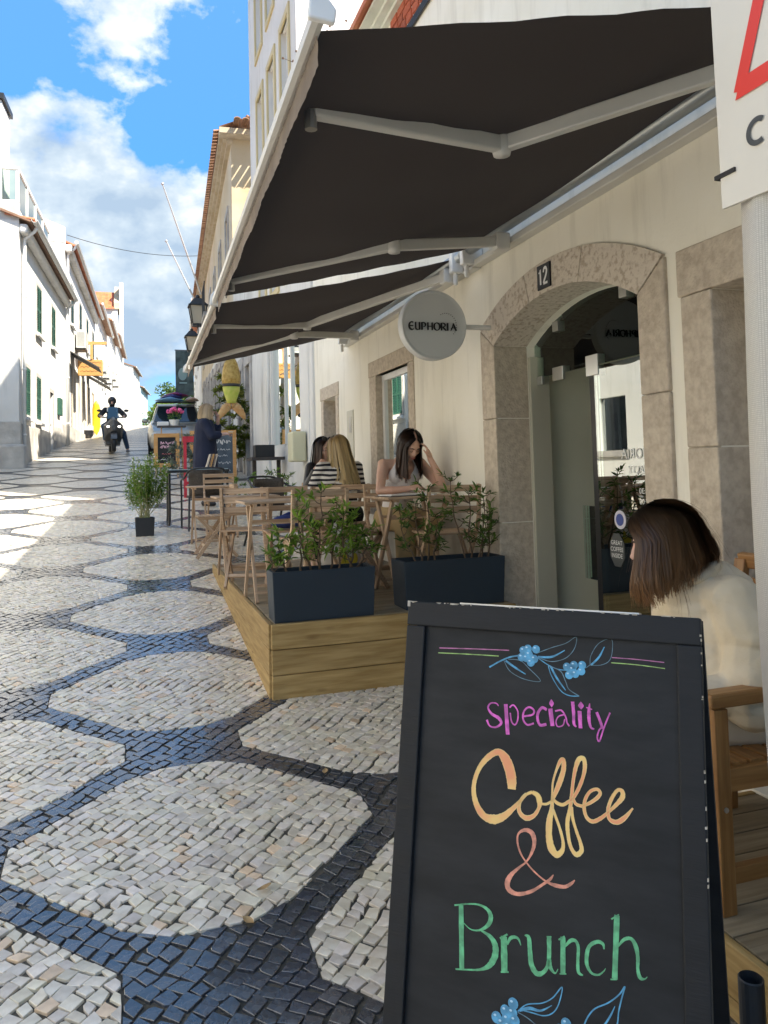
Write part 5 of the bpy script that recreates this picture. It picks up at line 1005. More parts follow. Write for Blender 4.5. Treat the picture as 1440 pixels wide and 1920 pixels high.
place(chair0, 1.19, 5.22, DZ, 2, 'folding wooden chair right behind the nearer navy planter, its back to the street', 'chair', CG)
place(chair0, 2.16, 5.17, DZ, -4, 'folding wooden chair behind the planter by the wall, back slats facing out', 'chair', CG)
place(chair0, 1.60, 5.72, DZ, -68, 'folding wooden chair with a white bag hung on its back', 'chair', CG)
place(chair0, 2.06, 6.02, DZ, 180, 'folding wooden chair under the woman in the white halter top', 'chair', CG)
place(chair0, .93, 6.42, DZ, -18, 'folding wooden chair seen edge-on along the open side of the deck', 'chair', CG)
place(chair0, 1.20, 6.12, DZ, 178, 'folding wooden chair beyond the near terrace table, facing down the street', 'chair', CG)
place(chair0, 1.78, 6.62, DZ, 0, 'folding wooden chair under the blonde woman in the striped top', 'chair', CG)
place(chair0, 1.90, 7.75, DZ, 178, 'folding wooden chair under the dark-haired woman in black', 'chair', CG)
place(chair0, .88, 8.72, gz(8.72), 90, 'folding wooden chair standing on the cobbles beyond the deck end', 'chair', CG)
place(chair0, 1.08, 9.95, gz(9.95) - .01, 180, 'farthest folding wooden chair, behind the table on the cobbles', 'chair', CG)
place(table0, 1.02, 5.62, DZ, 0, 'folding wooden table nearest the deck corner, behind the planter', 'table', TG)
place(table0, 2.0, 5.48, DZ, 3, 'folding wooden table where the woman in white leans on her elbow', 'table', TG)
place(table0, .97, 6.98, DZ, 0, 'empty folding wooden table midway along the deck edge', 'table', TG)
place(table0, 1.84, 7.16, DZ, 0, 'folding wooden table between the blonde and the dark-haired woman', 'table', TG)
place(table0, .90, 9.30, gz(9.3), 0, 'folding wooden table standing on the cobbles past the deck', 'table', TG)
# things on the tables and chairs
ph = tag(MB().box(-.04, .04, -.08, .08, 0, .009).build('phone', M('phone_white', (.70, .70, .70), rough=.2), None, (2.10, 5.40, DZ + .709), (0, 0, .9), bevel=.003), 'pale phone lying on the table before the woman in white', 'phone')
bk = empty('notebook', (1.93, 5.43, DZ + .7085), .25); tag(bk, 'open grey notebook on the table of the woman in white', 'notebook')
MB().box(-.17, .17, -.10, .10, 0, .006).build('cover', M('notebook_cover', (.05, .05, .055), rough=.6), bk); 
for s in (-1, 1): MB().box(min(.004 * s, .16 * s), max(.004 * s, .16 * s), -.094, .094, .0065, .014).build('pages', white_pt, bk)
tb = empty('tote_bag', (1.50, 5.62, DZ), radians(20)); tag(tb, 'white cloth tote bag with yellow print hanging from a chair back', 'bag')
b = MB(); rings = []
for i in range(9):
    t_ = i / 8; z = .52 - .45 * t_; wd = .06 + .12 * min(1, t_ * 1.8); dp = .02 + .05 * sin(pi * min(1, t_ * 1.05)); rings.append([(wd * cos(2 * pi * j / 16) * (1 + .06 * sin(5 * j + i)), dp * sin(2 * pi * j / 16) * (1 + .12 * sin(3 * j + i)), z) for j in range(16)])
b.loft(rings); bg_ = b.build('bag_body', M('canvas_white', (.62, .60, .56), (.70, .68, .64), scale=8, rough=.9, bump=.004, bscale=25), tb, smooth=True)
b = MB(); b.tube([(-.05, 0, .5), (-.03, -.02, .68), (0, -.03, .76), (.03, -.02, .68), (.05, 0, .5)], .008, 6); b.build('strap', M('canvas_white', (.6, .6, .6)), tb)
b = MB()
for x, z, s in ((-.05, .22, .05), (.03, .18, .06), (-.01, .30, .035), (.07, .25, .03)): b.ball((x, -.066, z), (s, .006, s * 1.4), 10, 6)
b.build('print', M('yellow_print', (.62, .50, .04), rough=.8), tb)
tb2 = MB(); rings = []
for i in range(8):
    t_ = i / 7; z = .34 * (1 - t_) + .005; wd = .03 + .15 * t_ ** .8; rings.append([(wd * cos(2 * pi * j / 14) * (1 + .08 * sin(3 * j)), wd * .6 * sin(2 * pi * j / 14), z) for j in range(14)])
tb2.loft(rings); tag(tb2.build('cloth_bag', M('canvas_grey', (.45, .42, .38), (.52, .50, .46), scale=8, rough=.9, bump=.006, bscale=18), None, (1.83, 6.25, DZ), smooth=True), 'grey white cloth bag slumped on the deck under the table', 'bag')
bb = MB(); bb.ball((0, 0, .06), (.16, .10, .055), 16, 8); bb.tube([(-.1, 0, .08), (0, .02, .12), (.1, 0, .08)], .018, 8); tag(bb.build('blue_bundle', M('blue_cloth', (.015, .03, .15), (.03, .06, .22), scale=12, rough=.8, bump=.01, bscale=16), None, (1.20, 6.08, DZ + .455), smooth=True), 'blue cloth bundle left on a chair seat beyond the near table', 'cloth')
# ---------------------------------------------------------------- planters on the deck
def planter(name, label, x0, x1, y0, y1, z, h, mat=planter_m, group=None, rim=.022):
    r = empty(name, ((x0 + x1) / 2, (y0 + y1) / 2, z)); tag(r, label, 'planter', group); a, c = (x1 - x0) / 2, (y1 - y0) / 2; b = MB(); tp = .012
    o = [(-a + tp, -c + tp, .0), (a - tp, -c + tp, .0), (a - tp, c - tp, .0), (-a + tp, c - tp, .0)]; u = [(-a, -c, h), (a, -c, h), (a, c, h), (-a, c, h)]; i1 = [(-a + rim, -c + rim, h), (a - rim, -c + rim, h), (a - rim, c - rim, h), (-a + rim, c - rim, h)]; i2 = [(q[0], q[1], h - .06) for q in i1]
    b.add(o + u + i1 + i2, [(3, 2, 1, 0)] + [(k, (k + 1) % 4, 4 + (k + 1) % 4, 4 + k) for k in range(4)] + [(4 + k, 4 + (k + 1) % 4, 8 + (k + 1) % 4, 8 + k) for k in range(4)] + [(8 + k, 8 + (k + 1) % 4, 12 + (k + 1) % 4, 12 + k) for k in range(4)])
    b.build('box', mat, r, bevel=.004)
    b = MB(); nx = 14; vs = [(-a + rim + (2 * a - 2 * rim) * i / nx, -c + rim + (2 * c - 2 * rim) * j / 6, h - .045 + random.uniform(-.008, .012)) for j in range(7) for i in range(nx + 1)]
    b.add(vs, [(j * (nx + 1) + i, j * (nx + 1) + i + 1, (j + 1) * (nx + 1) + i + 1, (j + 1) * (nx + 1) + i) for j in range(6) for i in range(nx)]); b.build('soil', soil_m, r); return r
lf_sh = leafmat('shrub_leaf', (.06, .14, .018), (.28, .42, .06), .42, .35); lf_dk = leafmat('shrub_leaf_dark', (.04, .10, .022), (.14, .24, .04), .4, .35)
def shrub(name, label, loc, stems, mat, seed, lsize=.06, dens=9, spread=.3, group=None):
    r = empty(name, loc); tag(r, label, 'plant', group); rng = random.Random(seed); tb_ = MB(); lv = MB(); cols = []
    for (x, y, h, lx, ly) in stems:
        h *= .9; base = Vector((x, y, 0)); tip = Vector((x + lx, y + ly, h)); k = 7; pts = []
        for i in range(k + 1):
            t_ = i / k; pts.append(base.lerp(tip, t_) + Vector((rng.uniform(-.012, .012), rng.uniform(-.012, .012), 0)) * (1 if 0 < i < k else 0) + Vector((lx * .25, 0, 0)) * sin(pi * t_))
        tb_.tube(pts, [.0075 - .005 * i / k for i in range(k + 1)], 6)
        ends = [(pts[-1], (pts[-1] - pts[-2]).normalized(), 1.0)]
        for i in range(2, k + 1):
            for _ in range(rng.choice((1, 2))):
                a = rng.uniform(0, 2 * pi); d = Vector((cos(a), sin(a), rng.uniform(.2, .9))).normalized(); l_ = spread * rng.uniform(.2, .5) * (1.1 - .4 * i / k); q = pts[i] + d * l_
                tb_.tube([pts[i], pts[i].lerp(q, .5) + Vector((0, 0, -.008)), q], [.004, .003, .0018], 5); ends.append((q, d, .9))
                for s in (.5, .8): ends.append((pts[i].lerp(q, s), d, .45))
        for p, d, wgt in ends:
            tn = rng.random()
            for _ in range(int(dens * wgt * rng.uniform(.7, 1.3))):
                dd = (d * .6 + Vector((rng.gauss(0, .7), rng.gauss(0, .7), rng.gauss(.1, .45)))).normalized()
                leaf3(lv, cols, p + d * rng.uniform(-.02, .02), dd, lsize * rng.uniform(.6, 1.25), min(1, max(0, tn + rng.uniform(-.3, .3))), rng)
    tb_.build('stems', bark_m, r); crown_build(lv, cols, 'leaves', mat, r); return r
def leaf3(mb, cols, p, d, s, tint, rng, wd=.30):
    u = d.cross(Vector((rng.gauss(0, .4), rng.gauss(0, .4), 1))); u = u.normalized() if u.length > 1e-4 else Vector((1, 0, 0)); nn = u.cross(d)
    q = [p, p + d * s * .35 + u * s * wd * .5 + nn * s * .05, p + d * s * .7 + u * s * wd * .38, p + d * s - nn * s * .12, p + d * s * .7 - u * s * wd * .38, p + d * s * .35 - u * s * wd * .5 + nn * s * .05, p + d * s * .5 - nn * s * .03]
    mb.add(q, [(0, 1, 6), (1, 2, 6), (2, 3, 6), (3, 4, 6), (4, 5, 6), (5, 0, 6)]); cols += [(tint, tint, tint, 1)] * 7
p1h = .305
planter('navy_planter', 'navy rectangular planter standing on the open corner of the deck', .805, 1.455, 4.645, 4.87, DZ, p1h, group='navy planters')
planter('navy_planter', 'navy rectangular planter standing against the cafe wall by the door', 1.665, 2.385, 4.69, 4.96, DZ, .31, group='navy planters')
rng = random.Random(8)
shrub('leafy_shrub', 'leafy green shrub stems in the corner planter, filling its middle', (1.13, 4.76, DZ + p1h - .05), [(-.26, 0, .16, -.06, .0), (-.20, .02, .30, -.06, .02), (-.12, .0, .44, .0, .0), (-.05, .03, .52, -.08, .03), (-.02, -.02, .58, .03, .0), (.06, .02, .50, .06, .0), (.10, -.02, .42, .05, -.02), (.02, .0, .34, -.05, .02)], lf_sh, 31, .062, 5, .22)
shrub('leafy_shrub', 'sparse dark-stemmed shrub at the right end of the corner planter', (1.34, 4.76, DZ + p1h - .05), [(-.02, 0, .38, .05, .0), (.02, .02, .30, .10, .0), (.0, -.02, .34, -.07, .0)], lf_sh, 32, .06, 6, .22)
shrub('leafy_shrub', 'thin leafy shrub with pale twigs at the street end of the wall planter', (1.84, 4.82, DZ + .26), [(0, 0, .46, -.04, 0), (.04, .02, .56, .02, .0), (-.03, 0, .40, -.12, 0), (.08, .0, .36, .03, .0)], lf_dk, 33, .055, 5, .24)
shrub('leafy_shrub', 'tall dark leafy shrub in the wall planter close to the door jamb', (2.20, 4.82, DZ + .26), [(-.04, 0, .62, -.10, 0), (.0, .02, .52, .0, .0), (.06, 0, .50, .04, 0), (.10, -.03, .44, .04, .0), (.02, -.04, .30, .06, -.02)], lf_dk, 34, .055, 5, .24)
# ---------------------------------------------------------------- square pot with a bushy plant out on the street
pz = gz(10.4); planter('square_pot', 'small black square pot standing alone on the cobbles', .045, .285, 10.12, 10.36, gz(10.2) - .01, .235, M('pot_black', (.016, .018, .021), rough=.5), rim=.015)
bu = empty('bushy_plant', (.165, 10.24, gz(10.2) + .19)); tag(bu, 'bushy green plant with tiny white flowers in the square black pot', 'plant')
rng = random.Random(41); tb_ = MB(); lv = MB(); cols = []; fl = MB()
for i in range(46):
    a = rng.uniform(0, 2 * pi); sp = rng.uniform(.05, .30); h = rng.uniform(.45, .88) * (1.05 - sp * .8); p0 = Vector((rng.uniform(-.07, .07), rng.uniform(-.07, .07), 0)); p2 = Vector((cos(a) * sp, sin(a) * sp, h)); p1 = Vector((cos(a) * sp * .75, sin(a) * sp * .75, h * .5))
    tb_.tube([p0, p1, p2], [.004, .003, .002], 5)
    for k in range(11):
        t_ = .42 + .58 * k / 10; c = (p0.lerp(p1, t_ * 2) if t_ < .5 else p1.lerp(p2, t_ * 2 - 1)); tn = min(1, max(0, .35 + .6 * (c.z / .9) - rng.uniform(0, .5)))
        for _ in range(9): leaf3(lv, cols, c + Vector((rng.gauss(0, .025), rng.gauss(0, .025), rng.gauss(0, .025))), Vector((rng.gauss(0, 1), rng.gauss(0, 1), rng.gauss(.2, .8))).normalized(), .034 * rng.uniform(.7, 1.4), tn, rng, .4)
    if rng.random() < .6: fl.ball(p2 + Vector((rng.uniform(-.02, .02), 0, .01)), .011, 6, 4)
tb_.build('stems', stem_g, bu); crown_build(lv, cols, 'leaves', lf_sh, bu); fl.build('flowers', white_pt, bu)
# ---------------------------------------------------------------- chalkboard in the foreground
BW, BL = .642, 1.305
bc = Vector((.85795, 1.51293, 1.3748)); yaw, lean, roll = -.78232, .21875, .0018
r_ = Vector((cos(yaw), sin(yaw), 0)); n_ = Vector((sin(yaw), -cos(yaw), 0)); u_ = cos(lean) * Vector((0, 0, 1)) - sin(lean) * n_
nf = r_.cross(u_)                       # towards the camera is -nf or +nf, fixed below
if nf.dot(n_) < 0: nf = -nf
rot = Matrix((r_, u_, nf)).transposed().to_euler()
ab = empty('chalkboard_stand', bc, rot=rot); tag(ab, 'large black chalkboard stand lettered Speciality Coffee and Brunch in coloured chalk', 'chalkboard')
bfr = M('board_frame', (.010, .0108, .0125), (.016, .017, .019), scale=5, stretch=(1, 8, 8), rough=.5, rough2=.62, bump=.0006, bscale=30, spec=.3)
def slate_mat():
    mt, t, b = nodes('slate_panel'); n = t.nodes; l = t.links; tc = n.new('ShaderNodeTexCoord'); nz = n.new('ShaderNodeTexNoise'); nz.inputs['Scale'].default_value = 5; nz.inputs['Detail'].default_value = 7; nz.inputs['Roughness'].default_value = .6; l.new(tc.outputs['Object'], nz.inputs['Vector'])
    cr = n.new('ShaderNodeValToRGB'); mp9 = n.new('ShaderNodeMapping'); mp9.inputs['Rotation'].default_value = (0, 0, .5); mp9.inputs['Scale'].default_value = (1, 3.5, 1); l.new(tc.outputs['Object'], mp9.inputs[0]); l.new(mp9.outputs[0], nz.inputs['Vector']); cr.color_ramp.elements[0].position = .35; cr.color_ramp.elements[1].position = .72; cr.color_ramp.elements[0].color = (.0085, .0095, .0112, 1); cr.color_ramp.elements[1].color = (.022, .0235, .026, 1); l.new(nz.outputs[0], cr.inputs[0]); l.new(cr.outputs[0], b.inputs['Base Color']); b.inputs['Roughness'].default_value = .55; b.inputs['Specular IOR Level'].default_value = .3; return mt
slate = slate_mat(); RT = .046
def leaf_board(root, z0, frame=True):
    MB().box(-BW / 2 + .04, BW / 2 - .04, -BL + .1, -.04, -.008, .0).build('panel', slate, root, (0, 0, z0))
    for nm, x0, x1, y0, y1 in (('top_rail', -BW / 2, BW / 2, -.054, .0), ('stile', -BW / 2, -BW / 2 + RT, -BL, -.0545), ('stile', BW / 2 - RT, BW / 2, -BL, -.0545), ('bottom_rail', -BW / 2 + RT + .0005, BW / 2 - RT - .0005, -BL + .12, -BL + .175)):
        MB().box(x0, x1, y0, y1, -.018, .012).build(nm, bfr, root, (0, 0, z0), bevel=.003)
leaf_board(ab, .0)
bl_ = empty('rear_leaf', (0, -.012, -.03), rot=(2 * lean, 0, 0)); bl_.parent = ab
leaf_r = MB().box(-BW / 2, BW / 2, -BL, 0, -.02, .0).build('rear_panel', bfr, bl_)
MB().box(-.2, .2, -.02, .004, -.045, -.012).build('hinge', steel, ab)
chal = {'pink': (.62, .22, .42), 'lime': (.42, .62, .20), 'blue': (.13, .42, .66), 'bluegrey': (.16, .27, .34), 'magenta': (.80, .16, .58), 'coffee': None, 'salmon': (.86, .36, .24), 'green': (.17, .56, .27)}
def chalk(nm, c, c2): return M('chalk_' + nm, c, c2, scale=55, rough=.85, detail=6, lo=.38, hi=.6)
cm = {k: chalk(k, c, tuple(x * .55 + .02 for x in c)) for k, c in chal.items() if c}; cm['coffee'] = M('chalk_coffee', (.86, .35, .17), (.90, .62, .22), scale=9, rough=.85, detail=4, lo=.40, hi=.58); cm['green'] = M('chalk_green', (.14, .50, .24), (.26, .62, .38), scale=25, rough=.85)
cm['coffee_edge'] = M('chalk_yellow', (.88, .66, .30), (.80, .50, .20), scale=30, rough=.85)
groups = {'flourish': MB(), 'words': MB()}
nper = 0
for col, pts in STROKES:
    b = MB(); q = [(x / 1000, y / 1000, w__ / 1000) for x, y, w__ in pts]; q = spline(q, 8) if len(q) > 2 else spline(q, 6)
    zo = .0012 + .0001 * (len(col) % 3)
    rr = random.Random(int(pts[0][0]) * 7 + len(pts)); q = [(a, c, max(.0008, d * (1 + rr.uniform(-.07, .07)))) for a, c, d in q]
    ribbon(b, q, lambda u, v: (u, -v, zo)); b.build('chalk_stroke', cm[col], ab)
    if col in ('coffee',):       # lighter outline of the filled script
        e = MB()
        for s in (-1, 1):
            o = []
            for i, (a, c, d) in enumerate(q):
                p_, n__ = q[max(i - 1, 0)], q[min(i + 1, len(q) - 1)]; dx, dy = n__[0] - p_[0], n__[1] - p_[1]; l_ = sqrt(dx * dx + dy * dy) or 1; o.append((a - dy / l_ * s * d * .46, c + dx / l_ * s * d * .46, .0013))
            ribbon(e, o, lambda u, v: (u, -v, .0016))
        stuff(e.build('chalk_outline', cm['coffee_edge'], ab))
hl_ = MB()
for i, (x, y, rr) in enumerate(BERRIES):
    x, y, rr = x / 1000, y / 1000, rr / 1000; MB().prism([(x + rr * cos(2 * pi * j / 14), -y + rr * sin(2 * pi * j / 14), .0018 + .0002 * (i % 5)) for j in range(14)], (0, 0, .0002)).build('chalk_berry', cm['blue'], ab); hl_.prism([(x - rr * .3 + rr * .28 * cos(2 * pi * j / 8), -y + rr * .35 + rr * .2 * sin(2 * pi * j / 8), .0031) for j in range(8)], (0, 0, .0002))
stuff(hl_.build('berry_highlights', M('chalk_pale', (.50, .68, .78), rough=.85), ab))
ch = MB(); rng = random.Random(9)                   # knocked-off paint along the edges
for i in range(34):
    x = rng.uniform(-BW / 2 + .01, BW / 2 - .01); l_ = rng.choice((.0015, .003, .004, .009)); ch.box(x - l_, x + l_, -.0008 - rng.uniform(0, .0022), .0007, .006, .0124)
for i in range(14):
    y = -rng.uniform(.01, .5); l_ = rng.uniform(.001, .0035); ch.box(BW / 2 - rng.uniform(.001, .003), BW / 2 + .0007, y - l_, y + l_, .004, .0126)
ch.box(-BW / 2 - .0008, -BW / 2 + .006, -.012, .0008, .006, .0127); stuff(ch.build('chipped_paint', M('bare_wood', (.55, .50, .42), (.30, .26, .2), scale=60, rough=.8), ab))
# ---------------------------------------------------------------- people
def solid(mb, name, mat, parent, vox, smooth=8, sub=0, push=None):
    """one continuous surface grown over overlapping volumes"""
    o = bpy.data.objects.new('tmp', mb.mesh('tmp')); COL.objects.link(o)
    m_ = o.modifiers.new('r', 'REMESH'); m_.mode = 'VOXEL'; m_.voxel_size = vox
    if smooth: s_ = o.modifiers.new('s', 'SMOOTH'); s_.factor = .5; s_.iterations = smooth
    bpy.context.view_layer.update(); me = bpy.data.meshes.new_from_object(o.evaluated_get(bpy.context.evaluated_depsgraph_get())); bpy.data.objects.remove(o)
    me.polygons.foreach_set('use_smooth', [True] * len(me.polygons)); me.materials.clear()
    if push: 
        for v in me.vertices: v.co = push(v.co.copy())
    return mk(name, me, mat, parent)
def head_vol(b, c, Mh, s=1.0):
    """skull, face and neck volumes; +y is the face"""
    P = lambda x, y, z: Vector(c) + Mh @ (Vector((x, y, z)) * s)
    b.ball(P(0, -.012, .03), (.075 * s, .094 * s, .092 * s), 18, 12, Mh); b.ball(P(0, .022, -.035), (.058 * s, .066 * s, .082 * s), 16, 10, Mh); b.ball(P(0, .045, -.085), (.036 * s, .038 * s, .030 * s), 12, 8, Mh)
    b.ball(P(0, .070, .022), (.052 * s, .024 * s, .020 * s), 12, 8, Mh)
    for sx in (-1, 1): b.ball(P(sx * .042, .052, -.028), (.026 * s, .026 * s, .024 * s), 10, 6, Mh); b.ball(P(sx * .076, -.01, -.012), (.010 * s, .022 * s, .032 * s), 10, 6, Mh)
    b.cap(P(0, .088, .012), .009 * s, P(0, .106, -.026), .0135 * s, 8); b.ball(P(.011, .096, -.031), .009 * s, 8, 6); b.ball(P(-.011, .096, -.031), .009 * s, 8, 6)
    b.ball(P(0, .088, -.058), (.022 * s, .012 * s, .007 * s), 10, 6, Mh); b.ball(P(0, .086, -.069), (.019 * s, .012 * s, .008 * s), 10, 6, Mh)
    return P
def face_bits(P, Mh, root, s=1.0, lids=True, brow=(.035, .02, .012)):
    for sx in (-1, 1):
        b = MB(); b.tube([P(sx * .014, .0965, .020), P(sx * .032, .0935, .027), P(sx * .050, .080, .020)], [.003 * s, .0036 * s, .0018 * s], 6); b.build('eyebrow', M('brow_dark', brow, rough=.7), root)
        b = MB(); b.tube([P(sx * .017, .0885, -.003), P(sx * .031, .0905, -.0085), P(sx * .046, .080, -.003)], [.0014 * s, .0026 * s, .0014 * s], 6); b.build('eyelashes', M('brow_dark', brow, rough=.7), root)
    b = MB(); b.tube([P(-.021, .0935, -.0605), P(-.008, .1005, -.0585), P(0, .1, -.06), P(.008, .1005, -.0585), P(.021, .0935, -.0605)], [.0015 * s, .0045 * s, .0042 * s, .0045 * s, .0015 * s], 8); b.tube([P(-.018, .0925, -.066), P(0, .0985, -.069), P(.018, .0925, -.066)], [.0015 * s, .0055 * s, .0015 * s], 8); b.build('lips', M('lips', (.42, .14, .12), rough=.4), root, smooth=True)
def hand(b, wrist, fwd, palm_n, s=1.0, curl=.5, side=1, spread=.12, thumb=1.0):
    """palm, four curled fingers and a thumb that leaves the side of the palm"""
    w0 = Vector(wrist); f = Vector(fwd).normalized(); n = Vector(palm_n); n = (n - f * n.dot(f)).normalized(); l = f.cross(n) * side
    b.cap(w0, .024 * s, w0 + f * .03 * s, .027 * s, 10); b.ball(w0 + f * .052 * s, (.036 * s, .036 * s, .018 * s), 12, 8, Matrix((l, f, -n)).transposed())
    for k, (off, ln) in enumerate(((.030, .072), (.0105, .082), (-.0095, .076), (-.028, .060))):
        p = w0 + f * .082 * s + l * off * s; d = (f + l * spread * off / .03).normalized(); a = curl * (1 + .12 * k)
        for j, (fr_, r0, r1) in enumerate(((.45, .0092, .0086), (.32, .0086, .0078), (.25, .0078, .0066))):
            dd = d * cos(a * (j + .6)) + n * sin(a * (j + .6)); q = p + dd * ln * fr_ * s; b.cap(p, r0 * s, q, r1 * s, 8); p = q
    p = w0 + f * .025 * s + l * .028 * s; q = p + (f * .55 + l * .75 + n * .25).normalized() * .04 * s * thumb; b.cap(p, .013 * s, q, .0105 * s, 8); e = q + (f * .9 + l * .12 + n * .45).normalized() * .036 * s * thumb; b.cap(q, .0105 * s, e, .0082 * s, 8)
def rotm(x=0, y=0, z=0): return Euler((radians(x), radians(y), radians(z))).to_matrix()
hair_cache = {}
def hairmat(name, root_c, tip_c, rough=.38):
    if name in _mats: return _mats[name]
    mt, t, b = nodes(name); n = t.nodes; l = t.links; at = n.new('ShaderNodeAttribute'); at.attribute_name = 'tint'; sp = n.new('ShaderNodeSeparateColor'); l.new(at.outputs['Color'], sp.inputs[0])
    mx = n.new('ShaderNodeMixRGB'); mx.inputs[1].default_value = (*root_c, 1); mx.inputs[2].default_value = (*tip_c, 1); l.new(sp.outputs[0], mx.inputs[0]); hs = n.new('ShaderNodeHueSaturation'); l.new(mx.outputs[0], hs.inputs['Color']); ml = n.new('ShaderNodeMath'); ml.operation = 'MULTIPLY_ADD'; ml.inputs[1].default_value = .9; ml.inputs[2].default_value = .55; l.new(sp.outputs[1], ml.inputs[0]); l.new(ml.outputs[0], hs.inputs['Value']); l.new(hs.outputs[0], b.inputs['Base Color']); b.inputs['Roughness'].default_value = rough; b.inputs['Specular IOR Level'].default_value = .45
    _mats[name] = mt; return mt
def hair(name, parent, mat, path, n, seed, wd=.004, layers=((1.0, 1),), shell=True, part=0.0, jit=.008, segs=12, faceopen=50):
    """strands along path(phi, t, k) -> point; phi all round the head, face side left open"""
    rng = random.Random(seed); b = MB(); cols = []
    nc = max(60, n // 22); clump = [(rng.uniform(0, 1), Vector((rng.gauss(0, jit), rng.gauss(0, jit), rng.gauss(0, jit))), rng.random(), rng.random() ** 2.0, rng.uniform(0, 6), rng.uniform(.93, 1.06)) for _ in range(nc)]
    def strand(phi, k, wdt, vv, j, c9):
        o = c9[1] + Vector((rng.gauss(0, j), rng.gauss(0, j), rng.gauss(0, j))) * .45; L_ = []; pts = [path(phi + rng.gauss(0, .012) * 0, i / segs, k) for i in range(segs + 1)]
        end = 1 - .20 * c9[3] - .08 * rng.random() ** 2; ph = c9[4] + rng.uniform(-.4, .4)
        vs = []
        for i in range(segs + 1):
            t_ = i / segs * end; f_ = t_ * segs; a = int(min(f_, segs - 1)); q = pts[a].lerp(pts[a + 1], f_ - a) + o * (t_ ** 1.2) + Vector((sin(ph + t_ * 5), cos(ph * 1.7 + t_ * 4), 0)) * (.003 + jit * .6) * t_
            d = (pts[min(a + 1, segs)] - pts[a]).normalized(); s = d.cross(q - pts[0] + Vector((cos(phi), sin(phi), .3))); s = s.normalized() if s.length > 1e-5 else Vector((1, 0, 0)); w2 = wdt * (1 - .75 * t_ ** 3) / 2
            vs += [q - s * w2, q + s * w2]; cols.extend([(t_, vv, 0, 1)] * 2)
        b.add(vs, [(2 * i, 2 * i + 1, 2 * i + 3, 2 * i + 2) for i in range(segs)])
    half = radians(faceopen)
    for i in range(n):
        c9 = clump[rng.randrange(nc)]; phi = min(2 * pi - half, max(half, half + (2 * pi - 2 * half) * c9[0] + rng.gauss(0, .045))) + pi / 2; strand(phi, c9[5] * rng.uniform(.975, 1.025), wd * rng.uniform(.6, 1.5), .65 * c9[2] + .35 * rng.random(), jit, c9)
    if shell:
        m_ = 60; vs = []; fs = []
        for i in range(m_ + 1):
            phi = half + (2 * pi - 2 * half) * i / m_ + pi / 2
            for j in range(segs + 1): vs.append(path(phi, j / segs * .93, .94)); cols.append((j / segs, .35, 0, 1))
        b.add(vs, [(i * (segs + 1) + j, i * (segs + 1) + j + 1, (i + 1) * (segs + 1) + j + 1, (i + 1) * (segs + 1) + j) for i in range(m_) for j in range(segs)])
    me = b.mesh(name, True); tinted(me, cols); return mk(name, me, mat, parent)
def head_path(c, Mh, top=.125, rx=.088, ry=.105, length=.25, flare=0.0, drape=None, inward=0.0, partx=0.0, vary=0.0):
    """hair falling from a parting over the skull, then straight down"""
    c = Vector(c); dn = Vector((0, 0, -1))
    def f(phi, t, k):
        lt = t * 1.0; cf = max(0.0, (sin(phi) + .35) / 1.35); tau = radians(62) * cf; S = Vector((.16 * cos(phi), sin(tau), cos(tau))).normalized(); E_ = Vector((cos(phi), sin(phi), -.03)).normalized()
        a = min(lt / .42, 1.0); om = S.angle(E_); D = (S * sin((1 - a) * om) + E_ * sin(a * om)) / max(sin(om), 1e-4)
        q = Vector((rx * k * D.x + partx * (1 - a), ry * k * D.y - .012, .03 + (top - .03) * k * D.z)); p = c + Mh @ q
        if lt > .42:
            u = (lt - .42) / .58; p = p + (dn * .75 + (Mh @ dn) * .25) * length * u * (1 + vary * sin(phi)); o = Mh @ Vector((cos(phi), sin(phi), 0)); p = p + Vector((o.x, o.y, 0)) * (flare * u - inward * max(0, u - .55) ** 1.5)
            if drape: p = drape(p, u)
        return p
    return f
# --- woman in the white halter top, leaning on her elbow
P1 = empty('person', (2.07, 6.00, DZ), radians(184)); tag(P1, 'woman in white halter top and khaki trousers leaning her head on her hand', 'person')
Hc = Vector((-.015, .285, 1.095)); Mh = rotm(-34, 0, 6)
b = MB(); Pp = head_vol(b, Hc, Mh, .98)
b.chain(((0, .03, .53), .14), ((0, .06, .68), .115), ((0, .13, .84), .125), ((0, .165, .92), .105)); b.ball((0, .12, .86), (.155, .095, .11), 16, 10); b.cap((-.13, .155, .945), .05, (.13, .155, .945), .05); b.chain(((0, .175, .95), .06), ((-.005, .215, 1.02), .05), (tuple(Hc + Vector((0, -.02, -.03))), .052))
for sx in (-1, 1): b.ball((sx * .07, .195, .86), (.06, .055, .06), 12, 8)
b.chain(((.165, .155, .945), .052), ((.20, .20, .86), .045), ((.265, .32, .745), .037)); b.chain(((.265, .32, .745), .037), ((.19, .40, .748), .034), ((.085, .455, .757), .024)); hand(b, (.085, .455, .757), (-.85, .25, .25), (-.2, -.3, -1), .95, .75, -1)
b.chain(((-.165, .155, .945), .052), ((-.20, .25, .86), .045), ((-.235, .40, .745), .038)); b.chain(((-.235, .40, .745), .038), ((-.20, .40, .86), .034), ((-.145, .375, .985), .024)); hand(b, (-.145, .375, .985), (.22, -.12, .95), (.75, -.45, -.1), .95, .42, 1)
for sx in (-1, 1): b.chain(((sx * .09, .0, .50), .10), ((sx * .10, .40, .50), .065), ((sx * .09 - .02, .36, .09), .038)); b.cap((sx * .09 - .02, .36, .06), .036, (sx * .09 - .02, .46, .03), .03)
solid(b, 'body', skin_m, P1, .0062, 3)
face_bits(Pp, Mh, P1)
b = MB(); b.chain(((0, .03, .56), .15), ((0, .06, .68), .125), ((0, .125, .80), .133)); b.ball((0, .12, .80), (.158, .108, .07), 16, 8)
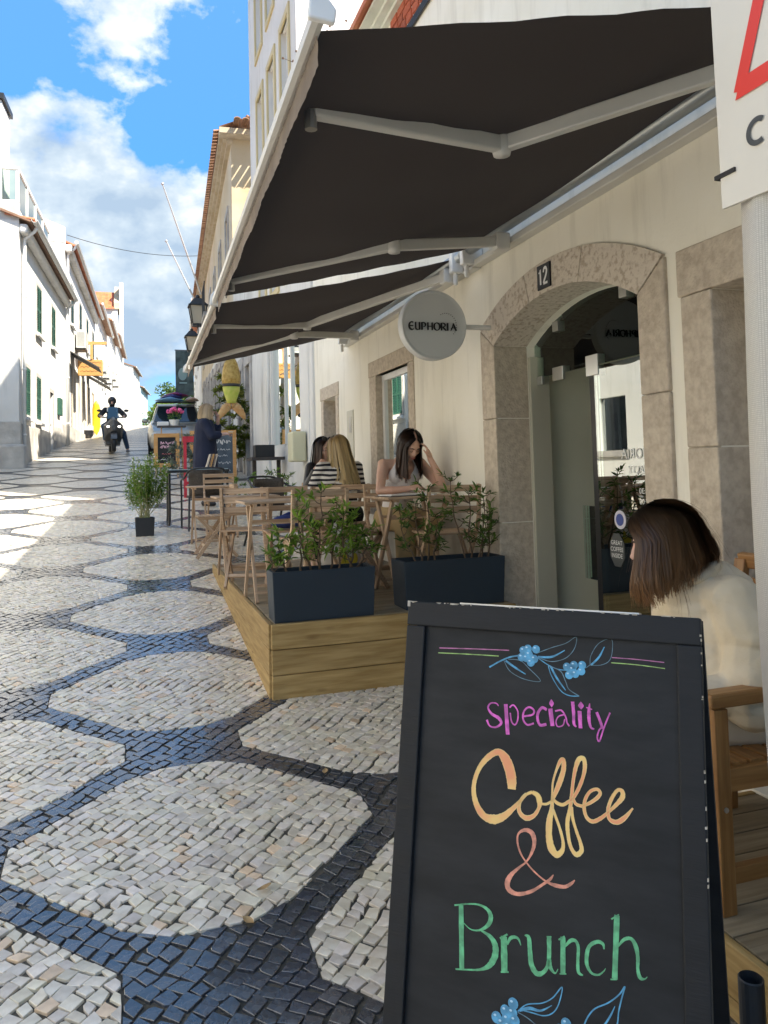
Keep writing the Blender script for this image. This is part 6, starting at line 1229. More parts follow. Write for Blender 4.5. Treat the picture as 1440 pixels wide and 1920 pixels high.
for sx in (-1, 1): b.ball((sx * .072, .198, .855), (.066, .062, .068), 12, 8); b.cap((sx * .085, .20, .88), .045, (sx * .050, .215, .985), .018, 8)
b.cap((.05, .21, .985), .013, (.03, .14, 1.0), .010); b.cap((-.05, .21, .985), .013, (-.03, .14, 1.0), .010)
hal = solid(b, 'halter_top', M('halter_white', (.66, .63, .62), (.72, .69, .68), scale=10, rough=.85, bump=.002, bscale=60), P1, .0065, 3)
b = MB(); b.ball((0, .02, .53), (.165, .15, .10), 16, 8)
for sx in (-1, 1): b.chain(((sx * .09, .02, .51), .115), ((sx * .105, .41, .505), .088), ((sx * .095 - .01, .38, .22), .088)); 
solid(b, 'trousers', M('khaki_cloth', (.40, .28, .13), (.47, .34, .17), scale=8, rough=.9, bump=.006, bscale=14), P1, .010, 4)
b = MB()
for sx in (-1, 1): x = sx * .09 - .02; b.cap((x, .34, .06), .046, (x, .47, .038), .038); b.ball((x, .40, .03), (.045, .12, .03), 12, 8)
solid(b, 'shoes', M('shoe_white', (.62, .61, .58), (.48, .47, .44), scale=9, rough=.7), P1, .008, 3)
b = MB()
for sx in (-1, 1): b.box(sx * .09 - .062, sx * .09 + .022, .30, .52, .0, .02)
b.build('shoe_soles', black_pl, P1, bevel=.008)
hm = hairmat('hair_dark_brown', (.010, .006, .004), (.055, .022, .010))
def dr1(p, u): return p + Vector((0, .03 * u - .02, 0))
hair('hair', P1, hm, head_path(Hc, Mh, .128, .090, .107, .30, .015, dr1), 1100, 1, .005, faceopen=44)
b = MB(); b.tube([(-.075 * cos(a) * .9, .17 + .085 * sin(a) * .55 + .02, .965 - .04 * max(0, sin(a))) for a in [pi * i / 14 for i in range(15)]], .0016, 5); b.build('necklace', M('gold', (.6, .42, .15), rough=.3, metal=1), P1)
# --- blonde woman, back to the camera
P2 = empty('person', (1.80, 6.66, DZ), radians(8)); tag(P2, 'blonde long-haired woman in black and white striped top, seen from behind', 'person')
Hc2 = Vector((0, .10, 1.10)); Mh2 = rotm(-8, 0, 12); b = MB(); Pp2 = head_vol(b, Hc2, Mh2)
b.chain(((0, 0, .52), .14), ((0, .01, .70), .115), ((0, .06, .88), .12), ((0, .08, .95), .07), ((0, .09, 1.02), .05), (tuple(Hc2), .05))
for sx in (-1, 1): b.chain(((sx * .17, .07, .93), .05), ((sx * .23, .14, .74), .042), ((sx * .10, .38, .76), .026)); hand(b, (sx * .10, .38, .76), (-sx * .6, .6, 0), (0, 0, -1), .95, .5, sx); b.chain(((sx * .09, .02, .50), .10), ((sx * .10, .42, .50), .07), ((sx * .10, .40, .09), .04)); b.cap((sx * .1, .38, .05), .04, (sx * .1, .50, .035), .034)
solid(b, 'body', skin_m2, P2, .011, 3)
mt, t, bs = nodes('striped_jersey'); n = t.nodes; l = t.links; tc = n.new('ShaderNodeTexCoord'); wv = n.new('ShaderNodeTexWave'); wv.bands_direction = 'Z'; wv.inputs['Scale'].default_value = 7.2; wv.inputs['Distortion'].default_value = 1.2; wv.inputs['Detail'].default_value = 1; wv.inputs['Detail Scale'].default_value = 1.2; l.new(tc.outputs['Object'], wv.inputs['Vector']); cr = n.new('ShaderNodeValToRGB'); cr.color_ramp.interpolation = 'CONSTANT'; cr.color_ramp.elements[0].color = (.012, .012, .02, 1); cr.color_ramp.elements[1].position = .48; cr.color_ramp.elements[1].color = (.62, .60, .57, 1); l.new(wv.outputs[0], cr.inputs[0]); l.new(cr.outputs[0], bs.inputs['Base Color']); bs.inputs['Roughness'].default_value = .9
b = MB(); b.chain(((0, 0, .56), .155), ((0, .01, .70), .135), ((0, .05, .86), .14), ((0, .075, .95), .085)); b.ball((0, .04, .84), (.19, .115, .13), 16, 10); b.cap((-.15, .07, .935), .062, (.15, .07, .935), .062)
for sx in (-1, 1): b.chain(((sx * .17, .07, .93), .066), ((sx * .235, .14, .745), .056), ((sx * .13, .34, .76), .044))
solid(b, 'striped_top', mt, P2, .010, 3)
b = MB(); b.ball((0, .0, .52), (.175, .16, .10), 16, 8)
for sx in (-1, 1): b.chain(((sx * .09, .02, .51), .115), ((sx * .105, .43, .50), .082), ((sx * .10, .40, .13), .055))
solid(b, 'trousers', M('black_cloth', (.014, .014, .016), rough=.9), P2, .011, 3)
hb = hairmat('hair_blonde', (.20, .12, .045), (.50, .37, .17)); 
def dr2(p, u): return p + Vector((.02 * u, -.085 * u ** 1.3, 0)) if p.y < Hc2.y + .03 else p + Vector((0, -.03 * u, 0))
hair('hair', P2, hb, head_path(Hc2, Mh2, .130, .094, .110, .38, .035, dr2), 1300, 2, .006, faceopen=50)
# --- dark-haired woman opposite her
P3 = empty('person', (1.90, 7.74, DZ), radians(190)); tag(P3, 'dark-haired woman in black jacket half hidden behind the blonde woman', 'person')
Hc3 = Vector((.04, .08, 1.13)); Mh3 = rotm(-6, 0, 16); b = MB(); Pp3 = head_vol(b, Hc3, Mh3)
b.chain(((0, 0, .52), .14), ((0, .01, .70), .115), ((0, .04, .90), .12), ((.02, .06, .97), .07), ((.03, .07, 1.04), .05), (tuple(Hc3), .05))
for sx in (-1, 1): b.chain(((sx * .17, .05, .94), .05), ((sx * .25, .16, .74), .042), ((sx * .20, .24, .93), .027)); hand(b, (sx * .20, .24, .93), (-.6 * sx, .15, .6), (0, 1, .2), .95, .5, sx); b.chain(((sx * .09, .02, .50), .10), ((sx * .10, .42, .50), .07), ((sx * .10, .40, .09), .04))
solid(b, 'body', skin_m2, P3, .010, 3); face_bits(Pp3, Mh3, P3)
b = MB(); b.chain(((0, 0, .54), .155), ((0, .01, .70), .135), ((0, .04, .88), .14)); b.ball((0, .03, .86), (.19, .115, .12), 16, 10); b.cap((-.15, .05, .945), .06, (.15, .05, .945), .06)
for sx in (-1, 1): b.chain(((sx * .17, .05, .94), .066), ((sx * .255, .16, .745), .056), ((sx * .21, .23, .90), .04))
solid(b, 'jacket', M('black_leather', (.012, .012, .013), (.02, .02, .022), scale=9, rough=.45, bump=.004, bscale=20), P3, .011, 3)
b = MB()
for sx in (-1, 1): b.chain(((sx * .09, .02, .51), .115), ((sx * .105, .43, .50), .08), ((sx * .10, .40, .11), .055))
solid(b, 'jeans', M('blue_denim', (.03, .05, .09), (.05, .08, .13), scale=20, rough=.9), P3, .012, 3)
b = MB()
for sx in (-1, 1): b.cap((sx * .1, .38, .05), .05, (sx * .1, .50, .04), .042)
solid(b, 'boots', black_pl, P3, .011, 2)
hair('hair', P3, hm, head_path(Hc3, Mh3, .128, .090, .107, .30, .015), 700, 3, .006, faceopen=48)
b = MB()
for sx in (-1, 1): b.lathe(Pp3(sx * .034, .055, .108), [(.026, -.006), (.026, .006)], 14, 1)
b.tube([Pp3(-.012, .055, .108), Pp3(.012, .055, .108)], .004, 6); b.build('sunglasses', black_pl, P3)
# --- woman standing in a navy dress
P4 = empty('person', (1.13, 12.5, gz(12.5)), radians(-94)); tag(P4, 'standing woman in loose navy dress with one hand raised to her face', 'person')
Hc4 = Vector((0, .035, 1.50)); Mh4 = rotm(-6, 0, 0); b = MB(); Pp4 = head_vol(b, Hc4, Mh4)
b.chain(((0, 0, .92), .15), ((0, 0, 1.10), .12), ((0, .0, 1.28), .12), ((0, .0, 1.35), .065), ((0, .015, 1.42), .05), (tuple(Hc4), .05))
b.chain(((.17, 0, 1.31), .05), ((.21, .10, 1.10), .042), ((.10, .30, 1.14), .027)); hand(b, (.10, .30, 1.14), (-.5, .8, .1), (-.3, 0, -1), .95, .6, -1)
b.chain(((-.17, 0, 1.31), .05), ((-.24, .20, 1.20), .042), ((-.10, .21, 1.42), .027)); hand(b, (-.10, .21, 1.42), (.35, -.35, .8), (.6, -.6, 0), .95, .5, 1)
for sx in (-1, 1): b.chain(((sx * .09, 0, .88), .10), ((sx * .09, .01, .48), .06), ((sx * .085, -.01, .10), .036)); b.cap((sx * .085, -.02, .05), .04, (sx * .09, .10, .035), .034)
solid(b, 'body', skin_m2, P4, .011, 3); face_bits(Pp4, Mh4, P4)
b = MB(); rings = []
for z, rx, ry in ((.42, .22, .19), (.60, .225, .195), (.85, .22, .19), (1.05, .21, .175), (1.22, .215, .16), (1.32, .20, .14), (1.40, .10, .09)): rings.append([(rx * cos(2 * pi * j / 20) * (1 + .02 * sin(j * 2.4)), ry * sin(2 * pi * j / 20) * (1 + .03 * sin(j * 3.1)), z) for j in range(20)])
b.loft(rings); b.chain(((.16, 0, 1.30), .092), ((.215, .10, 1.11), .078), ((.175, .19, 1.12), .070)); b.chain(((-.16, 0, 1.30), .092), ((-.24, .19, 1.20), .078), ((-.20, .20, 1.27), .070))
solid(b, 'dress', M('navy_cloth', (.008, .012, .032), (.012, .017, .042), scale=7, rough=.9, bump=.008, bscale=8), P4, .011, 4)
b = MB()
for sx in (-1, 1): b.cap((sx * .085, -.03, .05), .046, (sx * .09, .12, .036), .038)
solid(b, 'shoes', black_pl, P4, .012, 2)
hair('hair', P4, hairmat('hair_ash_blonde', (.26, .17, .085), (.55, .41, .24)), head_path(Hc4, Mh4, .132, .098, .114, .17, .03, None, .05), 900, 4, .007, faceopen=44)
ck = MB().lathe((.05, .40, 1.165), [(.03, 0), (.042, .012), (.04, .014), (.028, .004)], 16); ck.build('saucer', white_pt, P4)
# --- woman on the teak armchair close by, seen from behind her shoulder
P5 = empty('person', (2.02, 2.24, Z2), radians(82)); tag(P5, 'brown-haired woman in cream jumper seated on the teak armchair, turned away', 'person')
# local +y points to the street (world -x)
Hc5 = Vector((.01, .245, 1.075)); Mh5 = rotm(-14, 0, -27); b = MB(); Pp5 = head_vol(b, Hc5, Mh5, 1.04)
b.chain(((0, .0, .50), .15), ((0, .03, .68), .125), ((0, .10, .86), .13), ((0, .16, .93), .075), ((.0, .20, .99), .055), (tuple(Hc5), .055))
for sx in (-1, 1): b.chain(((sx * .165, .095, .885), .05), ((sx * .225, .065, .74), .045), ((sx * .235, .085, .61), .04), ((sx * .12, .36, .62), .028)); hand(b, (sx * .12, .36, .62), (-sx * .5, .7, -.1), (0, 0, -1), 1, .5, sx); b.chain(((sx * .10, .02, .49), .105), ((sx * .11, .44, .50), .072), ((sx * .11, .46, .09), .042)); b.cap((sx * .11, .44, .05), .042, (sx * .11, .56, .035), .035)
solid(b, 'body', skin_m2, P5, .0075, 3); face_bits(Pp5, Mh5, P5)
knit = M('cream_jumper', (.66, .56, .40), (.72, .63, .48), scale=5, rough=.95, bump=.012, bscale=11)
b = MB(); b.chain(((0, -.03, .50), .175), ((0, .0, .66), .150), ((0, .07, .84), .170), ((0, .13, .915), .125)); b.ball((0, .055, .80), (.215, .145, .15), 20, 12); b.cap((-.16, .115, .895), .078, (.16, .115, .895), .078); b.cap((0, .15, .93), .095, (0, .195, .985), .080)
b.ball((0, -.05, .46), (.21, .17, .10), 16, 8); b.ball((0, .07, .66), (.21, .175, .20), 18, 10)
for sx in (-1, 1): b.chain(((sx * .165, .095, .885), .092), ((sx * .225, .065, .74), .112), ((sx * .230, .085, .60), .118)); b.chain(((sx * .235, .10, .60), .080), ((sx * .17, .30, .60), .058), ((sx * .125, .345, .61), .044))
def folds(co):
    n__ = Vector((co.x, co.y - .05, 0)); l_ = n__.length
    if l_ < 1e-4: return co
    q9 = co.z * 13 - co.y * 15 + 1.6 * sin(co.z * 7 + co.y * 5) + co.x * 4; q8 = co.z * 21 + co.y * 12 + 2 * sin(co.y * 9)
    w__ = (.017 * (abs(sin(q9)) ** .6 - .7) + .007 * (abs(sin(q8)) - .6)) * max(0, min(1, (.95 - co.z) * 4)); return co + n__ / l_ * w__
solid(b, 'jumper', knit, P5, .0075, 7, push=folds)
b = MB(); b.tube([(.098 * cos(2 * pi * i / 24), .165 + .088 * sin(2 * pi * i / 24), .965 - .03 * sin(2 * pi * i / 24)) for i in range(25)], [.020 + .012 * max(0, -sin(2 * pi * i / 24)) for i in range(25)], 10); b.ball((0, .05, .92), (.12, .06, .05), 14, 8); solid(b, 'collar', knit, P5, .008, 4)
b = MB()
for sx in (-1, 1): b.chain(((sx * .10, .02, .49), .118), ((sx * .112, .44, .50), .085), ((sx * .11, .46, .12), .06))
b.ball((0, 0, .48), (.19, .15, .08), 14, 8); solid(b, 'trousers', M('cream_trousers', (.60, .54, .44), (.66, .60, .50), scale=6, rough=.9, bump=.004, bscale=16), P5, .010, 4)
b = MB()
for sx in (-1, 1): b.cap((sx * .11, .43, .05), .05, (sx * .11, .57, .038), .042)
solid(b, 'shoes', black_pl, P5, .012, 2)
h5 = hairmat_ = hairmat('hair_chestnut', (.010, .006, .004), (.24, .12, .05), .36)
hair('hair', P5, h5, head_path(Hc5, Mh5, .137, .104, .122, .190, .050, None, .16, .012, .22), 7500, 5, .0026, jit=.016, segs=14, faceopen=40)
hair('loose_hair', P5, h5, head_path(Hc5, Mh5, .139, .110, .128, .20, .05, None, .03, .012, .2), 260, 15, .0016, shell=False, jit=.028, segs=14, faceopen=36)
# ---------------------------------------------------------------- teak armchair under her
ac_ = empty('teak_armchair', (2.00, 2.24, Z2), radians(90)); tag(ac_, 'slatted teak armchair standing on the low deck at the right edge', 'armchair')
for sx in (-1, 1):
    x = sx * .285
    bpiece('leg', (x, .315, .0), (x, .315, .605), .052, .052, teak, ac_, .004); bpiece('leg', (x, -.22, .0), (x, -.24, .62), .05, .05, teak, ac_, .004); bpiece('back_post', (x * .93, -.22, .42), (x * .93, -.33, .96), .032, .055, teak, ac_, .004, up=(1, 0, 0))
    bpiece('armrest', (x, -.30, .63), (x, .355, .63), .065, .045, teak, ac_, .008); bpiece('seat_rail', (x * .95, -.22, .37), (x * .95, .29, .38), .028, .07, teak, ac_, .003); bpiece('stretcher', (x * .97, -.20, .10), (x * .97, .29, .10), .028, .05, teak, ac_, .003)
bpiece('apron', (-.26, .30, .375), (.26, .30, .375), .028, .07, teak, ac_, .003)
for i in range(8): piece('seat_slat', (.53, .058, .018), (0, -.20 + i * .069, .415), (0, 0, 0), teak, ac_, .003)
piece('top_rail', (.56, .06, .03), (0, -.335, .955), (radians(78), 0, 0), teak, ac_, .006)
for i in range(7): piece('back_slat', (.50, .042, .016), (0, -.235 - .0132 * i, .50 + .062 * i), (radians(78), 0, 0), teak, ac_, .003)
for x in (-.1, .1): bpiece('back_upright', (x, -.228, .43), (x, -.322, .94), .03, .018, teak, ac_, .002, up=(1, 0, 0))
MB().lathe((-.285 - .026, .315, .31), [(.008, 0), (.008, -.004)], 10, 0).build('bolt', steel, ac_)
# ---------------------------------------------------------------- scooter and rider
sy = 23.9; sc = empty('motor_scooter', (-.50, sy, gz(sy)), radians(184)); tag(sc, 'dark grey motor scooter with lit headlights coming down the street', 'scooter')
sgrey = M('scooter_grey', (.045, .046, .048), (.06, .06, .062), scale=3, rough=.3, coat=.4)
def wheel(root, loc, R_=.26, w_=.06, ax=0):
    t_ = MB().lathe(loc, [(R_ - .07, -w_), (R_ - .015, -w_), (R_, -w_ * .5), (R_, w_ * .5), (R_ - .015, w_), (R_ - .07, w_)], 28, ax).build('tyre', black_pl, root, smooth=False); b = MB(); b.lathe(loc, [(R_ - .07, -w_ * .7), (R_ - .07, w_ * .7)], 24, ax); b.lathe(loc, [(.05, -w_ * .8), (.05, w_ * .8)], 12, ax)
    b.build('rim', M('rim_grey', (.25, .25, .26), rough=.35, metal=.7), t_)
wheel(sc, (0, .62, .27)); wheel(sc, (0, -.62, .27), .26, .07)
def xr(y, pts): return [(x, y, z) for x, z in pts]
b = MB(); b.loft([xr(.78, [(-.05, .62), (.05, .62), (.07, .74), (0, .80), (-.07, .74)]), xr(.66, [(-.17, .52), (.17, .52), (.21, .78), (0, .95), (-.21, .78)]), xr(.50, [(-.24, .40), (.24, .40), (.27, .78), (0, 1.04), (-.27, .78)]), xr(.36, [(-.22, .30), (.22, .30), (.22, .8), (0, 1.0), (-.22, .8)])]); b.build('front_fairing', sgrey, sc, smooth=False, bevel=.02)
b = MB(); b.loft([xr(.40, [(-.20, .22), (.20, .22), (.20, .42), (-.20, .42)]), xr(0, [(-.22, .20), (.22, .20), (.2, .50), (-.2, .50)]), xr(-.25, [(-.20, .25), (.20, .25), (.18, .74), (-.18, .74)]), xr(-.95, [(-.09, .55), (.09, .55), (.09, .82), (-.09, .82)])]); b.build('body_shell', sgrey, sc, bevel=.03)
MB().loft([xr(.15, [(-.13, .70), (.13, .70), (.10, .78), (-.10, .78)]), xr(-.85, [(-.12, .78), (.12, .78), (.09, .90), (-.09, .90)])]).build('saddle', black_pl, sc, bevel=.03)
b = MB(); b.lathe((0, .62, .30), [(.30, -.075), (.30, .075)], 20, 0); fm = MB(); 
for i in range(9):
    pass
MB().loft([[(x, .62 + .31 * sin(a), .27 + .31 * cos(a)) for x in (-.085, .085)] + [(x, .62 + .285 * sin(a), .27 + .285 * cos(a)) for x in (.085, -.085)] for a in [radians(q) for q in range(-60, 71, 13)]]).build('mudguard', sgrey, sc)
lamp = bpy.data.materials.new('headlight_lit'); lamp.use_nodes = True; bb_ = lamp.node_tree.nodes['Principled BSDF']; bb_.inputs['Emission Color'].default_value = (1, .97, .9, 1); bb_.inputs['Emission Strength'].default_value = 2.2; bb_.inputs['Base Color'].default_value = (.8, .8, .8, 1)
for s in (-1, 1): MB().ball((s * .11, .70, .735), (.085, .04, .03), 14, 8).build('headlight', lamp, sc, smooth=True)
MB().hexa([(-.17, .52, .98), (.17, .52, .98), (.17, .50, .98), (-.17, .50, .98), (-.12, .40, 1.32), (.12, .40, 1.32), (.12, .39, 1.32), (-.12, .39, 1.32)]).build('windscreen', glass('screen_smoke', (.25, .28, .30), 1.5), sc)
b = MB(); b.tube([(-.36, .22, 1.04), (-.2, .30, 1.02), (0, .34, 1.0), (.2, .30, 1.02), (.36, .22, 1.04)], .018, 8); b.build('handlebar', black_pl, sc)
for s in (-1, 1): MB().tube([(s * .24, .32, 1.03), (s * .33, .33, 1.18)], .008, 6).ball((s * .37, .33, 1.22), (.07, .02, .04), 10, 6).build('mirror', black_pl, sc)
MB().tube([(-.07, .62, .27), (-.09, .48, .75)], .025, 8).tube([(.07, .62, .27), (.09, .48, .75)], .025, 8).build('fork', black_pl, sc)
P6 = empty('person', (-.50, sy, gz(sy)), radians(184)); tag(P6, 'helmeted rider in dark jacket and jeans on the motor scooter, foot down', 'person')
b = MB(); c = Vector((0, -.12, 1.50)); head_vol(b, c, rotm(0, 0, 0)); b.chain(((0, -.22, .88), .15), ((0, -.20, 1.05), .13), ((0, -.16, 1.25), .13), ((0, -.14, 1.34), .06), (tuple(c), .05))
for s in (-1, 1): b.chain(((s * .19, -.16, 1.28), .055), ((s * .34, .0, 1.10), .045), ((s * .31, .21, 1.07), .03)); hand(b, (s * .31, .17, 1.075), (.0, .9, -.1), (0, 0, -1), 1, 1.0, -s)
b.chain(((.10, -.18, .86), .10), ((.24, .18, .78), .075), ((.20, .10, .36), .05)); b.cap((.20, .06, .33), .045, (.20, .2, .30), .035); b.chain(((-.10, -.18, .86), .10), ((-.30, .10, .58), .07), ((-.42, .02, .12), .045)); b.cap((-.42, .0, .06), .045, (-.44, .14, .035), .035)
solid(b, 'body', skin_m2, P6, .014, 2)
b = MB(); b.chain(((0, -.22, .86), .175), ((0, -.20, 1.05), .165), ((0, -.16, 1.24), .16)); b.cap((-.17, -.16, 1.28), .085, (.17, -.16, 1.28), .085); b.cap((0, -.14, 1.34), .09, (0, -.12, 1.40), .075)
for s in (-1, 1): b.chain(((s * .19, -.16, 1.28), .085), ((s * .345, .0, 1.10), .075), ((s * .315, .15, 1.08), .055))
solid(b, 'jacket', M('dark_jacket', (.015, .017, .022), (.022, .024, .03), scale=6, rough=.8, bump=.01, bscale=12), P6, .014, 3)
for s in (-1, 1): MB().ball((s * .33, .13, 1.08), (.06, .07, .05), 10, 6).build('glove', M('grey_glove', (.16, .16, .15), rough=.8), P6, smooth=True); MB().box(s * .13 - .02, s * .13 + .02, -.005, .004, 1.22, 1.33).build('jacket_flash', white_pt, P6)
b = MB(); b.chain(((.10, -.18, .86), .115), ((.24, .18, .78), .09), ((.20, .10, .40), .065)); b.chain(((-.10, -.18, .86), .115), ((-.30, .10, .58), .088), ((-.41, .02, .16), .065)); solid(b, 'jeans', M('blue_denim', (.03, .05, .09)), P6, .014, 2)
b = MB(); b.cap((-.42, -.02, .055), .052, (-.44, .16, .045), .045); b.cap((.20, .04, .33), .05, (.20, .2, .30), .04); solid(b, 'shoes', M('grey_shoe', (.28, .28, .28), rough=.7), P6, .012, 2)
b = MB(); b.ball(c + Vector((0, -.015, .045)), (.125, .145, .13), 20, 12); solid(b, 'helmet', M('helmet_black', (.02, .02, .022), rough=.25), P6, .012, 2, push=lambda q: q if not (q.y > -.04 and q.z < 1.55) else Vector((q.x, -.04, q.z)))
b = MB(); b.ball(c + Vector((0, .02, -.075)), (.085, .10, .05), 14, 8); b.build('face_mask', black_pl, P6, smooth=True); b = MB(); b.ball(c + Vector((0, .05, .05)), (.105, .085, .035), 14, 8); b.build('goggle_band', black_pl, P6, smooth=True)
# ---------------------------------------------------------------- parked estate car with boards on the roof
cy_ = 22.4; car = empty('parked_car', (1.27, cy_, gz(cy_)), 0, rot=(math.atan(.105), 0, radians(-2))); car.scale = (.88, .88, .88); tag(car, 'silver beige parked car with blue boards strapped on its roof', 'car')
cb_ = M('car_paint', (.36, .35, .31), (.38, .37, .33), scale=2, rough=.28, metal=.55, coat=.6)
def sec(y, pts): 
    h = [(x, y, z) for x, z in pts]; return h + [(-x, y, z) for x, z in reversed(pts)]
W1 = .90
secs = [(.0, [(.0001, .30), (.55, .30), (.66, .42), (.70, .58), (.62, .70), (.0002, .74)]), (.12, [(.0001, .24), (.72, .24), (.82, .40), (.84, .62), (.74, .80), (.0002, .84)]), (.45, [(.0001, .22), (.82, .22), (.90, .42), (.90, .70), (.78, .92), (.0002, .97)]), (1.05, [(.0001, .22), (.84, .22), (.92, .42), (.92, .76), (.82, .97), (.0002, 1.02)]), (1.2, [(.0001, .22), (.84, .22), (.92, .42), (.92, .80), (.84, .98), (.0002, 1.02)]), (3.2, [(.0001, .22), (.84, .22), (.92, .42), (.92, .84), (.85, 1.0), (.0002, 1.02)]), (4.2, [(.0001, .26), (.82, .26), (.88, .45), (.88, .84), (.80, 1.0), (.0002, 1.02)]), (4.4, [(.0001, .34), (.72, .34), (.80, .5), (.80, .8), (.7, .95), (.0002, .98)])]
b = MB(); b.loft([sec(y, p) for y, p in secs]); b.build('body', cb_, car, smooth=False, bevel=.03)
gsec = [(1.15, [(.80, 1.0), (.78, 1.02)]), (1.75, [(.80, 1.0), (.62, 1.56)]), (3.4, [(.80, 1.0), (.64, 1.60)]), (4.25, [(.78, 1.0), (.60, 1.50)]), (4.40, [(.74, .98), (.68, 1.05)])]
b = MB(); b.loft([sec(y, p) for y, p in gsec]); gh = b.build('cabin', cb_, car, bevel=.02)
wsg = M('car_glass', (.012, .018, .022), rough=.04, spec=.9); 
b = MB(); b.add([(-.74, 1.155, 1.045), (.74, 1.155, 1.045), (.585, 1.70, 1.53), (-.585, 1.70, 1.53)], [(0, 1, 2, 3)]); o = b.build('windscreen', wsg, car, (0, -.012, .012))
for s in (-1, 1): MB().add([(s * .80, 1.45, 1.06), (s * .805, 2.5, 1.06), (s * .665, 2.5, 1.52), (s * .66, 1.83, 1.50)], [(0, 1, 2, 3)]).build('side_window', wsg, car, (s * .008, 0, 0)); MB().add([(s * .805, 2.58, 1.06), (s * .80, 3.7, 1.06), (s * .66, 3.5, 1.52), (s * .665, 2.58, 1.52)], [(0, 1, 2, 3)]).build('side_window', wsg, car, (s * .008, 0, 0))
for s in (-1, 1):
    b = MB(); b.ball((s * .66, .13, .70), (.15, .10, .075), 14, 8); b.build('headlight', M('lamp_glass', (.55, .58, .60), rough=.08, spec=.8), car, smooth=True)
    MB().ball((s * 1.02, 1.35, 1.08), (.11, .06, .08), 12, 8).bar((s * .86, 1.38, 1.03), (s * 1.0, 1.36, 1.06), .03, .03).build('wing_mirror', cb_, car, smooth=True)
    for y in (.85, 3.45): wheel(car, (s * .82, y, .32), .325, .10); MB().loft([[(s * .921, y + .40 * cos(a), .32 + .40 * sin(a)), (s * .935, y + .40 * cos(a), .32 + .40 * sin(a)), (s * .935, y + .335 * cos(a), .32 + .335 * sin(a)), (s * .921, y + .335 * cos(a), .32 + .335 * sin(a))] for a in [pi * i / 12 for i in range(13)]]).build('wheel_arch', black_pl, car)
b = MB()
for i in range(4): b.box(-.42, .42, -.02, .03, .60 + i * .035, .615 + i * .035)
b.build('grille', steel, car); MB().box(-.50, .50, -.03, .05, .34, .50).build('air_intake', black_pl, car, bevel=.02); MB().box(-.26, .26, -.035, -.02, .47, .575).build('number_plate', M('plate_white', (.7, .7, .68), rough=.5), car)
MB().lathe((0, .02, .70), [(.05, 0), (.05, -.04)], 16, 1).build('emblem', steel, car)
b = MB()
for y in (2.0, 3.1): b.bar((-.68, y, 1.68), (.68, y, 1.68), .04, .04); b.bar((-.66, y, 1.55), (-.66, y, 1.68), .03, .03); b.bar((.66, y, 1.55), (.66, y, 1.68), .03, .03)
b.build('roof_rack', black_pl, car)
def plank(nm, lb, x0, x1, z, mat, y0=1.1, y1=3.9):
    b = MB(); rings = []; k = 12
    for i in range(k + 1):
        t_ = i / k; w2 = (x1 - x0) / 2 * sqrt(max(.02, 1 - (2 * t_ - 1) ** 4)); y = y0 + (y1 - y0) * t_; zz_ = z + .10 * (2 * t_ - 1) ** 4; xc = (x0 + x1) / 2
        rings.append([(xc + w2 * cos(2 * pi * j / 14), y, zz_ + .045 * sin(2 * pi * j / 14)) for j in range(14)])
    b.loft(rings); o = b.build(nm, mat, None, smooth=True); o.matrix_world = Matrix.Translation((1.27, cy_, gz(cy_))) @ Euler((math.atan(.105), 0, radians(-2))).to_matrix().to_4x4() @ Matrix.Scale(.88, 4); tag(o, lb, 'surfboard', 'boards on the car roof')
plank('surfboard', 'pale blue board lying lowest on the car roof rack', -.72, .30, 1.745, M('board_blue', (.16, .34, .55), rough=.35)); plank('surfboard', 'tan board beside the pale blue one on the car roof', .32, .76, 1.745, M('board_tan', (.36, .24, .17), rough=.5))
plank('surfboard', 'navy board on top of the roof stack', -.55, .30, 1.835, M('board_navy', (.02, .03, .12), (.05, .05, .2), scale=5, rough=.4), 1.4, 3.8); plank('surfboard', 'red and purple board topmost on the roof stack', -.45, .45, 1.905, M('board_red', (.30, .03, .06), (.06, .03, .18), scale=4, rough=.4), 1.5, 3.7)
# ---------------------------------------------------------------- wooden framed chalkboard with flower shelf, red stool, far chalkboard
cz = gz(17.0); fb = empty('framed_chalkboard', (.735, 17.0, cz - .02), radians(-4)); fb.scale = (.80, .80, .82); tag(fb, 'wooden framed chalkboard with pink script standing before the parked car', 'chalkboard')
for nm, x0, x1, z0, z1 in (('frame_rail', -.33, .33, 1.05, 1.15), ('frame_rail', -.33, .33, .28, .38), ('frame_stile', -.33, -.23, .3805, 1.0495), ('frame_stile', .23, .33, .3805, 1.0495)): MB().box(x0, x1, -.02, .02, z0, z1).build(nm, pine, fb, bevel=.004)
MB().box(-.235, .235, -.005, .005, .375, 1.055).build('panel', slate, fb)
for s in (-1, 1): bpiece('leg', (s * .28, .0, .29), (s * .28, -.12, .0), .04, .03, acacia, fb); bpiece('leg', (s * .28, .02, 1.1), (s * .28, .38, .0), .03, .03, acacia, fb)
b = MB(); rr = random.Random(3); FF = lambda u, v: (u, -.0065, v)
def scribble(b, x0, x1, z, amp, n, w_, f=FF, seed=1):
    r9 = random.Random(seed); pts = []
    for i in range(n + 1): pts.append((x0 + (x1 - x0) * i / n + r9.uniform(-.03, .03) * amp * 12, z + amp * (1 if i % 2 else -1) * r9.uniform(.1, 1.1), w_ * r9.uniform(.6, 1.3)))
    k = 0
    while k < len(pts) - 2:
        m9 = r9.choice((3, 4, 5, 6)); ribbon(b, spline(pts[k:k + m9 + 1], 5), f) if len(pts[k:k + m9 + 1]) > 2 else None; k += m9 + 1
for i, z in enumerate((.90, .80)): scribble(b, -.16, .18, z, .04, 14, .022, seed=i + 2)
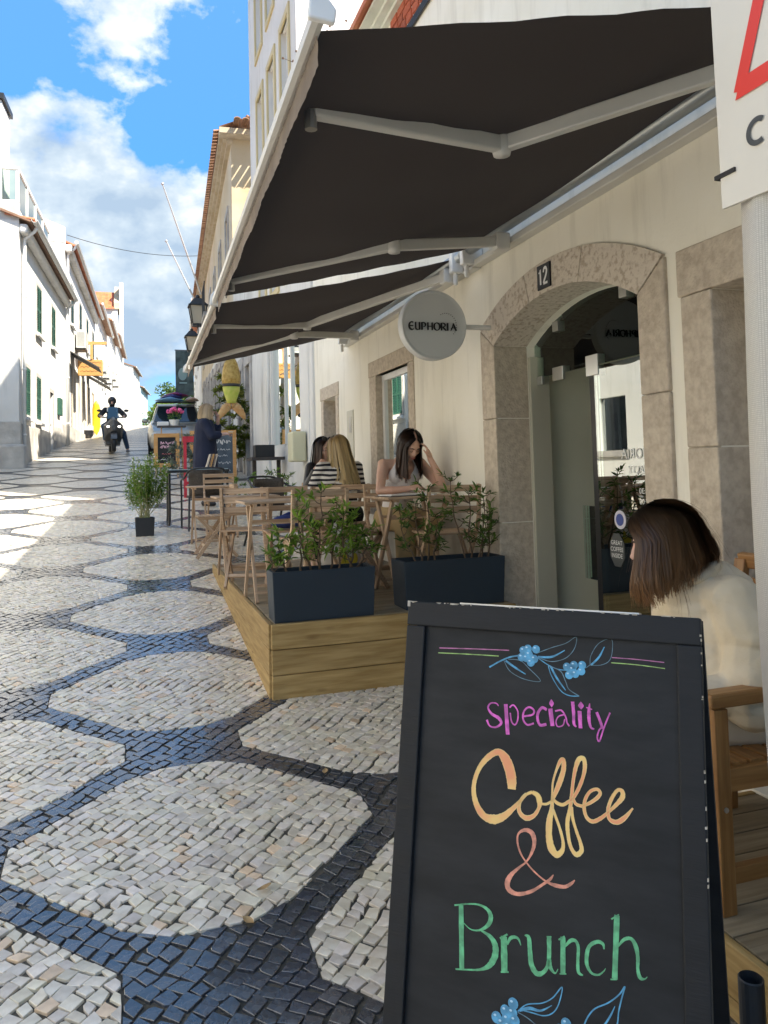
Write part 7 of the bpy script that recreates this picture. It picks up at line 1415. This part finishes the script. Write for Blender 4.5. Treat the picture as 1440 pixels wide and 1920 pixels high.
b.build('pink_script', M('chalk_rose', (.62, .38, .45), rough=.8), fb); b = MB(); scribble(b, -.16, .15, .48, .035, 8, .018, seed=9); b.build('white_script', M('chalk_white', (.62, .62, .60), rough=.8), fb); b = MB(); scribble(b, -.12, .12, .62, .02, 8, .014, seed=7); b.build('red_script', M('chalk_red', (.45, .12, .12), rough=.8), fb)
ft_ = empty('flower_shelf', (.86, 17.45, gz(17.45) - .08)); ft_.scale = (.85, .85, .95); tag(ft_, 'small tall dark-topped table carrying the pink flowers', 'table'); MB().box(-.36, .36, -.15, .15, 1.17, 1.205).build('top', M('dark_top', (.06, .05, .045), rough=.6), ft_, bevel=.005)
for x in (-.28, .28): bpiece('leg', (x * .9, 0, 1.17), (x, .0, .0), .03, .03, pine, ft_)
fp = empty('flower_pot', (.92, 17.45, gz(17.45) - .08 + 1.146)); fp.scale = (.85, .85, .85); tag(fp, 'white pot of bright pink flowers on the small high table', 'flower pot'); MB().lathe((0, 0, 0), [(.10, 0), (.13, .15), (.135, .16), (.12, .15), (.10, .10)], 20).build('pot', white_pt, fp, smooth=False)
lv = MB(); cols = []; rng = random.Random(5); leaf_cloud(lv, cols, (0, 0, .24), .15, 160, .07, rng); crown_build(lv, cols, 'leaves', lf_dk, fp)
b = MB()
for i in range(9):
    a = i * 2.4; c = Vector((.17 * cos(a) * sqrt(i / 9) * 1.3, .12 * sin(a) * sqrt(i / 9), .36 + .08 * random.Random(i).random())); 
    for k in range(11): d = Vector((random.Random(i * 31 + k).gauss(0, 1), random.Random(i * 17 + k + 99).gauss(0, 1), random.Random(i * 7 + k + 5).gauss(0, 1))).normalized(); b.ball(c + d * .04, .026, 7, 5)
b.build('blossoms', M('pink_petal', (.80, .07, .26), (.85, .20, .40), scale=20, rough=.6), fp); tag(MB().box(-.12, .12, -.08, .08, 0, .09).build('napkin_box', white_pt, None, (.68, 17.45, gz(17.45) - .08 + 1.146), bevel=.01), 'small white box beside the pink flowers', 'box')
rs = empty('red_stool', (1.05, 13.6, gz(13.6))); tag(rs, 'red wooden trestle stand behind the standing woman', 'stand'); redp = M('red_paint', (.50, .02, .04), (.56, .04, .06), scale=6, rough=.5)
for x in (-.16, .16): bpiece('post', (x, 0, 0), (x, 0, 1.05), .05, .05, redp, rs)
bpiece('rail', (-.2, 0, 1.0), (.2, 0, 1.0), .04, .10, redp, rs); bpiece('rail', (-.16, 0, .25), (.16, 0, .25), .04, .05, redp, rs)
sp = shrub('silvery_plant', 'grey green leafy plant on the ground behind the standing woman', (1.15, 15.2, gz(15.2)), [(-.15, 0, .8, -.15, 0), (0, 0, .95, 0, 0), (.15, .0, .8, .12, 0), (.05, .1, .7, .2, 0)], leafmat('silver_leaf', (.12, .15, .11), (.26, .30, .24)), 61, .12, 16, .6)
wb = empty('wall_chalkboard', (1.66, 15.6, gz(15.6)), radians(-12)); tag(wb, 'blue-grey chalkboard in a wooden frame leaning by the white wall', 'chalkboard')
for nm, x0, x1, z0, z1 in (('frame_rail', -.55, .36, .98, 1.05), ('frame_rail', -.55, .36, .08, .15), ('frame_stile', -.55, -.48, .1505, .9795), ('frame_stile', .29, .36, .1505, .9795)): MB().box(x0, x1, -.02, .02, z0, z1).build(nm, pine, wb, bevel=.004)
MB().box(-.49, .30, -.004, .006, .14, .99).build('panel', M('blue_slate', (.06, .085, .11), (.10, .13, .16), scale=6, rough=.7), wb)
b = MB()
for i, z in enumerate((.82, .66, .54, .40, .26)): scribble(b, -.42, .24, z, .045 if i == 0 else .022, 26, .020 if i == 0 else .012, lambda u, v: (u, -.006, v), seed=20 + i)
b.build('white_script', M('chalk_white', (.62, .62, .60), rough=.8), wb)
shrub('tall_shrub', 'tall yellow green shrub against the wall behind the standing woman', (2.0, 16.9, gz(16.9)), [(-.15, 0, 2.0, -.1, 0), (.05, 0, 2.3, .0, 0), (.2, 0, 1.9, .1, 0), (-.05, .1, 1.5, -.35, 0), (.1, -.1, 1.4, .2, -.1), (0, 0, 1.0, .1, -.2)], leafmat('yellow_leaf', (.09, .13, .015), (.24, .27, .05)), 62, .15, 22, .8)
bo = empty('dark_bench', (2.12, 12.6, gz(12.6))); tag(bo, 'dark wooden bench top with a black box by the wall', 'bench'); MB().box(-.28, .26, -.25, .25, .70, .75).build('top', M('dark_bench_wood', (.05, .04, .035), rough=.6), bo)
for x in (-.2, .2): bpiece('leg', (x, 0, .70), (x, 0, 0), .06, .06, M('dark_bench_wood', (.05, .04, .035)), bo)
tag(MB().box(-.16, .16, -.12, .12, 0, .20).build('black_box', black_pl, None, (2.08, 12.6, gz(12.6) + .751), bevel=.01), 'black box standing on the dark bench by the wall', 'box')
shrub('daisy_plant', 'low plant with white flowers at the wall beyond the terrace', (1.95, 11.2, gz(11.2) + .15), [(-.2, 0, .45, -.1, 0), (0, 0, .52, .0, 0), (.15, .0, .45, .1, 0), (-.3, 0, .4, -.2, 0)], lf_sh, 63, .06, 12, .35)
# --- black table and wicker chair on the cobbles
bt_ = empty('glass_table', (.86, 10.95, gz(10.95))); tag(bt_, 'dark table with pale glass top and thin black legs on the cobbles', 'table'); MB().box(-.40, .42, -.35, .35, .70, .735).build('top_frame', dark_mt, bt_, bevel=.004); MB().box(-.38, .40, -.33, .33, .7355, .745).build('glass_top', M('milky_glass', (.45, .55, .55), rough=.1, spec=.8), bt_)
for x, y in ((-.37, -.32), (-.37, .32), (.39, -.32), (.39, .32)): MB().tube([(x, y, .70), (x, y, .10), (x * 1.02, y * 1.02, .0)], .016, 8).build('leg', dark_mt, bt_)
mh_ = empty('menu_holder', (1.05, 10.85, gz(10.95) + .746)); tag(mh_, 'wooden menu holder with white menus on the dark glass table', 'menu holder')
for i in range(3): MB().hexa([(-.07 + .05 * i, -.09, 0), (-.055 + .05 * i, -.09, 0), (-.055 + .05 * i, .09, 0), (-.07 + .05 * i, .09, 0), (-.01 + .045 * i, -.09, .20), (.005 + .045 * i, -.09, .20), (.005 + .045 * i, .09, .20), (-.01 + .045 * i, .09, .20)]).build('menu', pine if i == 1 else M('menu_card', (.50, .42, .32), rough=.7), mh_)
def wicker(x, y, rz, lb, z=None):
    r = empty('metal_armchair', (x, y, gz(y) if z is None else z), radians(rz)); tag(r, lb, 'chair', 'dark metal armchairs')
    b = MB()
    for s in (-1, 1): b.tube(spline([(s * .27, .24, 0), (s * .27, .23, .45), (s * .28, .18, .64), (s * .27, -.05, .68), (s * .24, -.20, .76)], 4), .013, 8); b.tube([(s * .22, -.14, .43), (s * .25, -.28, 0)], .013, 8)
    b.tube(spline([(-.24, -.20, .76), (-.15, -.27, .80), (.15, -.27, .80), (.24, -.20, .76)], 5), .013, 8); b.build('tube_frame', dark_mt, r)
    wk = M('wicker_brown', (.045, .035, .028), (.08, .065, .05), scale=60, rough=.7, bump=.004, bscale=120); b = MB(); vs = []
    for i in range(13):
        a = -1.1 + 2.2 * i / 12
        for j in range(7): t_ = j / 6; vs.append(((.23 + .01 * t_) * sin(a), -.27 * cos(a) * (.8 + .2 * t_) + .02, .44 + .34 * t_))
    b.add(vs, [(i * 7 + j, i * 7 + j + 1, (i + 1) * 7 + j + 1, (i + 1) * 7 + j) for i in range(12) for j in range(6)]); o = b.build('backrest', wk, r, smooth=True); s_ = o.modifiers.new('t', 'SOLIDIFY'); s_.thickness = .012
    MB().lathe((0, 0, .42), [(.02, 0), (.235, 0), (.24, .012), (.235, .024), (.02, .026)], 20).build('seat', wk, r); return r
wicker(.93, 10.45, 4, 'dark wicker armchair at the glass table, its back to the camera'); wicker(1.62, 9.05, -150, 'dark tubular armchair by the wall beyond the seated women', gz(9.05) + .02)
# --- small things along the sunny side
sm = empty('round_pot', (-1.80, 36.2, gz(36.2))); tag(sm, 'small dark round pot with pale filling at the foot of the sunny wall', 'pot'); MB().lathe((0, 0, 0), [(.16, 0), (.24, .12), (.26, .34), (.22, .36), (.2, .30)], 18).build('bowl', black_pl, sm); MB().ball((0, 0, .33), (.17, .17, .08), 12, 6).build('filling', white_pt, sm)
yb = empty('yellow_board', (-1.62, 41.2, gz(41.2))); tag(yb, 'tall yellow board leaning at a doorway of the sunny houses', 'board')
b = MB(); rings = []
for i in range(9): t_ = i / 8; rings.append([(.20 * sqrt(max(.03, 1 - abs(2 * t_ - 1) ** 3)) * cos(2 * pi * j / 12), .05 * sin(2 * pi * j / 12) - .1 * t_, .02 + 1.7 * t_) for j in range(12)])
b.loft(rings); b.build('board', M('yellow_paint', (.70, .48, .02), rough=.45), yb, smooth=True)
# a few dry leaves on the setts
dl = M('dry_leaf', (.36, .22, .09), (.48, .33, .16), scale=40, rough=.8)
for i, (x, y, a, lb) in enumerate(((.44, 2.82, .4, 'curled dry leaf on the black band nearest the chalkboard'), (.36, 2.66, 2.1, 'smaller dry leaf at the edge of the big white cell'), (.86, 3.62, 1.2, 'dry leaf lying below the deck corner'))):
    b = MB(); vs = []
    for j in range(7):
        t_ = j / 6; w9 = .013 * sin(pi * t_) + .0005; z9 = .004 + .012 * abs(t_ - .4); vs += [(-.03 + .06 * t_, -w9, z9 + .006 * sin(pi * t_)), (-.03 + .06 * t_, 0, z9), (-.03 + .06 * t_, w9, z9 + .004)]
    b.add(vs, [(j * 3 + k, j * 3 + k + 1, j * 3 + k + 4, j * 3 + k + 3) for j in range(6) for k in range(2)]); tag(b.build('dry_leaf', dl, None, (x, y, gz(y) + .004), (0, 0, a), smooth=True), lb, 'leaf')
